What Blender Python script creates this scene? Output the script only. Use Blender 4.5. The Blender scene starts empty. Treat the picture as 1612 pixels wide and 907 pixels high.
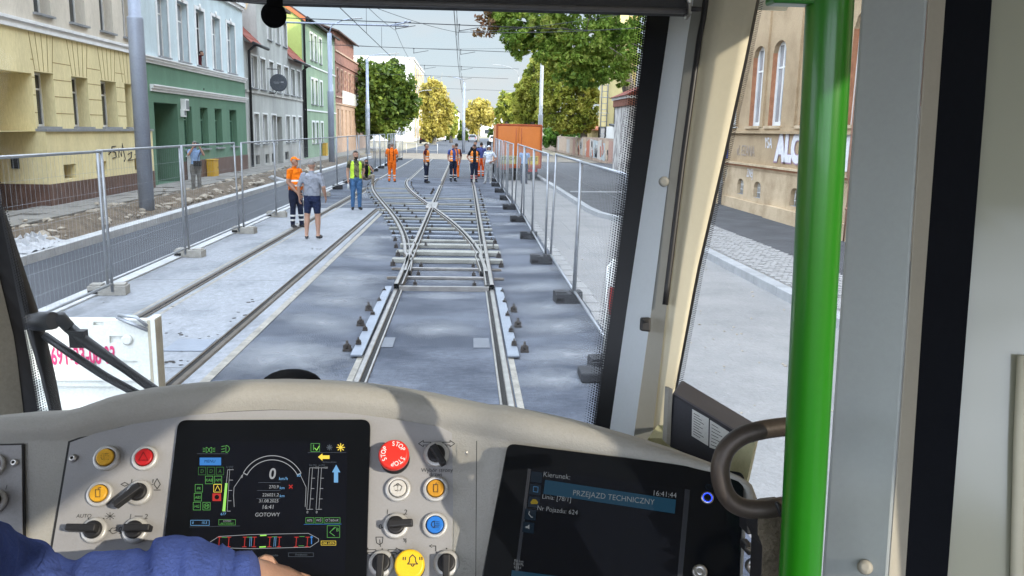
import bpy, bmesh, math, random
import numpy as np
from mathutils import Vector, Matrix, Quaternion
random.seed(7); np.random.seed(7)
R = math.radians
scene = bpy.context.scene
C = bpy.context.collection

# ------------------------------------------------------------------ camera
PW, PH, F, CZ = 1612.0, 907.0, 1280.0, 2.38
YAW, PITCH, ROLL = 0.0614514, 0.1911684, 0.023
_f = Vector((math.sin(YAW)*math.cos(PITCH), math.cos(YAW)*math.cos(PITCH), -math.sin(PITCH)))
_r0 = Vector((math.cos(YAW), -math.sin(YAW), 0)); _u0 = _r0.cross(_f)
CR = math.cos(ROLL)*_r0 + math.sin(ROLL)*_u0
CU = -math.sin(ROLL)*_r0 + math.cos(ROLL)*_u0
EYE = Vector((0, 0, CZ))
cam = bpy.data.cameras.new('camera'); cam_o = bpy.data.objects.new('camera', cam); C.objects.link(cam_o)
M = Matrix((CR, CU, -_f)).transposed().to_4x4(); M.translation = EYE
cam_o.matrix_world = M
cam.sensor_width = 36; cam.lens = F/PW*36; cam.clip_start = 0.05; cam.clip_end = 8000
cam.shift_y = 0.0
scene.camera = cam_o
def ray(px, py): return (px-PW/2)/F*CR - (py-PH/2)/F*CU + _f
def P(px, py, d): return EYE + ray(px, py)*d                    # point at camera depth d
def G(px, py, z=0.0): d = ray(px, py); return EYE + d*((z-CZ)/d.z)   # point on the ground
def onX(px, py, X): d = ray(px, py); return EYE + d*(X/d.x)
def onY(px, py, Y): d = ray(px, py); return EYE + d*(Y/d.y)

# ------------------------------------------------------------------ light
SKY, BANK, BACK, EXPO = .06, (5.6, 5.7, 5.9), (33, 36.5, 43), 1.25
SUN_AZ, SUN_EL = 40.0, 23.0     # azimuth measured from straight behind the camera towards the right
sdir = Vector((math.sin(R(SUN_AZ))*math.cos(R(SUN_EL)), -math.cos(R(SUN_AZ))*math.cos(R(SUN_EL)), math.sin(R(SUN_EL))))
sun = bpy.data.lights.new('sun', 'SUN'); sun.energy = 2.0; sun.angle = R(0.5); sun.color = (1, .9, .74)
sun_o = bpy.data.objects.new('sun', sun); C.objects.link(sun_o)
sun_o.rotation_euler = sdir.to_track_quat('Z', 'Y').to_euler()
world = bpy.data.worlds.new('World'); scene.world = world; world.use_nodes = True
nt = world.node_tree; nt.nodes.clear()
out = nt.nodes.new('ShaderNodeOutputWorld'); bg = nt.nodes.new('ShaderNodeBackground')
sky = nt.nodes.new('ShaderNodeTexSky'); sky.sky_type = 'NISHITA'; sky.sun_disc = False
sky.sun_elevation = R(SUN_EL); sky.sun_rotation = R(180-SUN_AZ); sky.air_density = 1.0; sky.dust_density = 0.6; sky.ozone_density = 3.5
tc = nt.nodes.new('ShaderNodeTexCoord'); mp = nt.nodes.new('ShaderNodeMapping'); mp.inputs['Scale'].default_value = (1, 1, 3.2)
nz = nt.nodes.new('ShaderNodeTexNoise'); nz.inputs['Scale'].default_value = 3.2; nz.inputs['Detail'].default_value = 7; nz.inputs['Roughness'].default_value = .6
sx = nt.nodes.new('ShaderNodeSeparateXYZ'); nt.links.new(tc.outputs['Generated'], sx.inputs[0])
nt.links.new(tc.outputs['Generated'], mp.inputs['Vector']); nt.links.new(mp.outputs[0], nz.inputs['Vector'])
def maprange(src, a, b_, c=0., d=1.):
    n = nt.nodes.new('ShaderNodeMapRange'); n.interpolation_type = 'SMOOTHSTEP'; n.inputs[1].default_value = a; n.inputs[2].default_value = b_; n.inputs[3].default_value = c; n.inputs[4].default_value = d
    nt.links.new(src, n.inputs[0]); return n.outputs[0]
def mul(a, b_):
    n = nt.nodes.new('ShaderNodeMath'); n.operation = 'MULTIPLY'; nt.links.new(a, n.inputs[0]); nt.links.new(b_, n.inputs[1]); return n.outputs[0]
def over(base, fac, col):
    n = nt.nodes.new('ShaderNodeMix'); n.data_type = 'RGBA'; nt.links.new(fac, n.inputs[0]); nt.links.new(base, n.inputs[6]); n.inputs[7].default_value = (*col, 1); return n.outputs[2]
# a low cloud bank over the end of the street, and unseen bright cloud added overhead and behind to fill the shade
bank = mul(maprange(nz.outputs[0], .42, .62), maprange(sx.outputs[2], .17, .06)); up_ = nt.nodes.new('ShaderNodeMath'); up_.operation = 'MAXIMUM'; nt.links.new(maprange(sx.outputs[1], .45, -.15), up_.inputs[0]); nt.links.new(maprange(sx.outputs[2], .26, .48), up_.inputs[1])
back = mul(maprange(nz.outputs[0], .32, .54), up_.outputs[0])
veil = maprange(sx.outputs[2], .02, .26, .92, .5)      # thin high veil, denser towards the horizon
c1 = over(over(sky.outputs[0], veil, (5.2, 5.75, 6.3)), bank, BANK); c2_ = over(c1, back, BACK)
nt.links.new(c2_, bg.inputs[0]); bg.inputs[1].default_value = SKY
nt.links.new(bg.outputs[0], out.inputs[0])
vs = scene.view_settings; vs.view_transform = 'Standard'; vs.look = 'None'; vs.gamma = 1; vs.exposure = EXPO; vs.use_curve_mapping = False
scene.cycles.max_bounces = 8; scene.cycles.transparent_max_bounces = 24; scene.cycles.use_denoising = True
scene.cycles.sample_clamp_indirect = 6; scene.cycles.caustics_reflective = False; scene.cycles.caustics_refractive = False

# ------------------------------------------------------------------ materials
def lin(c):
    if isinstance(c, str):
        c = c.lstrip('#'); c = [int(c[i:i+2], 16)/255 for i in (0, 2, 4)]
        return tuple(x/12.92 if x <= .04045 else ((x+.055)/1.055)**2.4 for x in c)
    return tuple(c)
MATS = {}
def mat(name, col, rough=.7, var=.18, scale=2.0, bump=0., bscale=60., metal=0., spec=.4, col2=None, detail=6, lo=.35, hi=.68, stretch=None, emit=0., coat=0., sss=0., fine=.14, fscale=0.):
    """principled surface with a two-scale procedural mottling in world space and an optional bump"""
    if name in MATS: return MATS[name]
    m = bpy.data.materials.new(name); m.use_nodes = True; MATS[name] = m
    t = m.node_tree; b = t.nodes['Principled BSDF']
    col = lin(col); c2 = lin(col2) if col2 else tuple(x*(1-var) for x in col)
    g = t.nodes.new('ShaderNodeNewGeometry'); vec = g.outputs['Position']
    if stretch:
        q = t.nodes.new('ShaderNodeMapping'); q.inputs['Scale'].default_value = stretch; t.links.new(vec, q.inputs['Vector']); vec = q.outputs[0]
    n = t.nodes.new('ShaderNodeTexNoise'); n.inputs['Scale'].default_value = scale; n.inputs['Detail'].default_value = detail; n.inputs['Roughness'].default_value = .62
    t.links.new(vec, n.inputs['Vector'])
    r = t.nodes.new('ShaderNodeValToRGB'); e = r.color_ramp.elements
    e[0].position = lo; e[1].position = hi; e[0].color = (*c2, 1); e[1].color = (*col, 1)
    t.links.new(n.outputs[0], r.inputs[0])
    if emit or fine <= 0: t.links.new(r.outputs[0], b.inputs['Base Color'])
    else:                                   # fine grit on top of the broad mottling
        nf = t.nodes.new('ShaderNodeTexNoise'); nf.inputs['Scale'].default_value = scale*(23 if not fscale else 1)*(fscale or 1); nf.inputs['Detail'].default_value = 5; nf.inputs['Roughness'].default_value = .75; t.links.new(vec, nf.inputs['Vector'])
        mr = t.nodes.new('ShaderNodeMapRange'); mr.inputs[1].default_value = .3; mr.inputs[2].default_value = .7; mr.inputs[3].default_value = 1-fine; mr.inputs[4].default_value = 1+fine*.55; t.links.new(nf.outputs[0], mr.inputs[0])
        vm = t.nodes.new('ShaderNodeVectorMath'); vm.operation = 'SCALE'; t.links.new(r.outputs[0], vm.inputs[0]); t.links.new(mr.outputs[0], vm.inputs[3]); t.links.new(vm.outputs[0], b.inputs['Base Color'])
    b.inputs['Roughness'].default_value = rough; b.inputs['Metallic'].default_value = metal; b.inputs['Specular IOR Level'].default_value = spec
    if coat: b.inputs['Coat Weight'].default_value = coat; b.inputs['Coat Roughness'].default_value = .08
    if sss: b.inputs['Subsurface Weight'].default_value = sss; b.inputs['Subsurface Radius'].default_value = (.01, .004, .002)
    if bump:
        n2 = t.nodes.new('ShaderNodeTexNoise'); n2.inputs['Scale'].default_value = bscale; n2.inputs['Detail'].default_value = 4
        t.links.new(g.outputs['Position'], n2.inputs['Vector'])
        bp = t.nodes.new('ShaderNodeBump'); bp.inputs['Strength'].default_value = bump; bp.inputs['Distance'].default_value = 1.2/bscale
        t.links.new(n2.outputs[0], bp.inputs['Height']); t.links.new(bp.outputs[0], b.inputs['Normal'])
    if emit:
        b.inputs['Emission Color'].default_value = (*col, 1); b.inputs['Emission Strength'].default_value = emit
    return m
def glow(name, col, s):
    m = mat(name, col, rough=.4, var=0.03, emit=s); t = m.node_tree; b = t.nodes['Principled BSDF']
    for l in list(b.inputs['Base Color'].links): t.links.remove(l)
    b.inputs['Base Color'].default_value = (.004, .004, .005, 1); b.inputs['Specular IOR Level'].default_value = .1; return m
def leaf_mat(name, cols, trans=.35):
    if name in MATS: return MATS[name]
    m = bpy.data.materials.new(name); m.use_nodes = True; MATS[name] = m
    t = m.node_tree; b = t.nodes['Principled BSDF']; o = t.nodes['Material Output']
    g = t.nodes.new('ShaderNodeNewGeometry'); r = t.nodes.new('ShaderNodeValToRGB'); e = r.color_ramp.elements
    while len(e) < len(cols): e.new(.5)
    for i, c in enumerate(cols): e[i].position = i/(len(cols)-1); e[i].color = (*lin(c), 1)
    n = t.nodes.new('ShaderNodeTexNoise'); n.inputs['Scale'].default_value = .55; n.inputs['Detail'].default_value = 3
    t.links.new(g.outputs['Position'], n.inputs['Vector'])
    a = t.nodes.new('ShaderNodeMath'); a.operation = 'MULTIPLY_ADD'; a.inputs[1].default_value = .45
    s2 = t.nodes.new('ShaderNodeMath'); s2.operation = 'MULTIPLY_ADD'; s2.inputs[1].default_value = 1.7; s2.inputs[2].default_value = -.57
    t.links.new(g.outputs['Random Per Island'], a.inputs[0]); t.links.new(n.outputs[0], s2.inputs[0]); t.links.new(s2.outputs[0], a.inputs[2])
    t.links.new(a.outputs[0], r.inputs[0]); t.links.new(r.outputs[0], b.inputs['Base Color'])
    b.inputs['Roughness'].default_value = .5; b.inputs['Specular IOR Level'].default_value = .3
    tr = t.nodes.new('ShaderNodeBsdfTranslucent'); t.links.new(r.outputs[0], tr.inputs[0])
    mix = t.nodes.new('ShaderNodeMixShader'); mix.inputs[0].default_value = trans
    t.links.new(b.outputs[0], mix.inputs[1]); t.links.new(tr.outputs[0], mix.inputs[2]); t.links.new(mix.outputs[0], o.inputs[0])
    return m
def glass_mat(name, tint=(.97, .985, .98), refl=.05):
    m = bpy.data.materials.new(name); m.use_nodes = True; MATS[name] = m
    t = m.node_tree; t.nodes.remove(t.nodes['Principled BSDF']); o = t.nodes['Material Output']
    a = t.nodes.new('ShaderNodeBsdfTransparent'); a.inputs[0].default_value = (*tint, 1)
    g = t.nodes.new('ShaderNodeBsdfGlossy'); g.inputs['Roughness'].default_value = .02
    fr = t.nodes.new('ShaderNodeFresnel'); fr.inputs[0].default_value = 1.12
    s = t.nodes.new('ShaderNodeMixShader'); t.links.new(fr.outputs[0], s.inputs[0])
    t.links.new(a.outputs[0], s.inputs[1]); t.links.new(g.outputs[0], s.inputs[2]); t.links.new(s.outputs[0], o.inputs[0])
    return m

# ------------------------------------------------------------------ objects
def tag(o, label, cat, group=None, kind=None):
    if label: o['label'] = label
    if cat: o['category'] = cat
    if group: o['group'] = group
    if kind: o['kind'] = kind
    return o
def thing(name, label, cat, loc, group=None):
    o = bpy.data.objects.new(name, None); C.objects.link(o); o.location = loc; o.empty_display_size = .2
    return tag(o, label, cat, group)
def wloc(o):
    v = Vector((0, 0, 0))
    while o is not None: v = v + o.location; o = o.parent
    return v
class MB:
    """collects shapes in world space and links them as ONE mesh object"""
    def __init__(s): s.bm = bmesh.new(); s.mats = []
    def mi(s, m):
        if m not in s.mats: s.mats.append(m)
        return s.mats.index(m)
    def face(s, pts, m, smooth=False):
        try:
            f = s.bm.faces.new([s.bm.verts.new(p) for p in pts]); f.material_index = s.mi(m); f.smooth = smooth; return f
        except ValueError: return None
    def box(s, c, d, m, rot=None):
        c = Vector(c); h = Vector(d)*.5; k = s.mi(m); vs_ = []
        for x in (-1, 1):
            for y in (-1, 1):
                for z in (-1, 1):
                    v = Vector((x*h.x, y*h.y, z*h.z))
                    if rot is not None: v = rot @ v
                    vs_.append(s.bm.verts.new(c+v))
        for q in ((0, 1, 3, 2), (4, 6, 7, 5), (0, 4, 5, 1), (2, 3, 7, 6), (0, 2, 6, 4), (1, 5, 7, 3)):
            f = s.bm.faces.new([vs_[i] for i in q]); f.material_index = k
    def bx(s, x0, x1, y0, y1, z0, z1, m): s.box(((x0+x1)/2, (y0+y1)/2, (z0+z1)/2), (abs(x1-x0), abs(y1-y0), abs(z1-z0)), m)
    def prism(s, pts, ext, m, side=None, smooth=False):
        pts = [Vector(p) for p in pts]; ext = Vector(ext); k = s.mi(m); ks = s.mi(side) if side else k
        a = [s.bm.verts.new(p) for p in pts]; b = [s.bm.verts.new(p+ext) for p in pts]
        f = s.bm.faces.new(a); f.material_index = k
        f = s.bm.faces.new(b[::-1]); f.material_index = k
        n = len(a)
        for i in range(n):
            f = s.bm.faces.new((a[i], b[i], b[(i+1) % n], a[(i+1) % n])); f.material_index = ks; f.smooth = smooth
    def tube(s, path, r, m, n=8, cap=True, flat=1.0):
        path = [Vector(p) for p in path]; k = s.mi(m); rs = r if isinstance(r, (list, tuple)) else [r]*len(path)
        rings = []; prev = None
        for i, p in enumerate(path):
            t = (path[min(i+1, len(path)-1)] - path[max(i-1, 0)])
            if t.length < 1e-9: t = Vector((0, 0, 1))
            t.normalize()
            if prev is None:
                a = t.cross(Vector((0, 0, 1)))
                if a.length < .05: a = t.cross(Vector((1, 0, 0)))
            else: a = prev - t*prev.dot(t)
            a.normalize(); prev = a; b = t.cross(a)
            rings.append([s.bm.verts.new(p + (a*math.cos(2*math.pi*j/n) + b*flat*math.sin(2*math.pi*j/n))*rs[i]) for j in range(n)])
        for i in range(len(rings)-1):
            for j in range(n):
                f = s.bm.faces.new((rings[i][j], rings[i][(j+1) % n], rings[i+1][(j+1) % n], rings[i+1][j])); f.material_index = k; f.smooth = n > 4
        if cap:
            for q in (rings[0][::-1], rings[-1]):
                f = s.bm.faces.new(q); f.material_index = k
    def lathe(s, c, ax, prof, m, n=24, cap=True):
        """prof: list of (radius, height along ax)"""
        c = Vector(c); ax = Vector(ax).normalized(); a = ax.cross(Vector((0, 0, 1)))
        if a.length < .05: a = ax.cross(Vector((1, 0, 0)))
        a.normalize(); b = ax.cross(a); rings = []
        ms = m if isinstance(m, list) else [m]*(len(prof)-1)
        for r, h in prof: rings.append([s.bm.verts.new(c+ax*h+(a*math.cos(2*math.pi*j/n)+b*math.sin(2*math.pi*j/n))*r) for j in range(n)])
        for i in range(len(rings)-1):
            for j in range(n):
                f = s.bm.faces.new((rings[i][j], rings[i][(j+1) % n], rings[i+1][(j+1) % n], rings[i+1][j])); f.material_index = s.mi(ms[i]); f.smooth = True
        if cap:
            f = s.bm.faces.new(rings[0][::-1]); f.material_index = s.mi(ms[0])
            f = s.bm.faces.new(rings[-1]); f.material_index = s.mi(ms[-1])
    def ball(s, c, r, m, sub=2, jit=0.):
        k = s.mi(m); r = Vector(r) if not isinstance(r, (int, float)) else Vector((r, r, r))
        g = bmesh.ops.create_icosphere(s.bm, subdivisions=sub, radius=1)
        for v in g['verts']:
            q = 1+random.uniform(-jit, jit); v.co = Vector(c)+Vector((v.co.x*r.x, v.co.y*r.y, v.co.z*r.z))*q
        for v in g['verts']:
            for f in v.link_faces: f.material_index = k; f.smooth = jit == 0 or sub > 2
    def add_mesh(s, me, mtx, m=None):
        n0 = len(s.bm.verts); f0 = len(s.bm.faces)
        s.bm.from_mesh(me); s.bm.verts.ensure_lookup_table(); s.bm.faces.ensure_lookup_table()
        for i in range(n0, len(s.bm.verts)): s.bm.verts[i].co = mtx @ s.bm.verts[i].co
        if m is not None:
            k = s.mi(m)
            for i in range(f0, len(s.bm.faces)): s.bm.faces[i].material_index = k
    def build(s, name, parent=None, loc=None, bevel=0., recalc=True, autosmooth=False):
        if recalc: bmesh.ops.recalc_face_normals(s.bm, faces=s.bm.faces)
        me = bpy.data.meshes.new(name)
        off = Vector(loc) if loc is not None else (wloc(parent) if parent is not None else Vector((0, 0, 0)))
        for v in s.bm.verts: v.co -= off
        s.bm.to_mesh(me); s.bm.free()
        for m in s.mats: me.materials.append(m)
        o = bpy.data.objects.new(name, me); C.objects.link(o)
        if parent is not None:
            o.parent = parent
            if loc is not None: o.location = Vector(loc) - wloc(parent)
        elif loc is not None: o.location = loc
        if bevel:
            b = o.modifiers.new('bevel', 'BEVEL'); b.width = bevel; b.segments = 2; b.limit_method = 'ANGLE'; b.angle_limit = R(40)
        return o
def dup(root, loc, label=None, group=None):
    r = root.copy(); C.objects.link(r); r.location = loc
    if label: r['label'] = label
    if group: r['group'] = group
    for ch in list(root.children):
        c = ch.copy(); C.objects.link(c); c.parent = r
        for g in list(ch.children):
            d = g.copy(); C.objects.link(d); d.parent = c
    return r
_TXT = {}
def text_mesh(s, thick=0.0, ext=0.0):
    key = (s, thick, ext)
    if key in _TXT: return _TXT[key]
    cu = bpy.data.curves.new('lettering', 'FONT'); cu.body = s; cu.align_x = 'CENTER'; cu.align_y = 'CENTER'; cu.size = 1; cu.offset = thick; cu.extrude = ext
    cu.resolution_u = 4
    o = bpy.data.objects.new('lettering', cu); C.objects.link(o)
    dg = bpy.context.evaluated_depsgraph_get(); dg.update()
    me = bpy.data.meshes.new_from_object(o.evaluated_get(dg))
    bpy.data.objects.remove(o); bpy.data.curves.remove(cu)
    _TXT[key] = me; return me
def frame_mtx(o, e, u):
    e = Vector(e).normalized(); u = Vector(u); u = (u-e*u.dot(e)).normalized(); n = e.cross(u)
    m = Matrix((e, u, n)).transposed().to_4x4(); m.translation = o; return m
ORD = ['first', 'second', 'third', 'fourth', 'fifth', 'sixth', 'seventh', 'eighth', 'ninth', 'tenth', 'eleventh', 'twelfth', 'thirteenth', 'fourteenth', 'fifteenth', 'sixteenth', 'seventeenth', 'eighteenth', 'nineteenth', 'twentieth', 'twenty-first', 'twenty-second', 'twenty-third', 'twenty-fourth', 'twenty-fifth', 'twenty-sixth']
# ================================================================== THE SETTING: ground, roads, kerbs
def sheet(name, poly, z, m, sub=None):
    b = MB(); b.face([(x, y, z) for x, y in poly], m); o = b.build(name); o['kind'] = 'structure'; return o
def slab(name, x0, x1, y0, y1, z0, z1, m):
    b = MB(); b.bx(x0, x1, y0, y1, z0, z1, m); o = b.build(name); o['kind'] = 'structure'; return o
m_ground = mat('dusty_ground', '#8f8671', .95, .3, .25, .5, 6)
m_bed = mat('blue_grey_asphalt', (.155, .172, .21), .85, scale=.8, bump=.35, bscale=55, col2=(.036, .045, .066), lo=.40, hi=.80, stretch=(.8, 1.15, 1), fine=.34, fscale=19, detail=9)
m_conc = mat('dusty_white_concrete', (.27, .285, .31), .9, scale=1.1, bump=.25, bscale=40, col2=(.165, .18, .20), lo=.3, hi=.52, detail=10, stretch=(.8, .5, 1), fine=.26, fscale=14)
m_road = mat('new_asphalt', (.06, .066, .08), .8, .3, 1.2, .5, 90, stretch=(1.5, .3, 1))
m_roadR = mat('sandy_road', (.265, .26, .255), .9, scale=.8, bump=.35, bscale=25, col2=(.20, .20, .20), lo=.3, hi=.6, detail=11, fine=.12, fscale=18)
m_side = mat('dark_asphalt_walk', (.085, .087, .095), .85, .35, 1.4, .5, 70)
m_kerb = mat('pale_kerb_concrete', (.50, .51, .52), .85, .25, 2.5, .3, 40)
m_cobble = mat('cobble_stone', (.34, .335, .33), .85, .2, 6, .3, 30)
m_dirt = mat('dug_soil', (.18, .14, .10), .95, .45, 3.5, .9, 14)
m_slabs = mat('worn_paving', (.29, .275, .25), .9, .3, 1.4, .4, 25)
m_lot = mat('sunlit_sandy_lot', (.26, .225, .18), .95, .3, .8, .4, 10)
sheet('ground', [(-3000, -3000), (3000, -3000), (3000, 4500), (-3000, 4500)], -.06, m_ground)
sheet('track_bed', [(-5.05, -6), (1.75, -6), (1.75, 66), (-5.05, 66)], 0.0, m_bed)
sheet('new_surface', [(-5.0, 40.5), (1.7, 40.5), (1.7, 65.9), (-5.0, 65.9)], .004, m_road)
sheet('road', [(-7.35, -6), (-5.05, -6), (-5.05, 66), (-7.35, 66)], -.03, m_road)
sheet('right_road', [(1.75, -6), (4.8, -6), (4.8, 66), (1.75, 66)], -.02, m_roadR)
sheet('concrete_slab', [(-5.05, 3), (-2.42, 3), (-2.42, 24.6), (-5.05, 24.2)], .006, m_conc)
sheet('crossing_lot', [(-9, 66), (16, 66), (18, 82), (-9, 82)], -.02, m_lot)
sheet('far_road', [(-7, 82), (9, 82), (14, 240), (-3, 240)], -.02, m_road)
b = MB()
for y in (7.9, 12.6, 17.3, 21.9): b.face([(-5.0, y, .0075), (-4.12, y+.01, .0075), (-4.12, y+.03, .0075), (-5.0, y+.022, .0075)], mat('slab_joint', (.16, .17, .18), .9, .4, 6)); b.face([(-3.88, y+.01, .0075), (-2.75, y, .0075), (-2.75, y+.02, .0075), (-3.88, y+.03, .0075)], MATS['slab_joint'])
o = b.build('slab_joint'); o['kind'] = 'structure'
b = MB(); b.bx(-5.35, -5.05, -6, 62, -.05, .03, m_kerb); o = b.build('low_kerb'); o['kind'] = 'structure'
# joints across the bed
for i, y in enumerate((25.6, 41.5, 50.0)):
    b = MB(); b.face([(-5.0, y, .005), (-.98 if i == 0 else -4.1, y, .005), (-.98 if i == 0 else -4.1, y+.16, .005), (-5.0, y+.16, .005)], m_conc)
    b.face([(.5, y+.1, .005), (1.7, y+.1, .005), (1.7, y+.3, .005), (.5, y+.3, .005)], m_conc); b.face([(-2.4, y+9, .005), (.4, y+9, .005), (.4, y+9.12, .005), (-2.4, y+9.12, .005)], m_conc)
    o = b.build('road_marking'); o['kind'] = 'structure'
# left pavement: kerb, dug-up soil strip, old slabs
b = MB()
y = -6.0
while y < 66:
    b.bx(-7.62, -7.35, y, y+.985, -.1, .13, m_kerb); y += 1.0
o = b.build('kerb', bevel=.012); o['kind'] = 'structure'
slab('sidewalk', -11.3, -9.7, -6, 100, -.1, .10, m_slabs)
b = MB(); k = b.mi(m_dirt); nx, ny = 9, 220; grid = []
rnd = random.Random(3)
for j in range(ny+1):
    row = []
    for i in range(nx+1):
        x = -9.75 + 2.13*i/nx; yy = -6 + 72*j/ny
        h = .07 + (.22*math.exp(-((i-5.5)/2.2)**2) + rnd.uniform(-.05, .08))*(.35 if i in (0, nx) else 1)*(1 if 6 < yy < 44 else .5)
        row.append(b.bm.verts.new((x + rnd.uniform(-.05, .05)*(0 < i < nx), yy+rnd.uniform(-.1, .1), h)))
    grid.append(row)
for j in range(ny):
    for i in range(nx):
        f = b.bm.faces.new((grid[j][i], grid[j][i+1], grid[j+1][i+1], grid[j+1][i])); f.material_index = k; f.smooth = rnd.random() < .5
o = b.build('soil_strip'); o['kind'] = 'structure'
# old paving slabs, some of them loose
b = MB()
for j in range(70):
    for i in range(3):
        if rnd.random() < .12: continue
        yy = 4+j*.62; x = -11.0+i*.53
        b.box((x, yy, .112+rnd.uniform(0, .012)), (.5, .58, .03), m_slabs, Matrix.Rotation(rnd.uniform(-.03, .03), 3, 'Y') @ Matrix.Rotation(rnd.uniform(-.02, .02), 3, 'Z'))
o = b.build('paving'); o['kind'] = 'structure'
b = MB(); m_rub = mat('rubble_stone', (.42, .37, .30), .95, .35, 4, .5, 12)
for i in range(700):
    yy = rnd.uniform(9, 46); x = rnd.gauss(-8.4, .5); s = rnd.uniform(.03, .15)
    if x > -7.72: continue
    b.ball((x, yy, .17+s*.2), (s, s*1.2, s*.6), m_rub, 1, .3)
tag(b.build('rubble'), 'broken stones and clods along the dug strip behind the left kerb', 'rubble', kind='stuff')
b = MB(); m_plastic = mat('white_sheeting', (.42, .43, .45), .5, .15, 3)
for (cx, cy, w) in ((-7.95, 14.6, .55), (-7.95, 15.4, .35)):
    n = 12; rows = []
    for i in range(n+1):
        rows.append([b.bm.verts.new((cx-w+2*w*i/n, cy-.5+1.0*j/n, .12+.22*abs(math.sin(i*1.7+j*1.1))*math.sin(math.pi*i/n)*math.sin(math.pi*j/n)+rnd.uniform(0, .05))) for j in range(n+1)])
    for i in range(n):
        for j in range(n): f = b.bm.faces.new((rows[i][j], rows[i+1][j], rows[i+1][j+1], rows[i][j+1])); f.material_index = b.mi(m_plastic)
tag(b.build('plastic_sheet'), 'crumpled white plastic sheeting lying on soil behind the kerb', 'plastic sheet')
b = MB()
for (px, py, w) in ((430, 270, .5),):
    c = G(px, py+14, .15)
    for k_ in range(1): b.prism([(c.x+rnd.uniform(-.5, 0), c.y+rnd.uniform(-.6, .6), .12), (c.x+rnd.uniform(.1, .5), c.y+rnd.uniform(-.6, .6), .13), (c.x+rnd.uniform(-.2, .4), c.y, .3)], (.02, .05, .06), m_plastic)
tag(b.build('kerb_offcut'), 'pale broken slab pieces lying by the kerb behind the orange shirted man', 'rubble')

# right side: kerb with cobbled strip and asphalt walk
b = MB(); m_kr = mat('right_kerb_stone', (.38, .39, .40), .85, .25, 2.5, .3, 40); y = -6.0
while y < 20.4:
    b.bx(4.8, 5.02, y, y+.985, -.1, .12, m_kr); y += 1.0
pk = [(4.91, 20.4), (4.75, 21.2), (4.3, 22.2), (3.95, 23.4), (3.85, 25), (3.85, 62)]
for (xa, ya), (xb, yb) in zip(pk, pk[1:]):
    L = math.hypot(xb-xa, yb-ya); n = max(1, int(L/1.0)); an = math.atan2(yb-ya, xb-xa)
    for i in range(n):
        t = (i+.5)/n; b.box((xa+(xb-xa)*t, ya+(yb-ya)*t, .01), (L/n-.012, .2, .22), m_kr, Matrix.Rotation(an, 3, 'Z'))
for i in range(6): b.box((4.6+i*.98, 31.5+.1*i, .07), (.96, .2, .12), m_kr)
o = b.build('kerb', bevel=.012); o['kind'] = 'structure'
slab('sidewalk', 5.02, 12.5, -6, 62, -.1, .095, m_side)
slab('side_asphalt', 3.95, 5.02, 23.5, 62, -.1, .09, m_side)
b = MB()
yy = 4.0; row = 0
while yy < 24.0:
    x = 5.06 + (row % 2)*.05
    while x < 6.35:
        b.box((x+.05, yy, .098+rnd.uniform(-.004, .01)), (.096, .1, .04), m_cobble, Matrix.Rotation(rnd.uniform(-.12, .12), 3, 'Z') @ Matrix.Rotation(rnd.uniform(-.06, .06), 3, 'X')); x += .108
    yy += .112; row += 1
b.box((5.7, 14, .094), (1.3, 20, .016), mat('joint_sand', (.28, .26, .24), .95, .3, 8))
o = b.build('cobbled_strip'); o['kind'] = 'structure'
b = MB()
for i in range(150):
    x = rnd.choice((rnd.gauss(4.6, .12), rnd.uniform(2, 4.7), rnd.gauss(3.4, .25))); y = rnd.uniform(4, 24) if x > 4.2 or rnd.random() < .4 else rnd.gauss(8, 1.2); s = rnd.uniform(.005, .02)
    b.ball((x, y, -.015), (s, s*1.3, s*.7), m_rub, 1, .3)
tag(b.build('grit'), 'small dark stones scattered on the sandy road right of the fence', 'grit', kind='stuff')
b = MB()
for i in range(40):
    x = rnd.uniform(-3.0, -2.75) if i % 2 else rnd.uniform(-4.9, -2.6); y = rnd.uniform(6.8, 11.5); s = rnd.uniform(.008, .03)
    b.ball((x, y, .008), (s*1.3, s, s*.3), mat('asphalt_crumbs', (.07, .065, .06), .95, .3, 9), 1, .4)
for (px, py) in ((262, 527), (270, 573), (505, 393), (470, 352)):
    c = G(px, py)
    for i in range(9):
        s = rnd.uniform(.008, .022); b.ball((c.x+rnd.gauss(0, .12), c.y+rnd.gauss(0, .06), .01), (s*1.2, s, s*.3), MATS['asphalt_crumbs'], 1, .4)
tag(b.build('asphalt_crumbs'), 'dark crumbs of asphalt spilled over the white concrete by the left rail', 'crumbs', kind='stuff')

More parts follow.
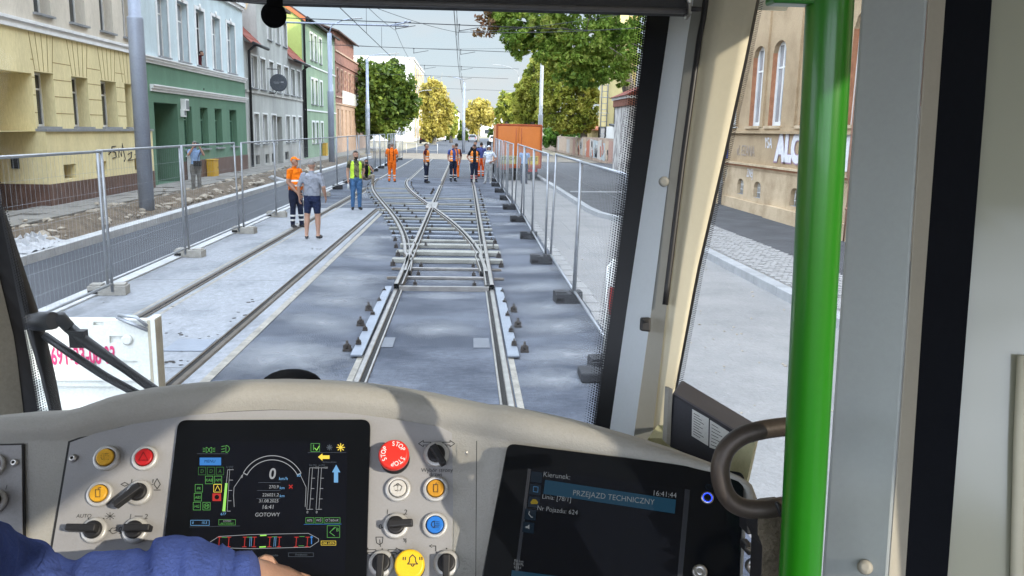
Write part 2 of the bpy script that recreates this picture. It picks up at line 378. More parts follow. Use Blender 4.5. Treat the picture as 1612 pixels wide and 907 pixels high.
# ------------------------------------------------------------------ tracks
m_steel = mat('worn_rail_steel', (.38, .36, .34), .38, .35, 5, .15, 60, metal=.75)
m_railside = mat('rusty_rail_side', (.22, .195, .17), .8, .35, 8, .3, 50)
m_groove = mat('rail_groove', (.02, .019, .018), .9, .2, 6)
m_plate = mat('pale_steel_plate', (.25, .28, .33), .5, .2, 4, .1, 60, metal=.35)
m_tie = mat('pale_tie_beam', (.32, .32, .29), .85, .3, 3, .4, 40)
m_bolt = mat('dark_bolt_steel', (.075, .065, .06), .65, .35, 9, .2, 80, metal=.4)
def rail(b, pts, z, h=.12, head=.066, side=1, groove=True, m_steel=m_steel):
    """grooved rail swept along plan points; side = which side the flangeway lies on"""
    def off(i, d):
        a = Vector(pts[max(i-1, 0)]); c = Vector(pts[min(i+1, len(pts)-1)]); t = (c-a).normalized(); n = Vector((t.y, -t.x))
        return Vector(pts[i]) + n*d
    gz = max(z-.04, .011)
    prof = [(-head/2, z-h, m_railside), (-head/2, z-.012, m_railside), (-head/2+.012, z, m_steel), (head/2-.008, z, m_steel), (head/2, z-.008, m_groove), (head/2+.004, gz, m_groove), (head/2+.044, gz, m_groove), (head/2+.048, z-.003, m_steel), (head/2+.066, z-.003, m_steel), (head/2+.07, z-h, m_railside)]
    if not groove: prof = [(-.075, z-h, m_railside), (-.075, z-h+.02, m_railside), (-head/2, z-h+.035, m_railside), (-head/2, z-.012, m_steel), (-head/2+.012, z, m_steel), (head/2-.012, z, m_steel), (head/2, z-.012, m_railside), (head/2, z-h+.035, m_railside), (.075, z-h+.02, m_railside), (.075, z-h, m_railside)]
    rows = []
    for i in range(len(pts)):
        rows.append([b.bm.verts.new((*off(i, side*d), zz)) for d, zz, _ in prof])
    for i in range(len(pts)-1):
        for j in range(len(prof)-1):
            f = b.bm.faces.new((rows[i][j], rows[i][j+1], rows[i+1][j+1], rows[i+1][j])); f.material_index = b.mi(prof[j][2] if prof[j][2] is prof[j+1][2] or prof[j+1][2] is m_groove else prof[j+1][2])
def straight(x, y0, y1, x1=None): n = 24; return [((x if x1 is None else x+(x1-x)*i/n), y0+(y1-y0)*i/n) for i in range(n+1)]
XL, XR = -.998, .437
m_oldrail = mat('dull_brown_rail', (.115, .095, .075), .65, .35, 8, .2, 60, metal=.2)
def one_rail(pts, z, label, side, groove=True, grp='grooved rails in the paved track'):
    b = MB(); rail(b, pts, z, side=side, groove=groove, m_steel=m_oldrail if 'white' in label else m_steel); return tag(b.build('tram_rail', recalc=False), label, 'rail', grp)
one_rail(straight(-4.05, 3, 33.5, -3.86), .026, 'left rail of the track set in white concrete slab', 1)
one_rail(straight(-2.66, 3, 24.4, -2.52), .026, 'rail along the edge between white slab and blue grey asphalt', -1)
one_rail(straight(XL, -3, 12.0), .026, 'left rail straight ahead of the tram nose', 1)
one_rail(straight(XR, -3, 12.0), .026, 'right rail straight ahead of the tram nose', -1)
one_rail(straight(XL, 34, 66), .026, 'far rail leading to the man with white gloves', 1)
one_rail(straight(XR, 34, 66), .026, 'far rail running past the man in black dungarees', -1)
one_rail(straight(-3.98, 38, 66), .026, 'far left rail running behind the man in all orange', 1)
one_rail(straight(-2.54, 38, 66), .026, 'far rail behind the man in navy trousers', -1)
# pale mortar beside the embedded rails
b = MB()
for x, x1, y1 in ((-4.18, -3.99, 33), (-3.88, -3.7, 33), (-2.74, -2.60, 24.3), (-2.47, -2.36, 24.4)):
    w = .05 if x != -2.47 else .09
    b.face([(x, 3, .009), (x+w, 3, .009), (x1+w, y1, .009), (x1, y1, .009)], mat('mortar_joint', (.36, .34, .30), .9, .4, 7, .3, 30))
for x in (XL-.1, XR+.05): b.face([(x, 3, .006), (x+.06, 3, .006), (x+.06, 8.4, .006), (x, 8.4, .006)], MATS['mortar_joint'])
for x in (XL-.09, XR+.04, -4.06, -2.62): b.face([(x, 38, .006), (x+.06, 38, .006), (x+.06, 66, .006), (x, 66, .006)], MATS['mortar_joint'])
o = b.build('rail_mortar'); o['kind'] = 'structure'

# the turnout, lying bolted on the bed and not yet filled in
def sm(t): t = max(0, min(1, t)); return t*t*(3-2*t)
def centre(y): return -.28 - 2.98*sm((y-12.5)/25.5)
sw = thing('track_turnout', 'unfilled steel track crossover of rails, tie bars and bolts lying on the asphalt', 'turnout', (-.28, 12, 0))
ZT = .10
def tpart(name, pts, side, groove=True):
    b = MB(); rail(b, pts, ZT, h=.11, side=side, groove=groove); return b.build(name, sw, recalc=False)
tpart('rail', straight(XL, 12, 34), 1); tpart('rail', straight(XR, 12, 34), -1)
ys = [13.2+i*(38-13.2)/60 for i in range(61)]
tpart('rail', [(centre(y)-.72+(.05 if y < 15 else 0), y) for y in ys], 1); tpart('rail', [(centre(y)+.717-(.05 if y < 15 else 0), y) for y in ys], -1)
b = MB()                                             # frog casting
b.box((-.97, 25.2, .055), (.34, 1.7, .07), m_steel); b.build('crossing_casting', sw, bevel=.02)
for s in (-1, 1):                                    # tapered splice plates in front of the switch
    b = MB(); x = XL if s < 0 else XR
    b.prism([(x+s*.045, 8.3, .02), (x+s*.17, 8.3, .02), (x+s*.15, 11.9, .06), (x+s*.045, 11.9, .06)], (0, 0, .022), m_plate)
    b.build('splice_plate', sw, bevel=.004)
b = MB(); b.bx(XL+.05, XR-.05, 11.95, 12.01, .0, .07, m_steel); b.build('tie_bar', sw)
def tie(x0, x1, y, w, h, m, skew=0.):
    b = MB(); L = x1-x0; b.box(((x0+x1)/2, y, h/2+.004), (L, w, h), m, Matrix.Rotation(skew, 3, 'Z')); return b.build('tie_bar', sw, bevel=.008)
for y in (12.9, 13.75): tie(XL+.06, XR-.06, y, .035, .05, m_steel); tie(XL-.22, XL-.06, y, .04, .04, m_railside); tie(XR+.06, XR+.22, y, .04, .04, m_railside)
for y, w in ((14.6, .22), (15.55, .3), (16.5, .24)): tie(XL-.28, XR+.28, y, w, .07, m_tie)
y = 17.3; i = 0
while y < 37.5:
    c = centre(y); x0 = c-.95; 
    if y < 33.5:
        tie(x0 if y > 18 else XL-.15, XR+.25 if (y < 30) else c+.9, y, .10 if i % 3 else .16, .05, m_plate if i % 3 else m_tie)
        if y >= 30: tie(XL-.1, XR+.2, y, .09, .05, m_plate)
    else: tie(x0, c+.9, y, .11, .05, m_plate)
    y += .72; i += 1
def bolt(x, y, z=.0, s=1.0):
    b = MB(); p = Vector((x, y, z))
    b.box(p+Vector((0, 0, .015*s)), (.105*s, .10*s, .03*s), m_bolt)
    b.box(p+Vector((0, 0, .05*s)), (.095*s, .045*s, .06*s), m_bolt)
    b.lathe(p+Vector((0, 0, .03*s)), (0, 0, 1), [(.03*s, 0), (.03*s, .062*s), (.028*s, .066*s), (.017*s, .067*s), (.017*s, .105*s), (.012*s, .108*s)], m_bolt, 6)
    return b.build('fastening_bolt', sw)
for s, x in ((-1, XL), (1, XR)):
    for y in (8.6, 9.75, 10.6): bolt(x+s*.245, y, 0, .85)
    for y in (8.7, 9.3, 10.1, 10.9, 11.6): bolt(x+s*.135, y, .05, .55)
    for y in (14.2, 15.3, 17.2): bolt(x+s*.235, y, 0, .85)
    for y in (12.4, 13.3, 14.15): bolt(x-s*.26, y, 0, .62)
for i in range(20):
    y = 16.4+i*1.05; c = centre(y)
    bolt(c-.72-.17, y, 0, .78)
    if y > 27: bolt(c+.72+.17, y, 0, .78)
    if y < 34: bolt(XR+.17, y, 0, .78)
    if y > 29 and y < 33: bolt(XL-.2, y, 0, .9)
    if y < 28 and i % 2 == 0: bolt(XR-.22, y, .05, .6)
    if y < 25: bolt(c-.72+.2, y, .05, .6); bolt(XL+.24 if y < 20 else c-.1, y, .05, .6)
# pale cement dust swept over the dark surface: thin sheets that break up towards their edges
def dust_mat():
    m = bpy.data.materials.new('cement_dust'); m.use_nodes = True; t = m.node_tree; p = t.nodes['Principled BSDF']; o = t.nodes['Material Output']
    p.inputs['Base Color'].default_value = (.30, .315, .34, 1); p.inputs['Roughness'].default_value = .95
    a = t.nodes.new('ShaderNodeAttribute'); a.attribute_name = 'fade'; g = t.nodes.new('ShaderNodeNewGeometry'); n = t.nodes.new('ShaderNodeTexNoise'); n.inputs['Scale'].default_value = 2.6; n.inputs['Detail'].default_value = 9; n.inputs['Roughness'].default_value = .72; n.inputs['Distortion'].default_value = .6
    t.links.new(g.outputs['Position'], n.inputs['Vector']); q = t.nodes.new('ShaderNodeMath'); q.operation = 'MULTIPLY_ADD'; q.inputs[1].default_value = .85; q.inputs[2].default_value = -.80; t.links.new(a.outputs['Fac'], q.inputs[0])
    s = t.nodes.new('ShaderNodeMath'); s.operation = 'ADD'; t.links.new(q.outputs[0], s.inputs[0]); t.links.new(n.outputs[0], s.inputs[1])
    r = t.nodes.new('ShaderNodeMapRange'); r.inputs[1].default_value = -.05; r.inputs[2].default_value = .62; r.inputs[4].default_value = .62; t.links.new(s.outputs[0], r.inputs[0])
    tr = t.nodes.new('ShaderNodeBsdfTransparent'); mx_ = t.nodes.new('ShaderNodeMixShader'); t.links.new(r.outputs[0], mx_.inputs[0]); t.links.new(tr.outputs[0], mx_.inputs[1]); t.links.new(p.outputs[0], mx_.inputs[2]); t.links.new(mx_.outputs[0], o.inputs[0]); return m
m_dust = dust_mat()
b = MB(); lay = b.bm.verts.layers.float.new('fade'); rq = random.Random(21); kk = b.mi(m_dust)
spots = [(XR+.75, y, .62, .28, .5) for y in (8.5, 9.8, 10.9, 12.4, 14.0, 16.2, 18.6, 21, 23.5)]+[(XL-.75, y, .6, .3, -.4) for y in (8.4, 9.9, 11.2, 13, 15.2, 18, 20.5)]+[(-.28, 11.6, .42, .2, .2), (-.3, 12.9, .6, .25, 0), (-.2, 13.8, .6, .2, 0), (-2.0, 8.3, .75, .5, .2), (-1.9, 12.5, .5, .9, .1), (-2.1, 17, .4, 1.2, 0), (-.3, 9.6, .4, .3, .3), (.9, 7.6, .5, .25, .1), (-1.7, 7.2, .7, .3, .3), (-3, 30, .9, 1.5, 0), (.9, 28, .5, 1.2, 0)]
for j_, (x, y, rx, ry, an) in enumerate(spots):
    z = .0034+.0002*j_ if False else .0022+.00005*j_; an += rq.uniform(-.3, .3); cen_ = b.bm.verts.new((x, y, z)); cen_[lay] = 1.0; prev_ = None; rings_ = []
    for k_ in range(1, 5):
        rg = []
        for i in range(24):
            a_ = 6.2832*i/24; u_, v_ = rx*1.9*k_/4*math.cos(a_), ry*2.3*k_/4*math.sin(a_); vv = b.bm.verts.new((x+u_*math.cos(an)-v_*math.sin(an), y+u_*math.sin(an)+v_*math.cos(an), z)); vv[lay] = 1-k_/4; rg.append(vv)
        rings_.append(rg)
    for i in range(24): b.bm.faces.new((cen_, rings_[0][i], rings_[0][(i+1) % 24])).material_index = kk
    for k_ in range(3):
        for i in range(24): b.bm.faces.new((rings_[k_][i], rings_[k_+1][i], rings_[k_+1][(i+1) % 24], rings_[k_][(i+1) % 24])).material_index = kk
tag(b.build('dust'), 'pale cement dust smeared over the dark asphalt around the rails', 'dust', kind='stuff')
b = MB()
for s, x in ((1, XL+.14), (-1, XR-.22)): b.box((x, 8.95, .006), (.18, .42, .004), mat('pale_patch', (.16, .175, .20), .8, .2, 3))
o = b.build('bed_patch'); o['kind'] = 'structure'
b = MB(); c = G(462, 520); b.box((-2.95, 8.75, .012), (.42, .5, .008), m_plate); tag(b.build('drain_cover'), 'small grey steel cover set in white slab beside the rail', 'drain cover')
# ================================================================== BUILDINGS
m_pane = mat('window_glass', (.05, .06, .07), .06, .3, .6, spec=.8)
m_paneL = mat('curtained_glass', (.34, .36, .38), .12, .35, 1.2, spec=.8)
m_white = mat('white_window_paint', (.78, .78, .76), .5, .12, 4)
m_sill = mat('grey_sill_metal', (.28, .29, .30), .5, .2, 5)
m_dark = mat('dark_opening', (.012, .012, .013), .9, .1, 3)
m_black = mat('black_paint', (.014, .014, .016), .45, .2, 5)
m_galv = mat('galvanised_steel', (.36, .38, .41), .42, .22, 6, metal=.55)
class Facade:
    """a wall in the plane x = X; s = +1 looks towards +x (left side of the street), -1 towards -x; depth d runs into the building"""
    def __init__(s, X, side): s.X, s.side = X, side
    def p(s, y, z, d=0.): return Vector((s.X - s.side*d, y, z))
    def px(s, px, py): q = onX(px, py, s.X); return q.y, q.z
    def bx(s, b, y0, y1, z0, z1, d0, d1, m): b.bx(s.X-s.side*d0, s.X-s.side*d1, y0, y1, z0, z1, m)
    def wall(s, b, y0, y1, z0, z1, holes, m, depth=.3, d=0., reveal=None, msel=None):
        """flat face cut by rectangular holes, with reveals; msel(z) may pick the material by height"""
        ys = sorted({y0, y1, *[h[0] for h in holes], *[h[1] for h in holes]}); zs = sorted({z0, z1, *[h[2] for h in holes], *[h[3] for h in holes], *(msel[0] if msel else [])})
        ys = [v for v in ys if y0-1e-6 <= v <= y1+1e-6]; zs = [v for v in zs if z0-1e-6 <= v <= z1+1e-6]
        for i in range(len(ys)-1):
            for j in range(len(zs)-1):
                cy, cz = (ys[i]+ys[i+1])/2, (zs[j]+zs[j+1])/2
                if any(h[0] < cy < h[1] and h[2] < cz < h[3] for h in holes): continue
                q = [s.p(ys[i], zs[j], d), s.p(ys[i+1], zs[j], d), s.p(ys[i+1], zs[j+1], d), s.p(ys[i], zs[j+1], d)]
                b.face(q, msel[1](cz) if msel else m)
        for h in holes:
            dd = h[4] if len(h) > 4 else depth
            mm = reveal or (msel[1]((h[2]+h[3])/2) if msel else m)
            a, c, e, g = (h[0], h[2]), (h[1], h[2]), (h[1], h[3]), (h[0], h[3])
            for (u, v) in ((a, c), (c, e), (e, g), (g, a)):
                b.face([s.p(*u, d), s.p(*v, d), s.p(*v, d+dd), s.p(*u, d+dd)], mm)
    def window(s, parent, y0, y1, z0, z1, depth=.24, pane=None, frame=None, sur=None, sill=True, fw=.06, mull=True, surw=.1, trans=True, arch=0.):
        b = MB(); fr = frame or m_white
        for (a, c, e, g) in ((y0, y0+fw, z0, z1), (y1-fw, y1, z0, z1), (y0+fw, y1-fw, z0, z0+fw), (y0+fw, y1-fw, z1-fw, z1)): s.bx(b, a, c, e, g, depth-.06, depth+.0, fr)
        if mull: s.bx(b, (y0+y1)/2-.03, (y0+y1)/2+.03, z0+fw, z1-fw, depth-.055, depth, fr)
        if trans: s.bx(b, y0+fw, y1-fw, z0+(z1-z0)*.68, z0+(z1-z0)*.68+.05, depth-.05, depth, fr)
        if sur:
            w = surw
            for (a, c, e, g) in ((y0-w, y0, z0, z1+w), (y1, y1+w, z0, z1+w), (y0, y1, z1, z1+w)): s.bx(b, a, c, e, g, -.035, .02, sur)
        if sill: s.bx(b, y0-.08, y1+.08, z0-.05, z0+.004, -.1, depth-.06, m_sill)
        o = b.build('window', parent)
        b = MB(); s.bx(b, y0+fw*.5, y1-fw*.5, z0+fw*.5, z1-fw*.5, depth-.03, depth-.02, pane or m_pane); b.build('pane', o)
        return o
def gable_roof(b, x0, x1, y0, y1, z, h, m, over=.35, soff=None):
    xm = (x0+x1)/2
    a = [(x0-over, y0-over, z), (xm, y0-over, z+h), (x1+over, y0-over, z)]
    b.prism([Vector(v) for v in a] + [Vector((x1+over, y0-over, z-.12)), Vector((xm, y0-over, z+h-.14)), Vector((x0-over, y0-over, z-.12))], (0, y1-y0+2*over, 0), m)
def stucco(name, c, var=.12, **k): k.setdefault('stretch', (1, 1, .22)); return mat(name, c, .92, var*1.5, 1.1, .25, 60, detail=8, **k)
m_yellow = stucco('yellow_stucco', (.82, .71, .40)); m_beige = stucco('beige_stucco', (.66, .60, .50)); m_joint = mat('yellow_joint_line', (.34, .25, .10), .95, .2, 2)
m_plinth = mat('brown_tile_plinth', (.15, .085, .065), .5, .3, 3, .2, 20)
m_green = stucco('green_stucco', (.125, .235, .155)); m_blue = stucco('pale_blue_stucco', (.58, .68, .71)); m_trim = mat('white_trim', (.80, .80, .79), .8, .15, 2)
m_grey = stucco('grey_stucco', (.47, .48, .45), .2); m_greyl = stucco('weathered_grey_stucco', (.50, .49, .45), .35)
m_lime = stucco('lime_stucco', (.46, .58, .18)); m_gwall = stucco('leaf_green_stucco', (.075, .26, .085)); m_pgreen = stucco('pale_green_stucco', (.27, .365, .25))
m_tile = mat('red_roof_tile', (.27, .065, .04), .8, .4, 3, .5, 18, stretch=(1, 4, 1)); m_tiled = mat('dark_roof_tile', (.10, .06, .05), .8, .3, 3, .4, 18)
XF = -11.2; L = Facade(XF, 1)
def rect(f, a, b_, t, bo):            # facade rectangle from two columns and two rows read at the column centre
    cx = (a+b_)/2; y0, _ = f.px(a, bo); y1, _ = f.px(b_, bo); z1 = f.px(cx, t)[1]; z0 = f.px(cx, bo)[1]
    return [min(y0, y1), max(y0, y1), min(z0, z1), max(z0, z1)]

# --- yellow house
Y1 = L.px(229, 200)[0]
h = thing('town_house', 'yellow and beige townhouse with deep portal, long brown plinth and black scrawl', 'house', (XF-4, 20, 0))
lowz = 2.08
low = [rect(L, a, c, t, bo) for a, c, t, bo in ((61, 90, 103, 197), (118, 143, 110, 197), (163, 187, 117, 198), (200, 212, 123, 198))]
zs0, zs1 = lowz+.12, 3.62
low = [[q[0], q[1], zs0, zs1] for q in low]
ups = [[L.px(a, 10)[0], L.px(c, 10)[0], 5.12, 7.2] for a, c in ((53, 79), (109, 133), (156, 176), (192, 208))]
pre = [[Y, Y+1.0, zs0, zs1] for Y in (4, 7, 10)]; preu = [[Y, Y+1.0, 5.12, 7.2] for Y in (4, 7, 10, 13)]
py0 = L.px(57, 200)[0]
port = [py0-3.1, py0-.001, .1, 3.55, 2.2]
b = MB()
L.wall(b, 2, Y1, lowz, 4.62, low+pre+[[port[0], port[1], lowz-.001, 3.55, 2.2]], m_yellow, .42)
L.wall(b, 2, Y1, 4.62, 9.2, ups+preu, m_beige, .35)
L.wall(b, 2, port[0], .1, lowz, [], m_yellow)
for side_y in (port[0], port[1]): b.face([L.p(side_y, .1), L.p(side_y, lowz), L.p(side_y, lowz, 2.2), L.p(side_y, .1, 2.2)], m_yellow)
b.face([L.p(port[0], .1, 2.2), L.p(port[1], .1, 2.2), L.p(port[1], 3.55, 2.2), L.p(port[0], 3.55, 2.2)], m_yellow)
b.face([(XF-8, 2, 0), (XF, 2, 0), (XF, 2, 9.2), (XF-8, 2, 9.2)], m_beige); b.face([(XF-8, Y1, 0), (XF, Y1, 0), (XF, Y1, 9.2), (XF-8, Y1, 9.2)], m_beige)
# projecting base with small cellar openings over a tiled plinth
bas = [rect(L, a, c, t, bo) for a, c, t, bo in ((89, 109, 255, 283), (141, 158, 254, 279), (202, 218, 252, 273))]
bas = [[q[0], q[1], .78, 1.18] for q in bas]
L.wall(b, py0, Y1, .70, lowz, bas, m_yellow, .5, -.22)
b.face([L.p(py0, .1, -.22), L.p(py0, .1, 0), L.p(py0, lowz, 0), L.p(py0, lowz, -.22)], m_yellow); b.face([L.p(Y1, .1, -.22), L.p(Y1, .1, 0), L.p(Y1, lowz, 0), L.p(Y1, lowz, -.22)], m_yellow)
o = b.build('wall', h)
b = MB(); L.bx(b, py0-.01, Y1, .0, .70, -.235, 0, m_plinth); L.bx(b, py0-.02, py0, .0, .70, 0, 2.2, m_plinth); L.bx(b, port[0]-6, port[0], 0, .6, -.02, .05, m_plinth); b.build('plinth', h)
b = MB(); L.bx(b, py0-.02, Y1, lowz, lowz+.07, -.28, .02, m_sill); b.build('ledge', h)
b = MB(); L.bx(b, 2, Y1, 4.62, 4.70, -.08, .02, m_trim); L.bx(b, 2, Y1, 4.70, 4.80, -.03, .02, m_trim); L.bx(b, 2, Y1, 4.80, 4.88, -.10, .02, m_trim); b.build('cornice', h)
b = MB()                                                      # joints of the imitation ashlar
for q in low:
    yc = (q[0]+q[1])/2
    for k_ in (-1.5, -.75, 0, .75, 1.5):
        b.prism([L.p(yc+k_*.30-.012, zs1+.02, -.004), L.p(yc+k_*.30+.012, zs1+.02, -.004), L.p(yc+k_*.42+.012, 4.6, -.004), L.p(yc+k_*.42-.012, 4.6, -.004)], (.003, 0, 0), m_joint)
edges = [py0]+[v for q in low for v in (q[0], q[1])]+[Y1]
for i in range(0, len(edges), 2):
    a, c = edges[i], edges[i+1]
    if c-a < .1: continue
    for z in (2.55, 3.0, 3.45, 3.9):
        b.bx(XF-.001, XF+.004, a, c, z, z+.022, m_joint)
b.build('joint_lines', h)
for q in low: L.window(h, *q, depth=.40, mull=False, trans=True, sill=True)
for q in ups: L.window(h, *q, depth=.33, sill=True)
b = MB()
for q in bas: L.bx(b, q[0], q[1], q[2], q[3], .24, .26, m_dark)
b.build('cellar_window', h)
b = MB(); L.bx(b, port[0]+.3, port[1]-.4, .1, 2.6, 2.14, 2.2, mat('old_wood_door', (.09, .05, .03), .6, .3, 3)); d_ = b.build('door', h)
b = MB(); L.bx(b, py0-.05, py0-.02, 1.1, 1.4, .5, .7, m_black); b.build('letter_box', h)
b = MB(); gable_roof(b, XF-8, XF, 2, Y1, 9.2, 3, m_tile); b.build('roof', h)
# graffiti on the yellow base
def writing(s_, f, px, py, hgt, m, name='graffiti', parent=None, d=-.012, thick=0., shear=0., scale_y=1.):
    y, z = f.px(px, py); e = (0, 1*(-1 if f.side < 0 else 1), 0)
    mt = frame_mtx(f.p(y, z, d), e, (0, 0, 1)) @ Matrix(((hgt, shear*hgt, 0, 0), (0, hgt*scale_y, 0, 0), (0, 0, hgt, 0), (0, 0, 0, 1)))
    b = MB(); b.add_mesh(text_mesh(s_, thick, .004), mt, m); return b.build(name, parent)
m_spray = mat('black_spray', (.03, .03, .035), .8, .2, 9); m_wspray = mat('white_spray', (.72, .72, .74), .8, .2, 9)
def scrawl(name, parent, pts, r, m):
    b = MB()
    for path in pts: b.tube(path, r, m, 5, flat=.35)
    return b.build(name, parent)
def fpath(f, pts, d=-.235): return [f.p(*f.px(x, y), d) for x, y in pts]
scrawl('graffiti', h, [fpath(L, q, -.225) for q in (
    [(158, 236), (162, 240), (159, 243)], [(170, 230), (164, 231), (164, 237), (170, 240), (171, 247), (165, 249)],
    [(176, 248), (175, 234), (180, 246), (181, 226), (186, 250), (184, 254)], [(190, 243), (196, 239), (195, 248), (190, 252), (199, 251)], [(201, 243), (202, 243.6)], [(205, 242), (206, 242.6)])], .03, m_spray)

# --- green and pale blue house
Y2 = L.px(386, 150)[0]
h = thing('town_house', 'townhouse with dark green ground floor and pale blue upper storey', 'house', (XF-4, (Y1+Y2)/2, 0))
up = [[L.px(a, 60)[0], L.px(c, 60)[0], 4.78, 7.05] for a, c in ((249, 265), (280, 296), (309, 322), (334, 346), (357, 369))]
gl = [[L.px(a, 200)[0], L.px(c, 200)[0], 1.32, 3.05] for a, c in ((290, 303), (316, 328), (339, 350), (362, 373))]
dz = [L.px(244, 200)[0], L.px(281, 200)[0], .12, 3.1, 1.2]
b = MB()
L.wall(b, Y1, Y2, .1, 8.6, up+gl+[dz], m_blue, .28, msel=([4.55], lambda z: m_blue if z > 4.55 else m_green))
b.face([L.p(dz[0], .1, 1.2), L.p(dz[1], .1, 1.2), L.p(dz[1], 3.1, 1.2), L.p(dz[0], 3.1, 1.2)], m_green)
b.face([(XF-8, Y2, 0), (XF, Y2, 0), (XF, Y2, 8.6), (XF-8, Y2, 8.6)], m_blue); b.face([(XF-8, Y1+.01, 0), (XF, Y1+.01, 0), (XF, Y1+.01, 8.6), (XF-8, Y1+.01, 8.6)], m_blue)
b.build('wall', h)
b = MB(); L.bx(b, dz[1], Y2, .05, .86, -.03, 0, m_plinth); b.build('plinth', h)
b = MB()
for z, y0 in ((4.55, Y1), (3.58, L.px(236, 140)[0])):
    L.bx(b, y0, Y2, z, z+.09, -.12, .02, m_trim); L.bx(b, y0, Y2, z-.1, z, -.06, .02, m_trim); L.bx(b, y0, Y2, z+.09, z+.14, -.17, .02, m_trim)
L.bx(b, Y1, Y2, 7.95, 8.1, -.12, .02, m_trim); L.bx(b, Y1, Y2, 8.1, 8.3, -.2, .02, m_trim)
b.build('cornice', h)
for q in up:
    L.window(h, *q, depth=.26, sur=m_trim, surw=.13, pane=m_paneL if q is not up[2] else m_dark)
b = MB()
for q in up:
    yc = (q[0]+q[1])/2; b.lathe(L.p(yc, q[3]+.13, -.02), (1, 0, 0), [(.14, 0), (.14, .03), (.02, .05)], m_trim, 10)
b.build('window_ornament', h)
for q in gl: L.window(h, *q, depth=.27, frame=m_green, sill=True, mull=False, pane=mat('green_tinted_pane', (.05, .12, .08), .12, .3, 1))
b = MB(); L.bx(b, dz[0]+.1, dz[1]-.9, .12, 2.25, 1.1, 1.18, mat('dark_green_door', (.022, .07, .045), .5, .4, 2)); L.bx(b, dz[0]+.1, dz[1]-.9, 2.3, 3.0, 1.12, 1.18, m_pane); d_ = b.build('door', h)
b = MB(); q = L.px(263, 237); L.bx(b, dz[1]-.75, dz[1]-.25, .85, 1.35, 1.14, 1.2, m_dark); b.build('vent', h)
b = MB(); gable_roof(b, XF-8, XF, Y1, Y2, 8.6, 3, m_tiled, .2); b.build('roof', h)
def wallbox(name, label, cat, f, px, py, w, hh, dep, m, kind=None):
    y, z = f.px(px, py); b = MB(); f.bx(b, y-w/2, y+w/2, z-hh/2, z+hh/2, -dep, 0, m); f.bx(b, y-w/2+.05, y+w/2-.05, z-hh/2+.06, z+hh/2-.06, -dep-.012, -dep, mat('lamp_face_grey', (.22, .24, .25), .4, .2, 4)); return tag(b.build(name, bevel=.01, loc=f.p(y, z)), label, cat)
wallbox('wall_lamp', 'white framed box lamp above a smaller box by the green doorway', 'lamp', L, 287, 165, .42, .46, .2, m_white)
wallbox('wall_box', 'small white box fixed under the lamp by the green doorway', 'box', L, 286, 178, .3, .3, .14, m_white)
def cabinet(name, label, x, y, w, hh, m):
    b = MB(); b.box((x, y, .1+hh/2), (.3, w, hh), m); b.box((x+.158, y, .1+hh*.55), (.012, w*.84, hh*.7), m); b.box((x+.168, y+w*.3, .1+hh*.55), (.012, .03, .1), m_black); b.box((x, y, .1+hh+.02), (.36, w+.06, .04), m); return tag(b.build(name, bevel=.012, loc=(x, y, .1)), label, 'cabinet')
m_ycab = mat('yellow_cabinet_paint', (.62, .36, .02), .5, .15, 4); m_wcab = mat('white_cabinet_paint', (.62, .63, .62), .5, .2, 4)
cy = L.px(328, 275)[0]; cabinet('utility_cabinet', 'yellow utility cabinet against the brown plinth of the green house', XF+.2, cy, .72, .72, m_ycab)
cy = L.px(297, 275)[0]; cabinet('utility_cabinet', 'white utility cabinet beside the photographer on the left pavement', XF+.2, cy, .55, .95, m_wcab)
cy = L.px(508, 245)[0]; cabinet('utility_cabinet', 'yellow cabinet in front of the pale green house', XF+.2, cy, .8, .95, m_ycab)

# --- grey house with dormers
Y3 = L.px(477, 150)[0]
h = thing('town_house', 'weathered grey rendered house with red tiled roof and black downpipes', 'house', (XF-4, (Y2+Y3)/2, 0))
c2 = lambda x: 200+x*.375
lo = [[L.px(c2(a), 200)[0], L.px(c2(c), 200)[0], 1.35, 2.95] for a, c in ((533, 554), (569, 589), (606, 626), (666, 683), (693, 707), (719, 733))]
uu = [[L.px(c2(a), 120)[0], L.px(c2(c), 120)[0], 4.3, 5.95] for a, c in ((521, 546), (559, 581), (596, 614), (628, 646), (658, 676), (686, 703), (711, 726))]
dm = [[L.px(c2(a), 70)[0], L.px(c2(c), 70)[0], 7.15, 8.6] for a, c in ((590, 608), (624, 640), (654, 670))]
dr = [L.px(c2(634), 250)[0], L.px(c2(655), 250)[0], .1, 2.9, .7]
ba = [[L.px(x, 275)[0], L.px(x+6, 275)[0], .25, .75] for x in (404, 419, 429, 450)]
yd0, yd1 = L.px(405, 70)[0], L.px(452, 70)[0]
b = MB()
L.wall(b, Y2, Y3, .1, 6.55, lo+uu+[dr]+ba, m_grey, .22, msel=([1.2], lambda z: m_grey if z > 1.2 else m_greyl))
L.wall(b, yd0, yd1, 6.55, 9.3, dm, m_grey, .22)
b.face([L.p(yd0, 6.5), L.p(yd0, 9.3), L.p(yd0, 9.3, 3.4), L.p(yd0, 6.5, 3.4)], m_grey); b.face([L.p(yd1, 6.5), L.p(yd1, 9.3), L.p(yd1, 9.3, 3.4), L.p(yd1, 6.5, 3.4)], m_grey)
b.face([(XF-8, Y3, 0), (XF, Y3, 0), (XF, Y3, 6.5), (XF-4, Y3, 9.5), (XF-8, Y3, 6.5)], m_grey)
b.face([L.p(dr[0], .1, .7), L.p(dr[1], .1, .7), L.p(dr[1], 2.9, .7), L.p(dr[0], 2.9, .7)], mat('brown_door', (.08, .06, .05), .7, .3, 3))
b.build('wall', h)
b = MB(); zc = 4.02; L.bx(b, Y2, Y3, zc, zc+.12, -.08, .02, m_greyl); b.build('cornice', h)
for q in lo+uu+dm: L.window(h, *q, depth=.2, sur=m_white, pane=m_paneL, sill=True, trans=False, surw=.09)
b = MB()
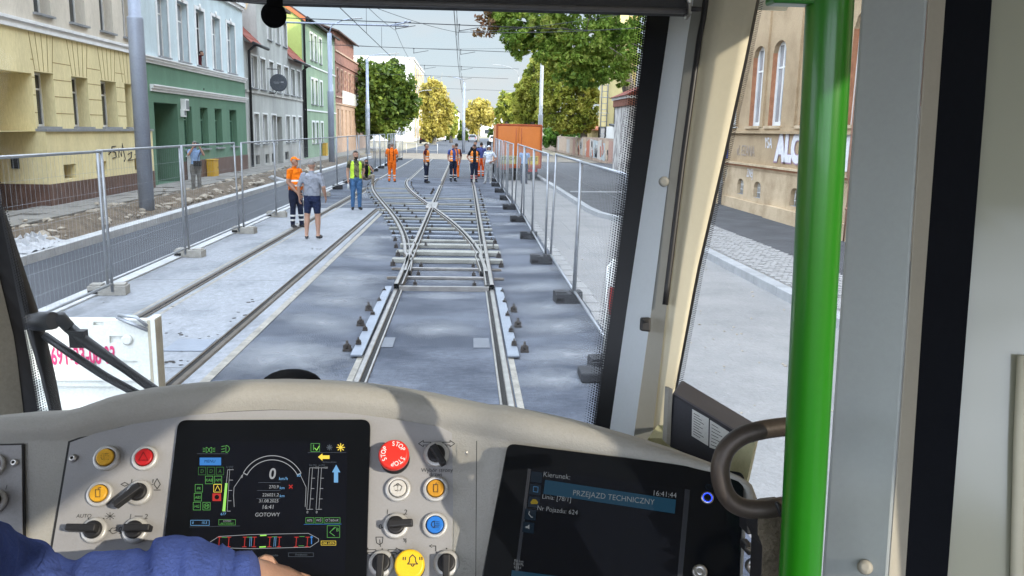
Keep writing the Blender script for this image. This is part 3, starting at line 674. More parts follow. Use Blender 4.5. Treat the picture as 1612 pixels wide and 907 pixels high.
for q in ba: L.bx(b, q[0], q[1], q[2], q[3], .14, .16, m_dark)
b.build('cellar_window', h)
b = MB()                                              # tiled slopes left and right of the dormer, with rows of tiles
for (a, c) in ((Y2, yd0), (yd1, Y3)):
    for k_ in range(11):
        d0 = -.45+k_*.38; z0 = 6.38+(d0+.45)*.95
        b.prism([L.p(a, z0+.05, d0), L.p(a, z0+.42, d0+.42), L.p(a, z0+.36, d0+.42), L.p(a, z0, d0)], (0, c-a, 0), m_tile)
for k_ in range(6): b.prism([L.p(yd0-.15, 9.3+.05, -.25), L.p(yd0-.15, 9.9, 4.2), L.p(yd0-.15, 9.8, 4.2), L.p(yd0-.15, 9.2, -.25)], (0, yd1-yd0+.3, 0), m_tiled) if k_ == 0 else None
b.build('roof', h)
b = MB()
for (a, c) in ((Y2, yd0+.3), (yd1-.3, Y3)): b.tube([L.p(a, 6.42, -.5), L.p(c, 6.42, -.5)], .09, m_black, 8)
for y in (Y2+.6, Y3-.35): b.tube([L.p(y, 6.42, -.5), L.p(y, 6.1, -.12), L.p(y, .2, -.1)], .075, m_black, 8)
b.build('downpipe', h)
b = MB(); b.prism([L.p(yd0-.012, 9.25, .2), L.p(yd0-.012, 9.25, 3.0), L.p(yd0-.012, 8.2, 2.3), L.p(yd0-.012, 8.45, 1.9), L.p(yd0-.012, 7.9, 1.4), L.p(yd0-.012, 8.5, .9), L.p(yd0-.012, 8.4, .5)], (0, .006, 0), stucco('bare_cream_render', (.66, .56, .36))); b.build('bare_render', h)
q = L.px(420, 108); 
y, z = L.px(421, 130); rt = thing('round_sign', 'round dark grey sign with small pale lettering hung from the grey house', 'sign', L.p(y, z, -.6), None)
b = MB(); b.lathe(L.p(y-.04, z, -.62), (0, 1, 0), [(.46, 0), (.49, .02), (.49, .1), (.46, .12)], mat('sign_grey', (.07, .08, .095), .5, .2, 4), 28); b.build('disc', rt)
b = MB(); b.tube([L.p(y+.02, z+.75, 0), L.p(y+.02, z+.75, -.62), L.p(y+.02, z+.45, -.62)], .025, m_black); b.tube([L.p(y+.02, z-.6, 0), L.p(y+.02, z-.6, -.4), L.p(y+.02, z-.45, -.5)], .02, m_black); b.build('bracket', rt)
b = MB(); b.bx(XF+.35, XF+.7, y-.05, y-.046, z+.02, z+.045, m_paneL); b.bx(XF+.75, XF+.92, y-.05, y-.046, z+.0, z+.08, m_paneL); b.bx(XF+.4, XF+.66, y-.05, y-.046, z-.04, z-.02, m_paneL); b.build('lettering', rt)

# --- lime house
Y4 = L.px(528, 150)[0]
h = thing('town_house', 'three storey house in pale green with lime and leaf green gable end', 'house', (XF-5, (Y3+Y4)/2, 0))
ez = L.px(500, 53)[1]; ez = 9.7
rows = []
for a, c in ((603/1058*210+370, 622/1058*210+370), (634/1058*210+370, 652/1058*210+370), (672/1058*210+370, 690/1058*210+370), (757/1058*210+370, 772/1058*210+370)):
    ya, yb = L.px(a, 130)[0], L.px(c, 130)[0]
    rows += [[ya, yb, 7.1, 8.95], [ya, yb, 3.95, 5.75], [ya, yb, 1.1, 2.65]]
b = MB(); L.wall(b, Y3, Y4, .1, ez, rows, m_pgreen, .2)
gy = Y3+.03
def gw(z0, pts, m): b.face([(XF-d, gy, z) for d, z in pts], m)
gw(0, [(0, .1), (9, .1), (9, 9.0), (0, 6.7)], m_gwall); gw(0, [(0, 6.7), (9, 9.0), (9, ez), (5, ez+3.6), (0, ez)], m_lime)
b.face([(XF-10, Y4, 0), (XF, Y4, 0), (XF, Y4, ez), (XF-5, Y4, ez+3.6), (XF-10, Y4, ez)], m_gwall)
b.build('wall', h)
for q in rows: L.window(h, *q, depth=.18, sur=m_white, surw=.14, pane=m_paneL, trans=False)
b = MB()
for z in (6.6, 3.45): L.bx(b, Y3, Y4, z, z+.1, -.06, .02, m_white)
b.build('string_course', h)
b = MB(); gable_roof(b, XF-10, XF, Y3+.25, Y4, ez, 3.6, m_tiled, .35); b.build('roof', h)
b = MB()
b.prism([(XF+.3, Y3-.13, ez-.35), (XF+.3, Y3-.13, ez-.1), (XF-5, Y3-.13, ez+3.45), (XF-5, Y3-.13, ez+3.2)], (0, .06, 0), mat('orange_verge_board', (.55, .16, .06), .7, .2, 3)); b.build('verge_board', h)
b = MB()
for y in (Y3+.45, Y4-3.2): b.tube([L.p(y, ez-.1, -.4), L.p(y, ez-.5, -.1), L.p(y, .2, -.1)], .075, m_black, 8)
b.tube([L.p(Y3, ez-.06, -.42), L.p(Y4, ez-.06, -.42)], .08, m_black, 8); b.build('downpipe', h)
scrawl('graffiti', h, [[(XF+.006-dx, gy-.01, zz) for dx, zz in q] for q in ([(.3, 2.4), (.7, 2.9), (.9, 2.3)], [(.4, 1.9), (1., 2.2), (.6, 1.7)], [(.3, 1.5), (.8, 1.9)])], .04, m_spray)
b = MB(); b.bx(XF-.62, XF-.6, gy-.012, gy+.0, .1, 1.1, m_dark); b.bx(XF-1.4, XF, gy-.01, gy, .1, 1.0, m_dark); b.build('plinth', h)
b = MB(); b.bx(XF-5, XF-4.2, Y3+6, Y3+7, ez+3, ez+4.2, mat('chimney_brick', (.38, .12, .07), .9, .3, 5)); b.build('chimney', h)

# --- brick house
m_brick = mat('red_brick', (.33, .165, .12), .9, .3, 3, .4, 14, col2=(.22, .11, .085)); m_brickt = mat('pale_brick_trim', (.52, .36, .26), .9, .25, 3)
Y5 = L.px(576, 150)[0]
h = thing('town_house', 'old red brick house with arched windows, dark bands and blank white board', 'house', (XF-5, (Y4+Y5)/2, 0))
ez = 8.9; n = 9; rows = []; W_ = (Y5-Y4)/n
for i in range(n):
    ya = Y4+W_*(i+.3); rows += [[ya, ya+W_*.38, 1.6, 3.9], [ya, ya+W_*.38, 5.3, 7.4]]
b = MB(); L.wall(b, Y4, Y5, .1, ez, rows, m_brick, .25, msel=([1.1, 4.3, 4.9], lambda z: m_brickt if z < 4.3 else m_brick))
b.face([(XF-9, Y5, 0), (XF, Y5, 0), (XF, Y5, ez), (XF-9, Y5, ez)], m_brick); b.face([(XF-9, Y4, 0), (XF, Y4, 0), (XF, Y4, ez), (XF-9, Y4, ez)], m_brick); b.face([(XF-9, Y4, ez), (XF, Y4, ez), (XF, Y5, ez), (XF-9, Y5, ez)], m_tiled)
L.wall(b, Y4, Y4+(Y5-Y4)*.55, ez, ez+1.5, [], m_brick); b.face([(XF-9, Y4, ez), (XF, Y4, ez), (XF, Y4, ez+1.5), (XF-9, Y4, ez+1.5)], m_brick)
b.build('wall', h)
for q in rows: L.window(h, *q, depth=.22, pane=m_pane, frame=mat('brown_window_paint', (.12, .07, .05), .6, .2, 4), trans=False, mull=False, sur=m_brickt, surw=.09, sill=False)
b = MB()
for z in (4.3, 4.9, 7.8, ez-.15): L.bx(b, Y4, Y5, z, z+.14, -.1, .02, m_brickt if z != 7.8 else m_brick)
for i in range(n*2): 
    yy = Y4+(Y5-Y4)*(i+.5)/(n*2)
    for z in (5.4, 6.0, 6.6, 7.2): L.bx(b, yy-.12, yy+.12, z, z+.22, -.06, .02, m_plinth if i % 2 else m_brickt)
b.build('brick_band', h)
b = MB(); L.bx(b, L.px(538, 170)[0], L.px(562, 175)[0], 4.45, 5.6, -.14, -.08, m_white); b.build('sign_board', h)
b = MB(); gable_roof(b, XF-9, XF, Y4, Y4+(Y5-Y4)*.55, ez+1.5, 1.6, m_tiled, .5); b.build('roof', h)
b = MB(); b.bx(XF-5, XF-4, Y4+6, Y4+7, ez+1.5, ez+3.4, MATS['chimney_brick']); b.build('chimney', h)

# --- tall white block far along the street
h = thing('apartment_block', 'tall white block with yellow banded street side behind the dark tree', 'building', (-15, 165, 0))
m_cw = mat('cream_render', (.72, .70, .66), .9, .12, .4); m_cy = mat('ochre_render', (.75, .50, .22), .9, .15, .5)
b = MB(); b.bx(-21, -9.4, 152, 190, 0, 14.6, m_cw); b.bx(-21.2, -9.2, 151.8, 190.2, 14.6, 14.9, m_trim); b.build('wall', h)
for i in range(6):
    b = MB(); y0 = 154+i*6; b.bx(-9.4, -9.3, y0+3.2, y0+5.2, .6, 14, m_cy)
    for k_ in range(5): b.bx(-9.4, -9.28, y0+.6, y0+2.4, 1+k_*2.7, 2.6+k_*2.7, m_paneL)
    b.build('window_bay', h)
b = MB()
for i in range(3):
    for k_ in range(5): b.bx(-19+i*3.4, -17.6+i*3.4, 151.95, 152, 1.2+k_*2.7, 2.6+k_*2.7, m_paneL)
b.build('rear_window', h)
def far_house(label, x, y, w, d, hh, m, mr, rh=2.5):
    h = thing('house', label, 'house', (x, y, 0)); b = MB(); b.bx(x-w/2, x+w/2, y, y+d, 0, hh, m); b.build('wall', h)
    b = MB(); b.prism([(x-w/2-.3, y-.3, hh), (x+w/2+.3, y-.3, hh), (x+w*.25, y-.3, hh+rh), (x-w*.25, y-.3, hh+rh)], (0, d+.6, 0), mr); b.build('roof', h)
    for k_ in range(2):
        for i in range(3):
            b = MB(); b.bx(x-w/2+w*(i+.28)/3, x-w/2+w*(i+.72)/3, y-.05, y, 1.0+k_*2.8, 2.5+k_*2.8, m_pane); b.build('window', h)
far_house('distant white house closing the street under the cloud', -7.5, 300, 11, 14, 8.5, m_cw, m_tiled)
far_house('distant pale house behind the yellow roundabout tree', 14, 310, 16, 14, 7, m_cw, m_tile)
far_house('distant low cream house left of the street end', -28, 280, 16, 14, 7, m_cw, m_tile)

# --- tan corner house on the right
m_tan = mat('tan_stucco', (.44, .33, .205), .92, scale=.8, bump=.45, bscale=30, col2=(.285, .205, .12), lo=.3, hi=.62, detail=10)
m_tanlow = mat('stained_tan_base', (.56, .44, .295), .92, scale=1.3, bump=.4, bscale=30, col2=(.37, .275, .17), lo=.34, hi=.6, detail=11)
m_obrick = mat('orange_brick_reveal', (.42, .19, .10), .85, .3, 6, .4, 25)
XB = 8.7; Rf = Facade(XB, -1)
h = thing('town_house', 'old tan stucco house with arched windows, orange brick reveals and graffiti base', 'house', (XB+4, 12, 0))
wins = [[24.05, 25.0, 2.68, 5.0], [22.45, 23.4, 2.68, 5.0], [20.0, 21.15, 2.68, 5.2], [17.3, 18.55, 2.68, 5.2], [14.5, 15.7, 2.68, 5.2]]
bw = [[25.05, 25.65, .58, 1.06], [23.55, 24.15, .58, 1.06], [20.75, 21.35, .58, 1.06], [18.4, 19, .58, 1.06]]
b = MB()
TOP = 22.5; YN = 38.0
hole = [[-10.35, -8.0, 5.9, 9.2, .05]]  # opening added in the unseen tall wall so sun reaches the dashboard
wx = wins+bw
Rf.wall(b, -34, YN, 1.45, 2.52, [], m_tan)
Rf.wall(b, 36, YN, 2.52, 12, [], m_tan)
Rf.wall(b, -34, 36, 2.52, TOP, [[w_[0], w_[1], w_[2], w_[3], .0] for w_ in wins]+hole, m_tan)  # unseen height and rear stretch added to keep sun off the street
Rf.wall(b, -34, YN, .05, 1.45, [[w_[0], w_[1], w_[2], w_[3], .0] for w_ in bw], m_tanlow)
def arch_cut(b, q, dep, m, mrev, seg=10):
    """turns a rectangular hole's head into a segmental arch and lines it with reveals"""
    y0, y1, z0, z1 = q[:4]; rise = (y1-y0)*.32; yc = (y0+y1)/2; a = (y1-y0)/2
    pts = [(y0+(y1-y0)*i/seg) for i in range(seg+1)]; zz = [z1-rise+rise*math.sqrt(max(0, 1-((y-yc)/a)**2)) for y in pts]
    for i in range(seg):
        b.face([Rf.p(pts[i], zz[i]), Rf.p(pts[i+1], zz[i+1]), Rf.p(pts[i+1], z1), Rf.p(pts[i], z1)], m)
        b.face([Rf.p(pts[i], zz[i]), Rf.p(pts[i+1], zz[i+1]), Rf.p(pts[i+1], zz[i+1], dep), Rf.p(pts[i], zz[i], dep)], m)
    for y in (y0, y1): b.face([Rf.p(y, z0), Rf.p(y, zz[0]), Rf.p(y, zz[0], dep), Rf.p(y, z0, dep)], mrev)
    b.face([Rf.p(y0, z0), Rf.p(y1, z0), Rf.p(y1, z0, dep), Rf.p(y0, z0, dep)], m_sill)
for q in wins: arch_cut(b, q, .2, m_tan, m_obrick)
for q in bw: arch_cut(b, q, .35, m_tanlow, m_tanlow)
b.face([(XB, YN, 0), (XB+9, YN, 0), (XB+9, YN, 12), (XB, YN, 12)], m_tan); b.face([(XB, -34, 0), (XB+9, -34, 0), (XB+9, -34, 9), (XB, -34, 9)], m_tan)
b.build('wall', h, recalc=False)
for i, q in enumerate(wins): Rf.window(h, q[0], q[1], q[2], q[3], depth=.19, sill=False, fw=.11, pane=m_paneL)
for q in bw:
    b = MB(); Rf.bx(b, q[0], q[1], q[2], q[3], .33, .35, m_pane)
    for k_ in range(5): yy = q[0]+(q[1]-q[0])*(k_+.5)/5; b.tube([Rf.p(yy, q[2], .12), Rf.p(yy, q[3]-.05, .12)], .014, m_white, 6)
    for zz in (.72, .88): b.tube([Rf.p(q[0], zz, .12), Rf.p(q[1], zz, .12)], .012, m_white, 6)
    b.build('barred_window', h)
b = MB()
for z, hh, d in ((2.46, .07, .10), (2.53, .10, .05), (1.45, .05, .06), (1.50, .06, .1), (1.40, .05, .03)): Rf.bx(b, -34, YN, z, z+hh, -d, .02, m_tan if z > 2 else m_obrick if z == 1.45 else m_tanlow)
b.build('cornice', h)
b = MB(); Rf.bx(b, 16.0, 22.9, .05, 1.39, -.12, .0, m_tanlow); Rf.bx(b, 22.9, YN, .05, .42, -.05, .0, m_tanlow); Rf.bx(b, -34, 16.0, .05, .42, -.05, 0, m_tanlow); b.build('base_course', h) if False else b.bm.free()
b = MB(); Rf.bx(b, 22.9, YN, .05, .42, -.06, .0, m_tanlow); Rf.bx(b, -34, 22.88, .05, .46, -.14, .0, m_tanlow); b.build('base_course', h)
b = MB()
for y, mm in ((27.0, m_sill), (17.75, mat('rusty_pipe', (.30, .17, .12), .8, .3, 6))): b.tube([Rf.p(y, .1, -.1), Rf.p(y, 1.4, -.1), Rf.p(y, 1.55, -.16), Rf.p(y, 9, -.16)], .06, mm, 10); b.lathe(Rf.p(y, .8, -.1), (0, 0, 1), [(.075, 0), (.075, .06)], mm, 10)
b.build('downpipe', h)
b = MB()
for y in (21.6, 23.92, 26.2, 19.3): Rf.bx(b, y-.22, y+.0, 2.64, 9, -.06, .0, m_tan)
for q in wins: Rf.bx(b, q[0]-.12, q[1]+.12, 2.6, 2.68, -.09, .1, m_tanlow)
b.build('pilaster', h)
b = MB(); g_ = random.Random(8); m_patch = mat('bare_plaster', (.50, .42, .31), .95, .3, 4, .5, 25)
for i in range(26):
    y, z, s = g_.uniform(14, 27.5), g_.choice((g_.uniform(.2, 1.3), g_.uniform(2.8, 5.5))), g_.uniform(.08, .3)
    if any(q[0]-.3 < y < q[1]+.3 and q[2]-.3 < z < q[3]+.3 for q in wins+bw): continue
    n = 9; b.face([Rf.p(y+s*g_.uniform(.6, 1.2)*math.cos(6.283*k_/n), z+s*g_.uniform(.5, 1.3)*math.sin(6.283*k_/n), -.004 if z > 1 else -.064 if z < .42 else -.004) for k_ in range(n)], m_patch if i % 2 else m_tanlow)
b.build('bare_patch', h, recalc=False)
# graffiti on the tan house
m_lil = mat('lilac_spray', (.36, .24, .33), .85, .2, 7)
def wr(s_, px, py, hgt, m, thick, d, sx=1.0):
    y, z = Rf.px(px, py); mt = frame_mtx(Rf.p(y, z, d), (0, -1, 0), (0, 0, 1)) @ Matrix(((hgt*sx, 0, 0, 0), (0, hgt, 0, 0), (0, 0, hgt, 0), (0, 0, 0, 1)))
    b = MB(); b.add_mesh(text_mesh(s_, thick, .003), mt, m); return b
b = wr('ALCE', 1247, 235, 1.02, m_lil, .09, -.012, .92); b.build('graffiti_outline', h)
b = wr('ALCE', 1247, 235, 1.0, m_wspray, .06, -.02, .92); b.build('graffiti', h)
b = wr('R', 1341, 243, 1.1, m_wspray, .06, -.02); b.build('graffiti', h)
b = wr('YSA', 1210, 226, .42, m_wspray, .012, -.012, .8); b.build('graffiti', h)
b = wr('vL EZANA', 1174, 238, .46, mat('faded_spray', (.40, .33, .27), .85, .2, 7), .004, -.012, .8); b.build('graffiti', h)
b = wr('ZNEJ', 1181, 273, .36, m_wspray, .008, -.012, .7); b.build('graffiti', h)
b = MB(); y, z = Rf.px(1144, 228); Rf.bx(b, y-.25, y+.25, 1.65, 2.3, -.05, -.02, mat('blue_plate', (.04, .08, .35), .5, .15, 5)); tag(b.build('blue_plate', loc=Rf.p(y, z)), 'small blue plate on the tan house beside the windscreen pillar', 'plate')
b = MB(); y, z = Rf.px(1158, 190); Rf.bx(b, y-.2, y+.2, z-.15, z+.35, -.2, -.01, m_wcab); Rf.bx(b, y-.12, y+.12, z, z+.25, -.215, -.2, m_dark); Rf.bx(b, y-.3, y+.3, 2.62, z-.2, -.12, -.01, m_wcab); tag(b.build('meter_box', bevel=.01, loc=Rf.p(y, z)), 'white meter box with dark front on the tan house wall', 'box')
# ================================================================== RIGHT SIDE: wall, gate pillar, tower, shed, truck
m_gw = mat('graffiti_wall_base', (.44, .34, .27), .9, scale=1.1, bump=.3, bscale=20, col2=(.27, .20, .16), detail=9)
def wallseg(b, a, c, z0, z1, t, m):
    a, c = Vector((*a, 0)), Vector((*c, 0)); d = (c-a); L_ = d.length; an = math.atan2(d.y, d.x); b.box(((a.x+c.x)/2, (a.y+c.y)/2, (z0+z1)/2), (L_, t, z1-z0), m, Matrix.Rotation(an, 3, 'Z'))
W0, W1, W2 = Vector((11.2, 55)), Vector((11.25, 78)), Vector((11.3, 120))
gwall = thing('garden_wall', 'long low roadside wall covered in faded red, white and blue graffiti', 'wall', (11.7, 66, 0))
b = MB(); wallseg(b, W0, W1, 0, 1.95, .3, m_gw); wallseg(b, W1, W2, 0, 1.85, .3, m_gw); b.build('wall', gwall)
b = MB(); n = Vector((-1, .045)).normalized(); rr = random.Random(11)
tones = [mat('spray_white', (.50, .47, .44), .85, .25, 5), mat('spray_pink', (.44, .27, .22), .85, .25, 5), mat('spray_blue', (.40, .45, .47), .85, .25, 5), mat('spray_red', (.46, .17, .11), .85, .25, 5), mat('spray_sand', (.52, .40, .30), .85, .25, 5)]
y = 56.3; i = 0
seq = [3, 1, 1, 4, 2, 0, 2, 0, 3, 4, 0, 4, 4, 1, 4, 0, 4, 4, 4, 0, 4, 4]
while y < 118 and i < len(seq)*1:
    w = rr.uniform(1.4, 3.4); x = 11.2+(y-55)*.0022-.165
    b.prism([(x, y, .15+rr.uniform(0, .2)), (x+w*.0022, y+w, .15+rr.uniform(0, .2)), (x+w*.0022, y+w, 1.5+rr.uniform(0, .4)), (x, y, 1.5+rr.uniform(0, .4))], (-.006, 0, 0), tones[seq[i]]); y += w+.05; i += 1
b.build('painted_panel', gwall)
b = MB()
for k_ in range(26):
    y = 57+rr.uniform(0, 24); x = 11.2+(y-55)*.0022-.18; z = rr.uniform(.5, 1.4); s = rr.uniform(.2, .5)
    b.tube([(x, y+s*math.cos(a*.7+k_)*(.6+.4*math.sin(a)), z+s*math.sin(a*1.1+k_)) for a in range(9)], .03, tones[rr.choice((0, 0, 2, 3))] if k_ % 3 else m_spray, 5)
b.build('graffiti', gwall)
b = MB(); b.box((11.15, 55.0, .2), (.9, 1.8, .35), m_kerb, Matrix.Rotation(.1, 3, 'X')); b.box((11.1, 53.2, .18), (.8, 1.2, .3), m_kerb); tag(b.build('concrete_block', bevel=.06), 'white concrete blocks lying at the foot of graffiti wall', 'block')
# gate pillar / little gatehouse with tiled cap
gp = thing('gatehouse', 'whitewashed gatehouse scrawled with grey graffiti under a red tiled cap', 'gatehouse', (11.4, 49, 0))
m_wash = mat('scrawled_whitewash', (.60, .58, .55), .9, scale=2.6, bump=.2, bscale=20, col2=(.30, .28, .27), lo=.42, hi=.56, detail=10, stretch=(1, 1, .6))
m_capb = mat('cap_brick', (.30, .13, .09), .9, .3, 5, .4, 25)
b = MB(); b.bx(9.35, 12.0, 47, 51.5, 0, 3.95, m_wash); b.build('wall', gp)
b = MB(); b.bx(9.23, 12.1, 46.9, 51.6, 3.95, 4.35, m_capb); b.bx(9.15, 12.2, 46.8, 51.7, 4.35, 4.5, m_trim); b.build('cornice', gp)
b = MB(); b.prism([(9.0, 46.7, 4.5), (12.25, 46.7, 4.5), (11.5, 46.7, 5.6)], (0, 5.2, 0), m_tile); b.build('roof', gp)
# yellow tower with ladder
tw = thing('tower', 'pale yellow narrow tower with a caged metal ladder up its side', 'tower', (14.3, 70, 0))
m_cream = stucco('cream_yellow_stucco', (.66, .55, .27)); m_creamd = stucco('ochre_stucco', (.58, .42, .17))
b = MB(); b.bx(12.0, 13.5, 70, 74, 0, 12, m_cream); b.bx(13.5, 14.4, 70.15, 74, 0, 12, m_creamd); b.build('wall', tw)
b = MB()
for x in (11.5, 12.0): b.tube([(x, 69.8, 2), (x, 69.8, 11)], .05, m_galv, 6)
for k_ in range(18): b.tube([(11.5, 69.8, 2.3+k_*.5), (12.0, 69.8, 2.3+k_*.5)], .025, m_galv, 5)
for k_ in range(6): b.tube([(11.75+.45*math.cos(a), 69.7-.5*math.sin(a), 4+k_*1.3) for a in [math.pi*j/8 for j in range(9)]], .025, m_galv, 5)
b.tube([(12.7, 69.9, 2.5), (12.7, 69.9, 5.2)], .06, m_black, 6); b.build('ladder', tw)
hall = thing('hall', 'dark windowed hall standing behind the leaning tree trunk', 'building', (20, 66, 0))
b = MB(); b.bx(16.2, 26, 64, 75, 0, 11, mat('slate_wall', (.20, .22, .24), .8, .3, 1)); b.build('wall', hall)
for i in range(3):
    b = MB(); b.bx(16.8+i*1.5, 17.9+i*1.5, 63.9, 64, 3, 9, m_pane); b.bx(16.75+i*1.5, 17.95+i*1.5, 63.86, 63.9, 6, 6.1, m_white); b.build('window', hall)
sh = thing('shed', 'flat roofed garage shed with open dark doorway and brick panel', 'shed', (12.5, 62, 0))
b = MB(); b.bx(12.0, 14.5, 60, 66, 0, 2.75, m_cream); b.bx(11.6, 14, 57.2, 60, 0, 2.45, mat('brick_panel', (.33, .12, .08), .9, .35, 5, .4, 20)); b.build('wall', sh)
b = MB(); b.prism([(11.35, 56.8, 2.52), (14.8, 56.8, 2.52), (14.8, 66.4, 2.95), (11.6, 66.4, 2.95)], (0, 0, .16), mat('bitumen_roof', (.07, .075, .085), .7, .2, 3)); b.build('roof', sh)
b = MB(); b.bx(12.0, 12.06, 66.0, 74, 1.2, 2.9, m_white); b.bx(12.1, 14, 66.1, 70, 0.2, 2.7, m_dark); b.bx(11.98, 12.0, 70.5, 73, 1.9, 2.75, tones[0]); b.build('doorway', sh)
og = thing('garage', 'low garage with orange red roof glimpsed behind the shed', 'garage', (13.6, 80, 0))
b = MB(); b.bx(12.8, 17, 77, 86, 0, 2.6, m_cream); b.build('wall', og)
b = MB(); b.prism([(12.5, 76.6, 2.6), (17.2, 76.6, 2.6), (17.2, 76.6, 3.6), (15, 76.6, 3.5)], (0, 10, 0), mat('orange_roof', (.50, .14, .05), .8, .25, 3)); b.build('roof', og)

# orange box truck
TY = 40.0
tl, tr_ = onY(783, 196, TY), onY(852.5, 197, TY); bl = onY(785, 262, TY)
x0, x1, z0, z1 = tl.x, tr_.x, bl.z+.05, tl.z
m_or = mat('orange_truck_paint', (.66, .19, .03), .45, .1, 1.2, coat=.1); m_ord = mat('dark_orange_edge', (.40, .08, .02), .5, .15, 2); m_tyre = mat('tyre_rubber', (.018, .018, .02), .9, .2, 8)
tk = thing('box_truck', 'orange box truck with closed double rear doors and yellow notice strips', 'truck', ((x0+x1)/2, TY+3, 0))
b = MB(); b.bx(x0, x1, TY+.04, TY+5.2, z0, z1, m_or); b.bx(x0-.03, x1+.03, TY+.0, TY+.1, z1-.05, z1+.04, m_ord); b.bx(x1-.02, x1+.05, TY-.02, TY+.1, z0-.05, z1, m_ord); b.bx(x0-.05, x0+.02, TY-.02, TY+.1, z0, z1, m_ord); b.bx(x0-.03, x1+.04, TY-.02, TY+.2, z0-.12, z0, m_ord); b.build('cargo_box', tk, bevel=.015)
xm = x0+(x1-x0)*.49
for a, c, nm in ((x0+.05, xm-.012, 'left'), (xm+.012, x1-.06, 'right')):
    b = MB(); b.bx(a, c, TY-.005, TY+.035, z0+.04, z1-.08, m_or); d_ = b.build('rear_door', tk, bevel=.01)
    b = MB(); yel = mat('yellow_notice', (.70, .52, .06), .6, .15, 4) if nm == 'right' else mat('pale_notice', (.55, .52, .22), .6, .25, 4)
    b.bx(a+.12, c-.05, TY-.011, TY-.006, z0+.08, z0+.48, yel); s_ = b.build('notice_strip', d_)
    b = MB(); b.add_mesh(text_mesh('GO OV' if nm == 'left' else 'TO REME', .01, .002), frame_mtx(Vector(((a+c)/2+.03, TY-.014, z0+.33)), (1, 0, 0), (0, 0, 1)) @ Matrix.Diagonal((.19, .24, .2, 1)), m_black); b.build('lettering', d_)
    b = MB(); b.tube([((c if nm == 'left' else a)+(-.12 if nm == 'left' else .12), TY-.03, z0+.1), ((c if nm == 'left' else a)+(-.12 if nm == 'left' else .12), TY-.03, z1-.15)], .014, m_ord, 6); b.build('lock_rod', d_)
b = MB(); b.bx(x0+.2, x1-.2, TY+.1, TY+7.2, .42, z0-.13, m_black); b.bx(x0+.1, x1-.1, TY+.0, TY+.12, .3, .42, m_black); b.bx(x0+.15, x0+.6, TY-.01, TY+.0, .5, .62, mat('tail_lamp_red', (.4, .02, .01), .3, .1, 5)); b.bx(x1-.6, x1-.15, TY-.01, TY+.0, .42, .56, MATS['tail_lamp_red']); b.build('chassis', tk)
b = MB(); b.bx(x0+.05, x1-.05, TY+5.4, TY+7.3, .5, 2.35, m_cw); b.bx(x0+.02, x1-.02, TY+6.4, TY+7.0, 1.4, 2.1, m_pane); b.build('cab', tk, bevel=.06)
b = MB(); b.box((x0-.18, TY+6.9, 1.5), (.25, .08, .5), m_black); b.tube([(x0+.1, TY+6.9, 1.7), (x0-.18, TY+6.9, 1.75)], .02, m_black, 6); b.build('wing_mirror', tk)
for x, y in ((x0+.22, TY+1.2), (x1-.22, TY+1.2), (x0+.2, TY+6.2), (x1-.2, TY+6.2)):
    b = MB(); b.lathe((x-.18, y, .42), (1, 0, 0), [(.2, 0), (.4, .02), (.42, .06), (.42, .3), (.4, .34), (.2, .36)], m_tyre, 20); w_ = b.build('wheel', tk)
    b = MB(); b.lathe((x-.19, y, .42), (1, 0, 0), [(.03, -.0), (.2, .0), (.2, .38), (.03, .38)], m_galv, 16); b.build('rim', w_)

# ================================================================== POLES, LAMPS, WIRES
m_pole = mat('blue_grey_pole_paint', (.33, .37, .45), .5, .15, 1.5, .1, 30, metal=.2); m_polep = mat('pale_pole_paint', (.36, .37, .37), .55, .15, 1.5)
def pole(name, label, cat, x, y, z0, h_, r0, r1, m, step=None, lamp=None, grp=None, arm=None, lean=0.):
    t = thing(name, label, cat, (x, y, z0), grp); b = MB()
    hs = step or h_*.5
    b.lathe((x, y, z0), (lean, 0, 1), [(r0*1.0, 0), (r0, hs), (r0*.97, hs+.04), (r1*1.08, hs+.06), (r1, h_)], m, 16); b.build('shaft', t)
    b = MB(); b.lathe((x, y, z0-.02), (0, 0, 1), [(r0*1.5, 0), (r0*1.5, .04), (r0*1.1, .05)], m, 16); b.build('base_plate', t)
    if lamp:
        dx, up_ = lamp; top = Vector((x+lean*h_, y, z0+h_)); b = MB(); pts = [top, top+Vector((dx*.08, 0, up_*.5)), top+Vector((dx*.4, 0, up_*.85)), top+Vector((dx*.75, 0, up_))]
        b.tube(pts, .04, m, 8); b.build('lamp_arm', t); b = MB(); e = pts[-1]; b.box(e+Vector((dx*.14, 0, .01)), (abs(dx)*.34, .2, .08), m_polep, Matrix.Rotation(-.08*(1 if dx > 0 else -1), 3, 'Y')); b.build('luminaire', t, bevel=.02)
    return t
pole('catenary_pole', 'thick blue grey stepped pole in front of the yellow house', 'pole', -8.05, 21.2, .1, 10.5, .185, .135, m_pole, 4.75)
q = G(517, 243); pole('catenary_pole', 'tall blue grey lamp pole in front of the pale green house', 'pole', -8.35, 52.5, .1, 7.9, .19, .13, m_pole, 4.4, (1.9, .9))
pole('catenary_pole', 'grey lamp pole beside the brick house and the dark tree', 'pole', -8.4, 72.5, .1, 8.0, .19, .12, m_pole, 4.2, (2.6, .5))
pole('catenary_pole', 'slim grey pole with curved lamp at the centre of the far crossing', 'pole', -.1, 84, 0, 7.0, .16, .12, m_pole, 3, (-1.6, .5))
pole('street_lamp', 'thin far lamp post above the left part of orange truck', 'lamp', 6.9, 108, 0, 9.2, .12, .07, m_polep, 3, (-3.2, 1.4))
pole('catenary_pole', 'tall pale pole rising behind the right edge of orange truck', 'pole', 5.3, 58, .1, 11.4, .17, .12, m_polep, 3.4)
pole('catenary_pole', 'pale pole half hidden by dotted windscreen edge', 'pole', 5.9, 27, .1, 5.85, .15, .13, m_polep, 5)
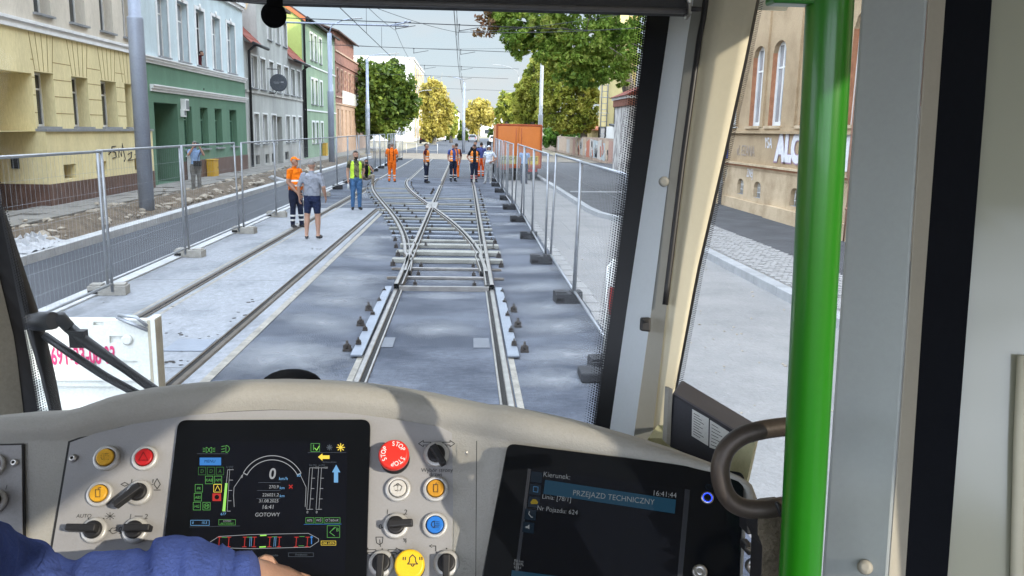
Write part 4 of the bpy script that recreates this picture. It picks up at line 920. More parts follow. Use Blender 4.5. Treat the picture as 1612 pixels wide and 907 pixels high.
pole('street_lamp', 'small distant lamp post by the yellow trees left of the road', 'lamp', -6.6, 118, 0, 7.2, .1, .06, m_polep, 3, (1.8, .5))
m_wire = mat('wire_black', (.035, .037, .042), .6, .1, 5)
def wire(name, label, pts, r=.012, sag=0., n=14, parent=None, cat='wire', grp=None):
    b = MB()
    for a, c in zip(pts, pts[1:]):
        a, c = Vector(a), Vector(c); b.tube([a+(c-a)*i/n-Vector((0, 0, sag*4*(i/n)*(1-i/n))) for i in range(n+1)], r, m_wire, 5)
    return tag(b.build(name, parent), label, cat, grp)
wg = 'overhead wires above the street'
wire('contact_wire', 'lower contact wire above the right track running to the vanishing point', [(-.28, 2, 5.45), (-.34, 40, 5.4), (-.25, 75, 5.35), (-.1, 84, 5.3), (.2, 160, 5.3)], .011, .03, grp=wg)
wire('catenary_wire', 'upper carrier wire sagging above the right track', [(-.25, 2, 6.6), (-.34, 39, 6.75), (-.3, 66, 6.7), (-.1, 84, 6.5)], .009, .55, grp=wg)
wire('contact_wire', 'lower contact wire above the left track', [(-3.3, 2, 5.45), (-3.2, 40, 5.4), (-3.2, 75, 5.35), (-2.0, 160, 5.3)], .011, .03, grp=wg)
wire('catenary_wire', 'upper carrier wire sagging above the left track', [(-3.4, 2, 6.7), (-3.2, 39, 6.75), (-3.2, 66, 6.7), (-3.0, 84, 6.5)], .009, .55, grp=wg)
wire('span_wire', 'slanting wire crossing from left track to right track', [(-3.2, 24, 5.9), (-.34, 39, 6.75), (4.9, 27, 6.1)], .009, .1, grp=wg)
for i, (y, yl) in enumerate(((39, 0), (52.5, 1), (66, 0), (78, 0), (100, 0))):
    z = 2.38+(205-(52, 88, 112, 127, 145)[i])/1280*y
    rt = MB(); xl = (-8.3, -8.35, -8.4, -8.4, -8)[i]; xr = (6.0, 5.3, 4.2, 4.0, 6)[i]
    rt.tube([(xl, y, z+.12), (xr, y, z-.02)], .018 if i else .022, m_wire, 6)
    for x in (-3.2, -.3): rt.tube([(x, y, z), (x, y, z-.25)], .02, m_wire, 6); rt.ball((x, y, z+.05), .05, m_wire, 1); rt.tube([(x, y-.02, z-.22), (x+.9, y, z-.05)], .016, m_wire, 6)
    tag(rt.build('span_wire'), 'cross street span with wire clamps, %s one counting from the tram' % ORD[i], 'wire', wg)
for i, y in enumerate((28, 33, 45.5, 58, 70)):
    for x in (-3.25, -.3): wire('dropper_wire', 'one of the short upright droppers joining carrier and contact wires', [(x, y, 5.42), (x, y, 6.2)], .007, 0, 2, grp='short droppers between the overhead wires')
wire('span_wire', 'thin wire from the near left pole towards the tram roof', [(-8.05, 21.2, 6.35), (-3.3, 12, 6.2), (3, 16, 6.5)], .009, .15, grp=wg)
wire('span_wire', 'pair of thin wires from the pale right pole into the big tree', [(5.9, 27, 5.75), (-.3, 40, 6.9)], .012, .1, grp=wg)
wire('span_wire', 'thin wire strung between lime house and far right lamp', [(-11, 60, 8.2), (5.3, 58, 8.1)], .009, .3, grp=wg)
# cantilever bracket on the near span
b = MB(); b.tube([(-8.3, 38.9, 6.95), (-2.6, 38.9, 6.95)], .04, m_pole, 8); b.tube([(-3.5, 38.9, 6.95), (-2.5, 38.9, 7.15)], .035, m_pole, 8); b.ball((-2.75, 38.9, 7.15), .07, m_pole, 1); tag(b.build('cantilever_arm'), 'steel cantilever arm holding wire over the left track', 'bracket')

# ================================================================== FENCES
m_fw = mat('fence_wire', (.30, .32, .34), .5, .15, 6, metal=.4); m_foot = mat('concrete_foot', (.40, .385, .35), .9, .3, 5, .5, 35); m_rub_ = mat('rubber_foot', (.04, .042, .048), .8, .25, 5, .3, 40)
def fence_proto(y0, dense):
    t = thing('mesh_fence', 'x', 'fence', (0, y0, 0)); Lp = 3.36; H = 1.98; z0 = .13
    b = MB(); r = .021
    b.tube([(0, y0+.03, .06), (0, y0+.03, H+.02)], r, m_galv, 8); b.tube([(0, y0+Lp-.03, .06), (0, y0+Lp-.03, H+.02)], r, m_galv, 8)
    b.tube([(0, y0+.03, H), (0, y0+Lp-.03, H)], r*.9, m_galv, 8); b.tube([(0, y0+.03, z0+.04), (0, y0+Lp-.03, z0+.04)], r*.9, m_galv, 8); b.build('frame', t)
    b = MB(); n = 34
    for i in range(1, n): b.tube([(0, y0+Lp*i/n, z0+.05), (0, y0+Lp*i/n, H-.01)], .0012, m_fw, 3, cap=False)
    for k_ in range(1, 7): zz = z0+(H-z0)*k_/7; b.tube([(.003, y0+.04, zz), (.003, y0+Lp-.04, zz)], .0013, m_fw, 3, cap=False)
    b.build('wire_mesh', t); return t
def foot_proto(m, L_=.62, w=.22, hh=.14, name='fence_block'):
    b = MB(); b.box((0, 0, hh/2), (L_, w, hh), m); b.box((L_*.3, 0, hh+.012), (.16, w*.7, .024), m); b.box((-L_*.3, 0, hh+.012), (.16, w*.7, .024), m)
    b.box((L_*.35, w/2+.001, hh*.35), (.12, .01, hh*.3), m_dark); b.box((-L_*.35, -w/2-.001, hh*.4), (.12, .01, hh*.36), m_dark); return b.build(name, bevel=.018)
fp = fence_proto(0, True)
ys_l = [11.45-3.42+3.42*i for i in range(-1, 17)]
footc, footr = foot_proto(m_foot, .5, .23, .13), foot_proto(m_rub_, .38, .28, .14)
first = True
for i, y in enumerate(ys_l):
    x = -4.93+.05*math.sin(i*1.9); lab = 'galvanised wire fence panel in the long left row, %s from the tram' % ORD[i]
    if first: o = fp; o.location = (x, y, 0); first = False
    else: o = dup(fp, (x, y, 0))
    tag(o, lab, 'fence', 'mesh fence panels along the left road'); o.rotation_euler.z = R(random.uniform(-.7, .7)); o.rotation_euler.y = R(random.uniform(-1.2, 1.2))
    f = footc if i == 0 else (footc.copy() if y < 30 else footr.copy())
    if i: C.objects.link(f)
    f.location = (x+.02, y+.01, 0.006); f.rotation_euler.z = R(random.uniform(-8, 8))
    tag(f, ('grey concrete foot' if y < 30 else 'black rubber foot')+' under the left fence row, %s from the tram' % ORD[i], 'fence foot', 'feet of the left fence')
ys_r = [7.85-3.42+3.42*i for i in range(0, 11)]
for i, y in enumerate(ys_r[1:]):
    x = 1.56-.012*i+.03*math.sin(i*2.3); o = dup(fp, (x, y, 0)); tag(o, 'galvanised wire fence panel in the right row, %s from the tram' % ORD[i], 'fence', 'mesh fence panels along the right road')
    o.rotation_euler.z = R(random.uniform(-1., .6)); o.rotation_euler.y = R(random.uniform(-1., 1.6))
    f = footr if i == 0 else footr.copy()
    if i: C.objects.link(f)
    f.location = (x-.08, y+.01, 0); f.rotation_euler.z = R(random.uniform(-6, 6)); tag(f, 'black rubber foot under the right fence row, %s from the tram' % ORD[i], 'fence foot', 'feet of the right fence')
b = MB()
for i in range(60): y = 6+i*.55; b.box((1.83+random.uniform(-.02, .02), y, -.012), (.2, .5, .03), m_cobble, Matrix.Rotation(random.uniform(-.05, .05), 3, 'Z'))
o = b.build('edge_stones'); o['kind'] = 'structure'
# red and white board by the fence
rb = thing('warning_board', 'red and white warning board leaning by the right fence at the pillar', 'barrier', (1.43, 7.6, 0)); b = MB(); m_red = mat('warning_red', (.45, .03, .025), .5, .1, 5)
for k_, mm in enumerate((m_white, m_white, m_red, m_white)): b.box((1.50, 7.6, .25+k_*.27), (.18, .04, .27), mm)
b.build('board', rb, bevel=.01); b = MB(); b.tube([(1.39, 7.62, .05), (1.39, 7.62, 1.12), (1.43, 7.62, 1.17), (1.58, 7.62, 1.17), (1.6, 7.62, 1.1), (1.6, 7.62, .05)], .016, m_white, 8); b.build('frame', rb)
b = MB(); b.box((1.45, 7.62, .05), (.6, .3, .1), m_rub_); b.build('foot', rb, bevel=.02)
# white plastic barrier with a spray-stencilled number
bt = thing('plastic_barrier', 'white plastic road barrier with pink stencilled number beside the tram nose', 'barrier', (-2.9, 5.6, 0))
m_pl = mat('white_barrier_plastic', (.74, .75, .70), .45, .12, 2.5, .1, 40); m_pld = mat('soiled_plastic_edge', (.50, .45, .34), .6, .35, 6); m_pink = mat('pink_stencil', (.72, .04, .17), .6, .35, 18)
tr2 = P(246, 505, 5.55); by = tr2.y; bx1 = tr2.x; bz = tr2.z; bx0 = bx1-2.0
b = MB(); holes = []
Fb = type('F', (), {})()
def wallY(b, x0, x1, z0, z1, holes, y, dep, m):
    xs = sorted({x0, x1, *[v for h_ in holes for v in h_[:2]]}); zs = sorted({z0, z1, *[v for h_ in holes for v in h_[2:4]]})
    for i in range(len(xs)-1):
        for j in range(len(zs)-1):
            cx, cz = (xs[i]+xs[i+1])/2, (zs[j]+zs[j+1])/2
            inn = any(h_[0] < cx < h_[1] and h_[2] < cz < h_[3] for h_ in holes)
            yy = y+dep if inn else y
            b.face([(xs[i], yy, zs[j]), (xs[i+1], yy, zs[j]), (xs[i+1], yy, zs[j+1]), (xs[i], yy, zs[j+1])], m)
    for h_ in holes:
        for a, c in (((h_[0], h_[2]), (h_[1], h_[2])), ((h_[1], h_[2]), (h_[1], h_[3])), ((h_[1], h_[3]), (h_[0], h_[3])), ((h_[0], h_[3]), (h_[0], h_[2]))): b.face([(a[0], y, a[1]), (c[0], y, c[1]), (c[0], y+dep, c[1]), (a[0], y+dep, a[1])], m)
hl = [(bx1-.32, bx1-.18, bz-.16, bz-.11), (bx1-.58, bx1-.44, bz-.16, bz-.11), (bx1-.30, bx1-.14, bz-.33, bz-.285), (bx1-.44, bx1-.40, bz-.33, bz-.285), (bx1-.85, bx1-.2, bz-.58, bz-.47), (bx1-.9, bx1-.45, bz-.78, bz-.66), (bx1-1.7, bx1-1.0, bz-.58, bz-.47), (bx1-1.7, bx1-1.0, bz-.78, bz-.66), (bx1-.42, bx1-.35, bz-.035, bz-.012)]
wallY(b, bx0, bx1-.05, .12, bz, hl, by, .02, m_pl)
b.bx(bx0, bx1-.05, by+.025, by+.09, .12, bz-.001, m_pl)
b.bx(bx0, bx1-.06, by-.014, by-.001, bz-.43, bz-.41, m_pl); b.bx(bx0, bx1-.06, by-.012, by-.001, bz-.63, bz-.61, m_pl); b.build('panel', bt, bevel=.006)
b = MB(); b.bx(bx1-.048, bx1, by-.03, by+.1, .1, bz+.02, m_pl); b.bx(bx1-.05, bx1-.03, by-.032, by-.03, .12, bz+.01, m_pld); b.bx(bx1-.012, bx1+.002, by-.025, by+.09, .12, bz+.012, m_pld); b.build('end_post', bt, bevel=.006)
b = MB(); b.tube([(bx1-.25, by-.03, bz+.03), (bx1-.05, by-.03, bz-.06)], .014, m_galv, 8); b.tube([(bx1-.24, by-.03, bz+.045), (bx1-.12, by-.03, bz+.03), (bx1-.05, by-.03, bz-.03)], .012, m_galv, 8); b.build('hook', bt)
b = MB(); b.lathe((bx1-.2, by+.0, bz-.135), (0, -1, 0), [(.036, 0), (.036, .012), (.025, .02)], m_pl, 16); b.lathe((bx1-.1, by, bz-.42), (0, -1, 0), [(.018, 0), (.018, .01)], m_pl, 12); b.build('boss', bt)
b = MB(); b.add_mesh(text_mesh('69Y-33-08 03', .028, .002), frame_mtx(Vector((bx1-.50, by-.004, bz-.255)), (1, 0, .03), (0, 0, 1)) @ Matrix.Diagonal((.078, .17, .1, 1)), m_pink); b.build('stencilled_number', bt)
b = MB(); b.bx(bx0+.2, bx0+.8, by-.2, by+.3, 0, .12, m_rub_); b.bx(bx1-.8, bx1-.2, by-.2, by+.3, 0, .12, m_rub_); b.build('foot', bt, bevel=.02)
# white site fence at the far crossing
for i, x in enumerate((-9.4, -5.6, 1.9)):
    t = thing('site_barrier', ('white tube barrier across the far crossing, left one', 'white tube barrier across the far crossing, middle one', 'white tube barrier with striped end across the far crossing, right one')[i], 'barrier', (x, 80, 0), 'white barriers at the far crossing'); b = MB()
    for k_ in range(4): b.tube([(x+k_, 80, 0), (x+k_, 80, .95)], .025, m_white, 6)
    b.tube([(x, 80, .93), (x+3, 80, .93)], .025, m_polep, 6); b.tube([(x, 80, .35), (x+3, 80, .35)], .02, m_polep, 6); b.build('frame', t)
    if i == 2: b = MB(); b.tube([(x+2.2, 80, 0), (x+2.2, 80, 2.0)], .05, m_white, 6); b.box((x+2.4, 79.95, 1.2), (.4, .04, .25), m_red); b.build('striped_post', t)
def far_car(label, x, y, m):
    t = thing('parked_car', label, 'car', (x, y, 0), 'cars parked at the far end'); b = MB()
    b.prism([(x-.85, y, .3), (x+.85, y, .3), (x+.85, y, .85), (x+.62, y, 1.42), (x-.62, y, 1.42), (x-.85, y, .85)], (0, 3.9, 0), m); b.build('body', t, bevel=.08)
    b = MB(); b.prism([(x-.7, y-.02, .9), (x+.7, y-.02, .9), (x+.55, y-.02, 1.32), (x-.55, y-.02, 1.32)], (0, .03, 0), m_pane); b.build('rear_window', t)
    for sx in (-1, 1):
        for yy in (.7, 3.1): b = MB(); b.lathe((x+sx*.78-.1, y+yy, .3), (1, 0, 0), [(.3, 0), (.3, .2)], m_tyre, 14); b.build('wheel', t)
        b = MB(); b.bx(x+sx*.6-.12, x+sx*.6+.12, y-.03, y, .7, .85, m_red); b.build('tail_lamp', t)
far_car('distant white car left of the centre pole', -4.6, 165, m_white); far_car('distant dark car by the yellow avenue trees', -6.2, 130, m_black); far_car('distant silver car right of the centre pole', 1.6, 165, m_galv); far_car('distant white car under the far yellow tree', 5.3, 150, m_white)
# ================================================================== TREES
m_bark = mat('grey_bark', (.20, .17, .14), .95, .45, 3, .8, 12, stretch=(3, 3, .6)); m_barkp = mat('pale_plane_bark', (.42, .38, .31), .9, .4, 2.5, .5, 10)
def leaves(name, parent, clumps, n, size, m, seed=0, hollow=.35, droop=.2):
    """leaf-sized quads spread through many small clumps inside the given ellipsoids (cx,cy,cz,rx,ry,rz,weight)"""
    g = np.random.default_rng(seed); V = []; tot = sum(c[6] for c in clumps)
    for c in clumps:
        k = int(n*c[6]/tot); nsub = max(10, int(64*(c[3]*c[5])**.5/1.5))
        d = g.normal(size=(nsub, 3)); d /= np.linalg.norm(d, axis=1)[:, None]; rr = g.uniform(hollow, 1.0, nsub)**.6
        cen = d*rr[:, None]*np.array(c[3:6])*g.uniform(.8, 1.1, nsub)[:, None]+np.array(c[:3]); rad = (g.uniform(.09, .30, nsub)**1.0)*min(c[3], c[5])
        w = g.integers(0, nsub, k); off = g.normal(size=(k, 3))*np.array([1, 1, .75]); off /= (np.linalg.norm(off, axis=1)[:, None]+.3)
        V.append(cen[w]+off*rad[w][:, None]*1.15)
    Pn = np.concatenate(V); k = len(Pn)
    nrm = g.normal(size=(k, 3))+np.array([0, 0, .55]); nrm /= np.linalg.norm(nrm, axis=1)[:, None]
    a = np.cross(nrm, g.normal(size=(k, 3))); a /= np.linalg.norm(a, axis=1)[:, None]; b_ = np.cross(nrm, a)
    s = (size*g.uniform(.6, 1.3, k))[:, None]
    q = np.stack([Pn-a*s, Pn+b_*s*.5-nrm*s*droop, Pn+a*s-nrm*s*droop, Pn-b_*s*.5], 1).reshape(-1, 3)
    off = wloc(parent); q -= np.array(off)
    me = bpy.data.meshes.new(name); me.vertices.add(len(q)); me.vertices.foreach_set('co', q.astype(np.float32).ravel())
    me.loops.add(len(q)); me.loops.foreach_set('vertex_index', np.arange(len(q), dtype=np.int32)); me.polygons.add(k); me.polygons.foreach_set('loop_start', np.arange(0, len(q), 4, dtype=np.int32))
    me.update(calc_edges=True); me.materials.append(m); o = bpy.data.objects.new(name, me); C.objects.link(o); o.parent = parent; return o
def trunk(parent, base, pts, r, m, limbs, name='trunk'):
    b = MB(); n = len(pts); b.tube([Vector(base)]+[Vector(p) for p in pts], [r*1.35]+[r*(1-.6*i/n) for i in range(n)], m, 12)
    rr = random.Random(int(r*1000)+n)
    for (a, c, r2) in limbs:
        a, c = Vector(a), Vector(c); mid = (a+c)/2+Vector((rr.uniform(-.3, .3), rr.uniform(-.3, .3), rr.uniform(.1, .5)))
        b.tube([a, mid, c], [r2, r2*.7, r2*.3], m, 7)
        for k_ in range(1):
            e = c+(c-a)*.1+Vector((rr.uniform(-1, 1), rr.uniform(-1, 1), rr.uniform(-.6, 1.)))*.5*(c-a).length*.7; b.tube([mid+(c-mid)*rr.uniform(.2, .9), e], [r2*.35, r2*.1], m, 5)
    b.build(name, parent)
def tree(label, x, y, h_, crown, n, size, lm, bark, r=.22, z0=0., seed=1, name='tree', lean=0., grp=None, cat='tree'):
    t = thing(name, label, cat, (x, y, z0), grp)
    cz = crown[0][2]; limbs = [((x+lean*.6, y, z0+(cz-z0)*.55), (c[0], c[1], c[2]), r*.5) for c in crown]
    trunk(t, (x, y, z0-.1), [(x+lean*.2, y, z0+(cz-z0)*.3), (x+lean*.6, y, z0+(cz-z0)*.7), (x+lean, y, cz+.5)], r, bark, limbs)
    leaves('crown', t, crown, n, size, lm, seed); return t
lm_dark = leaf_mat('dark_lime_leaves', ['#2b3d15', '#455c22', '#66792f', '#8d9a45']); lm_yel = leaf_mat('autumn_yellow_leaves', ['#7d7634', '#a59a46', '#c4b45c', '#dcd08a'])
lm_mid = leaf_mat('yellow_green_leaves', ['#56682a', '#838f38', '#adae4c', '#cdc670']); lm_big = leaf_mat('maple_leaves', ['#4a672a', '#6f8f3b', '#96ae4e', '#bfc66c'], .5); lm_bush = leaf_mat('shrub_leaves', ['#27401a', '#3f5f22', '#557a2c', '#6d8f3a'])
lm_pur = leaf_mat('dry_purple_leaves', ['#5a3a2c', '#75523c', '#866a48', '#6f7a3c'])
def at(px, py, Y): q = onY(px, py, Y); return q.x, q.y, q.z
def cl(px, py, Y, rp, ry=None, w=None, flat=1., dy=0):
    x, y, z = at(px, py, Y+dy); r = rp/1280*Y; return (x, y, z, r, r*.8, (ry or rp)/1280*Y, (w or rp**2))
# dark tree left
Y = 86
tree('dense dark green tree past the brick house on the left', at(617, 230, Y)[0], Y, 10, [cl(612, 150, Y, 42, 48), cl(590, 130, Y, 28, 30), cl(635, 165, Y, 25, 38), cl(600, 190, Y, 34, 30), cl(580, 170, Y, 22, 40), cl(616, 112, Y, 20, 18), cl(570, 110, Y+3, 22, 16)], 17000, .27, lm_dark, m_bark, .35, seed=2)
Y = 128
tree('tall autumn yellow tree in front of the white block', at(683, 222, Y)[0], Y, 11, [cl(684, 172, Y, 24, 40), cl(678, 150, Y, 18, 24), cl(698, 180, Y, 16, 32), cl(680, 205, Y, 22, 18), cl(690, 140, Y, 10, 10)], 13000, .28, lm_yel, m_barkp, .3, seed=3)
Y = 150
tree('slimmer yellow green tree right behind the tall yellow one', at(710, 222, Y)[0], Y, 9, [cl(708, 190, Y, 13, 25), cl(703, 175, Y, 10, 15), cl(712, 205, Y, 9, 12)], 5000, .3, lm_mid, m_bark, .25, seed=4)
Y = 172
tree('round golden tree standing alone at the far crossing', at(752, 224, Y)[0], Y, 8, [cl(754, 178, Y, 22, 20), cl(742, 190, Y, 14, 16), cl(768, 185, Y, 12, 16), cl(756, 163, Y, 12, 8), cl(747, 205, Y, 9, 12)], 9000, .3, lm_yel, m_barkp, .3, seed=5)
Y = 185
for px, py, r1, lab in ((778, 212, 10, 'small dark green tree right of the golden one'), (700, 216, 8, 'little dark tree near the distant white house'), (728, 213, 9, 'dark shrubby tree between the two yellow trees')):
    tree(lab, at(px, 228, Y)[0], Y, 5, [cl(px, py, Y, r1, r1), cl(px+4, py+4, Y, r1*.8, r1*.7)], 1800, .35, lm_dark, m_bark, .2, seed=px)
Y = 112
tree('bright green tree above the left part of orange truck', at(797, 214, Y)[0], Y, 8, [cl(797, 168, Y, 16, 22), cl(790, 185, Y, 11, 22), cl(812, 180, Y, 16, 24)], 7000, .28, lm_mid, m_bark, .25, seed=6)
Y = 84
tree('broad yellow green tree behind the orange truck', at(838, 215, Y)[0], Y, 9, [cl(835, 150, Y, 26, 35), cl(822, 175, Y, 18, 24), cl(850, 175, Y, 22, 30), cl(845, 120, Y, 18, 25), cl(815, 195, Y, 14, 14)], 20000, .17, lm_mid, m_bark, .3, seed=7)
Y = 80
tree('large yellow green tree over the graffiti wall', at(919, 215, Y)[0], Y, 12, [cl(880, 140, Y, 40, 40), cl(915, 150, Y, 28, 40), cl(870, 100, Y, 34, 34), cl(905, 185, Y, 30, 25), cl(925, 120, Y, 26, 30), cl(862, 180, Y, 18, 24), cl(932, 165, Y, 18, 30), cl(915, 195, Y, 26, 14), cl(890, 200, Y, 26, 12)], 34000, .16, lm_mid, m_bark, .35, seed=8)
Y = 100
tree('rounded green shrub showing above the graffiti wall', at(884, 235, Y)[0], Y, 4, [cl(880, 212, Y, 24, 17), cl(865, 218, Y, 14, 14), cl(900, 214, Y, 20, 14)], 9000, .14, lm_bush, m_bark, .1, seed=9, name='shrub', cat='shrub')
# the big tree reaching over the street
Y = 44
bx_, by_, bz_ = at(998, 260, Y); t = thing('tree', 'huge maple with leaning trunk whose leafy boughs overhang the street', 'tree', (bx_+1.2, Y+9, 0))
tp = [at(1003, 200, Y+9), at(992, 150, Y+9), at(975, 80, Y+8), at(955, 20, Y+7)]
crown = [cl(930, 60, Y, 50, 45), cl(880, 45, Y, 48, 42), cl(835, 50, Y, 44, 34), cl(975, 60, Y, 42, 60), cl(800, 30, Y, 34, 22), cl(900, 100, Y, 40, 34), cl(945, 110, Y, 30, 26), cl(860, 85, Y, 34, 26), cl(815, 78, Y, 18, 16), cl(980, 110, Y, 20, 24), cl(900, -30, Y, 110, 50), cl(1040, 20, Y, 60, 70), cl(800, -30, Y, 50, 40), cl(950, -90, Y, 110, 50), cl(915, 128, Y, 22, 14), cl(900, -150, Y, 90, 60), cl(820, -110, Y, 60, 50), cl(970, -190, Y, 90, 60)]+[(6, 43, 17, 4, 4, 3, 9000), (7, 49, 18, 4, 4, 3.5, 9000), (5.5, 53, 19.5, 4, 4, 3, 9000), (9.5, 46, 15, 4, 5, 3, 8000)]  # topmost clumps, out of frame, are added to shade the houses opposite
crown = [(*c[:6], c[6]*(1.35 if i < 10 or i == 14 else .45)) for i, c in enumerate(crown)]
trunk(t, (bx_+1.2, Y+9, -.1), tp, .5, m_bark, [(tp[2], c[:3], .13) for c in crown[:6]]+[(tp[3], c[:3], .2) for c in crown[10:14]])
leaves('crown', t, crown, 76000, .13, lm_big, 12, .2)
leaves('dry_leaf_tips', t, [cl(765, 38, Y, 20, 22), cl(752, 50, Y, 10, 10), cl(800, 60, Y, 10, 10), cl(770, 15, Y, 18, 14)], 520, .13, lm_pur, 13, .1)
# background tree line
b = None
tl_ = thing('tree_line', 'x', 'trees', (0, 330, 0)); tl_['kind'] = 'stuff'; tl_['label'] = 'distant belt of dark trees closing the view below the cloud'
g_ = random.Random(5); cr = []
for i in range(46): x = -120+i*6.2; cr.append((x+g_.uniform(-2, 2), 330+g_.uniform(-8, 12), g_.uniform(2, 4), g_.uniform(3, 5), 3, g_.uniform(2.5, 4.5), 10))
leaves('foliage', tl_, cr, 22000, .6, lm_dark, 20)
# ================================================================== PEOPLE
m_skin = mat('skin', (.46, .27, .195), .55, .15, 14, .05, 200, sss=.1); m_skin2 = mat('tanned_skin', (.38, .205, .14), .55, .15, 14, .05, 200)
m_eye = mat('eye_dark', (.02, .015, .012), .3, .1, 9); m_lip = mat('lip', (.36, .14, .12), .5, .1, 9)
def cloth(name, c, var=.25, **k): return mat(name, c, .9, var, 6, .8, 13, spec=.2, **k)
c_or = cloth('hi_vis_orange', (.88, .17, .015), .12); c_orshirt = cloth('bright_orange_shirt', (.90, .20, .008), .12); c_navy = cloth('navy_work_cloth', (.018, .024, .05)); c_grey = cloth('blue_grey_tshirt', (.29, .31, .36), .15); c_short = cloth('navy_shorts', (.022, .032, .08))
c_jean = cloth('blue_jeans', (.075, .17, .34)); c_black = cloth('black_cloth', (.012, .013, .016)); c_lime = cloth('lime_vest', (.58, .85, .08), .1); c_camo = mat('camouflage', (.16, .15, .09), .9, scale=9, col2=(.03, .035, .022), lo=.46, hi=.52)
c_beige = cloth('beige_trousers', (.40, .35, .28)); c_white = cloth('white_shirt', (.66, .70, .78), .12); c_maroon = cloth('maroon_shirt', (.085, .016, .022)); c_blue = cloth('blue_shirt', (.07, .095, .30)); c_lblue = cloth('light_blue_shirt', (.30, .45, .72), .15); c_gtr = cloth('grey_trousers', (.22, .215, .20)); c_orv = cloth('orange_vest', (.88, .27, .05), .12); c_refl = mat('reflective_tape', (.70, .70, .68), .4, .1, 8); c_redor = cloth('red_orange_trousers', (.72, .10, .015), .12); c_pale = cloth('pale_trousers', (.42, .43, .44), .3)
c_hair = mat('dark_hair', (.025, .018, .014), .8, .35, 40, .4, 160); c_hairg = mat('grey_hair', (.24, .23, .22), .8, .35, 40, .4, 160); c_shoe = mat('dark_shoe', (.016, .016, .018), .7, .2, 9); c_glove = cloth('white_glove', (.62, .63, .62)); c_shoeg = mat('grey_shoe', (.05, .05, .055), .7, .3, 9)
def ell(bm, c, r, rot=None, seg=(12, 8)):
    g = bmesh.ops.create_uvsphere(bm, u_segments=seg[0], v_segments=seg[1], radius=1)
    for v in g['verts']:
        p = Vector((v.co.x*r[0], v.co.y*r[1], v.co.z*r[2]))
        if rot is not None: p = rot @ p
        v.co = p+Vector(c)
def limb(mb, pts, rs, n=12, flat=1.): mb.tube(pts, rs, None, n, flat=flat)
def add_hand(bm_mb, wrist, d, palm_n, m, s=1.0, curl=.35, side=1, spread=.12):
    """palm with four separate bent fingers and a thumb leaving the side of the palm"""
    d = Vector(d).normalized(); nrm = Vector(palm_n); nrm = (nrm-d*nrm.dot(d)).normalized(); a = d.cross(nrm)*side
    w = Vector(wrist); L_ = .095*s
    bm_mb.tube([w-d*.02*s, w+d*.03*s, w+d*.07*s, w+d*.098*s], [.03*s, .038*s, .043*s, .036*s], m, 10, flat=.42) if False else None
    # flattened palm: a swept oval whose long axis lies across the hand
    rings = []
    for t, ww, th in ((-.02, .027, .02), (.02, .036, .017), (.06, .043, .015), (.092, .040, .012), (.1, .03, .006)):
        c = w+d*t*s; rings.append([bm_mb.bm.verts.new(c+a*ww*s*math.cos(2*math.pi*j/12)+nrm*th*s*math.sin(2*math.pi*j/12)) for j in range(12)])
    k = bm_mb.mi(m)
    for i in range(len(rings)-1):
        for j in range(12): f = bm_mb.bm.faces.new((rings[i][j], rings[i][(j+1) % 12], rings[i+1][(j+1) % 12], rings[i+1][j])); f.material_index = k; f.smooth = True
    for q in (rings[0][::-1], rings[-1]): f = bm_mb.bm.faces.new(q); f.material_index = k
    for i, (off, ln) in enumerate(((-.031, .070), (-.0105, .080), (.0105, .074), (.030, .058))):
        p = w+d*.09*s+a*off*s; dd = (d+a*off*spread*25*.3).normalized(); pts = [p-dd*.012*s, p]; ang = curl
        for seg in (.46, .31, .25):
            dd2 = (dd*math.cos(ang)+nrm*math.sin(ang)); p = p+dd2*ln*seg*s; pts.append(p); ang += curl*.9
        bm_mb.tube(pts, [.0088*s, .0092*s, .0085*s, .0078*s, .0055*s], m, 8)
    p = w+d*.028*s-a*.03*s; q1 = p+(d*.55-a*.75+nrm*.35).normalized()*.034*s; q2 = q1+(d*.85-a*.35+nrm*.4).normalized()*.03*s; q3 = q2+(d*.95+nrm*.35).normalized()*.022*s
    bm_mb.tube([p, q1, q2, q3], [.013*s, .0115*s, .0098*s, .0065*s], m, 8)
J0 = dict(pel=(0, 0, .94), wai=(0, .0, 1.10), che=(0, .0, 1.30), nek=(0, .01, 1.47), hed=(0, -.01, 1.635), hipL=(.09, 0, .90), kneL=(.10, -.01, .50), ankL=(.105, .01, .09), hipR=(-.09, 0, .90), kneR=(-.10, -.01, .50), ankR=(-.105, .01, .09),
          shoL=(.185, .0, 1.425), elbL=(.245, .03, 1.15), wriL=(.25, -.04, .92), shoR=(-.185, .0, 1.425), elbR=(-.245, .03, 1.15), wriR=(-.25, -.04, .92))
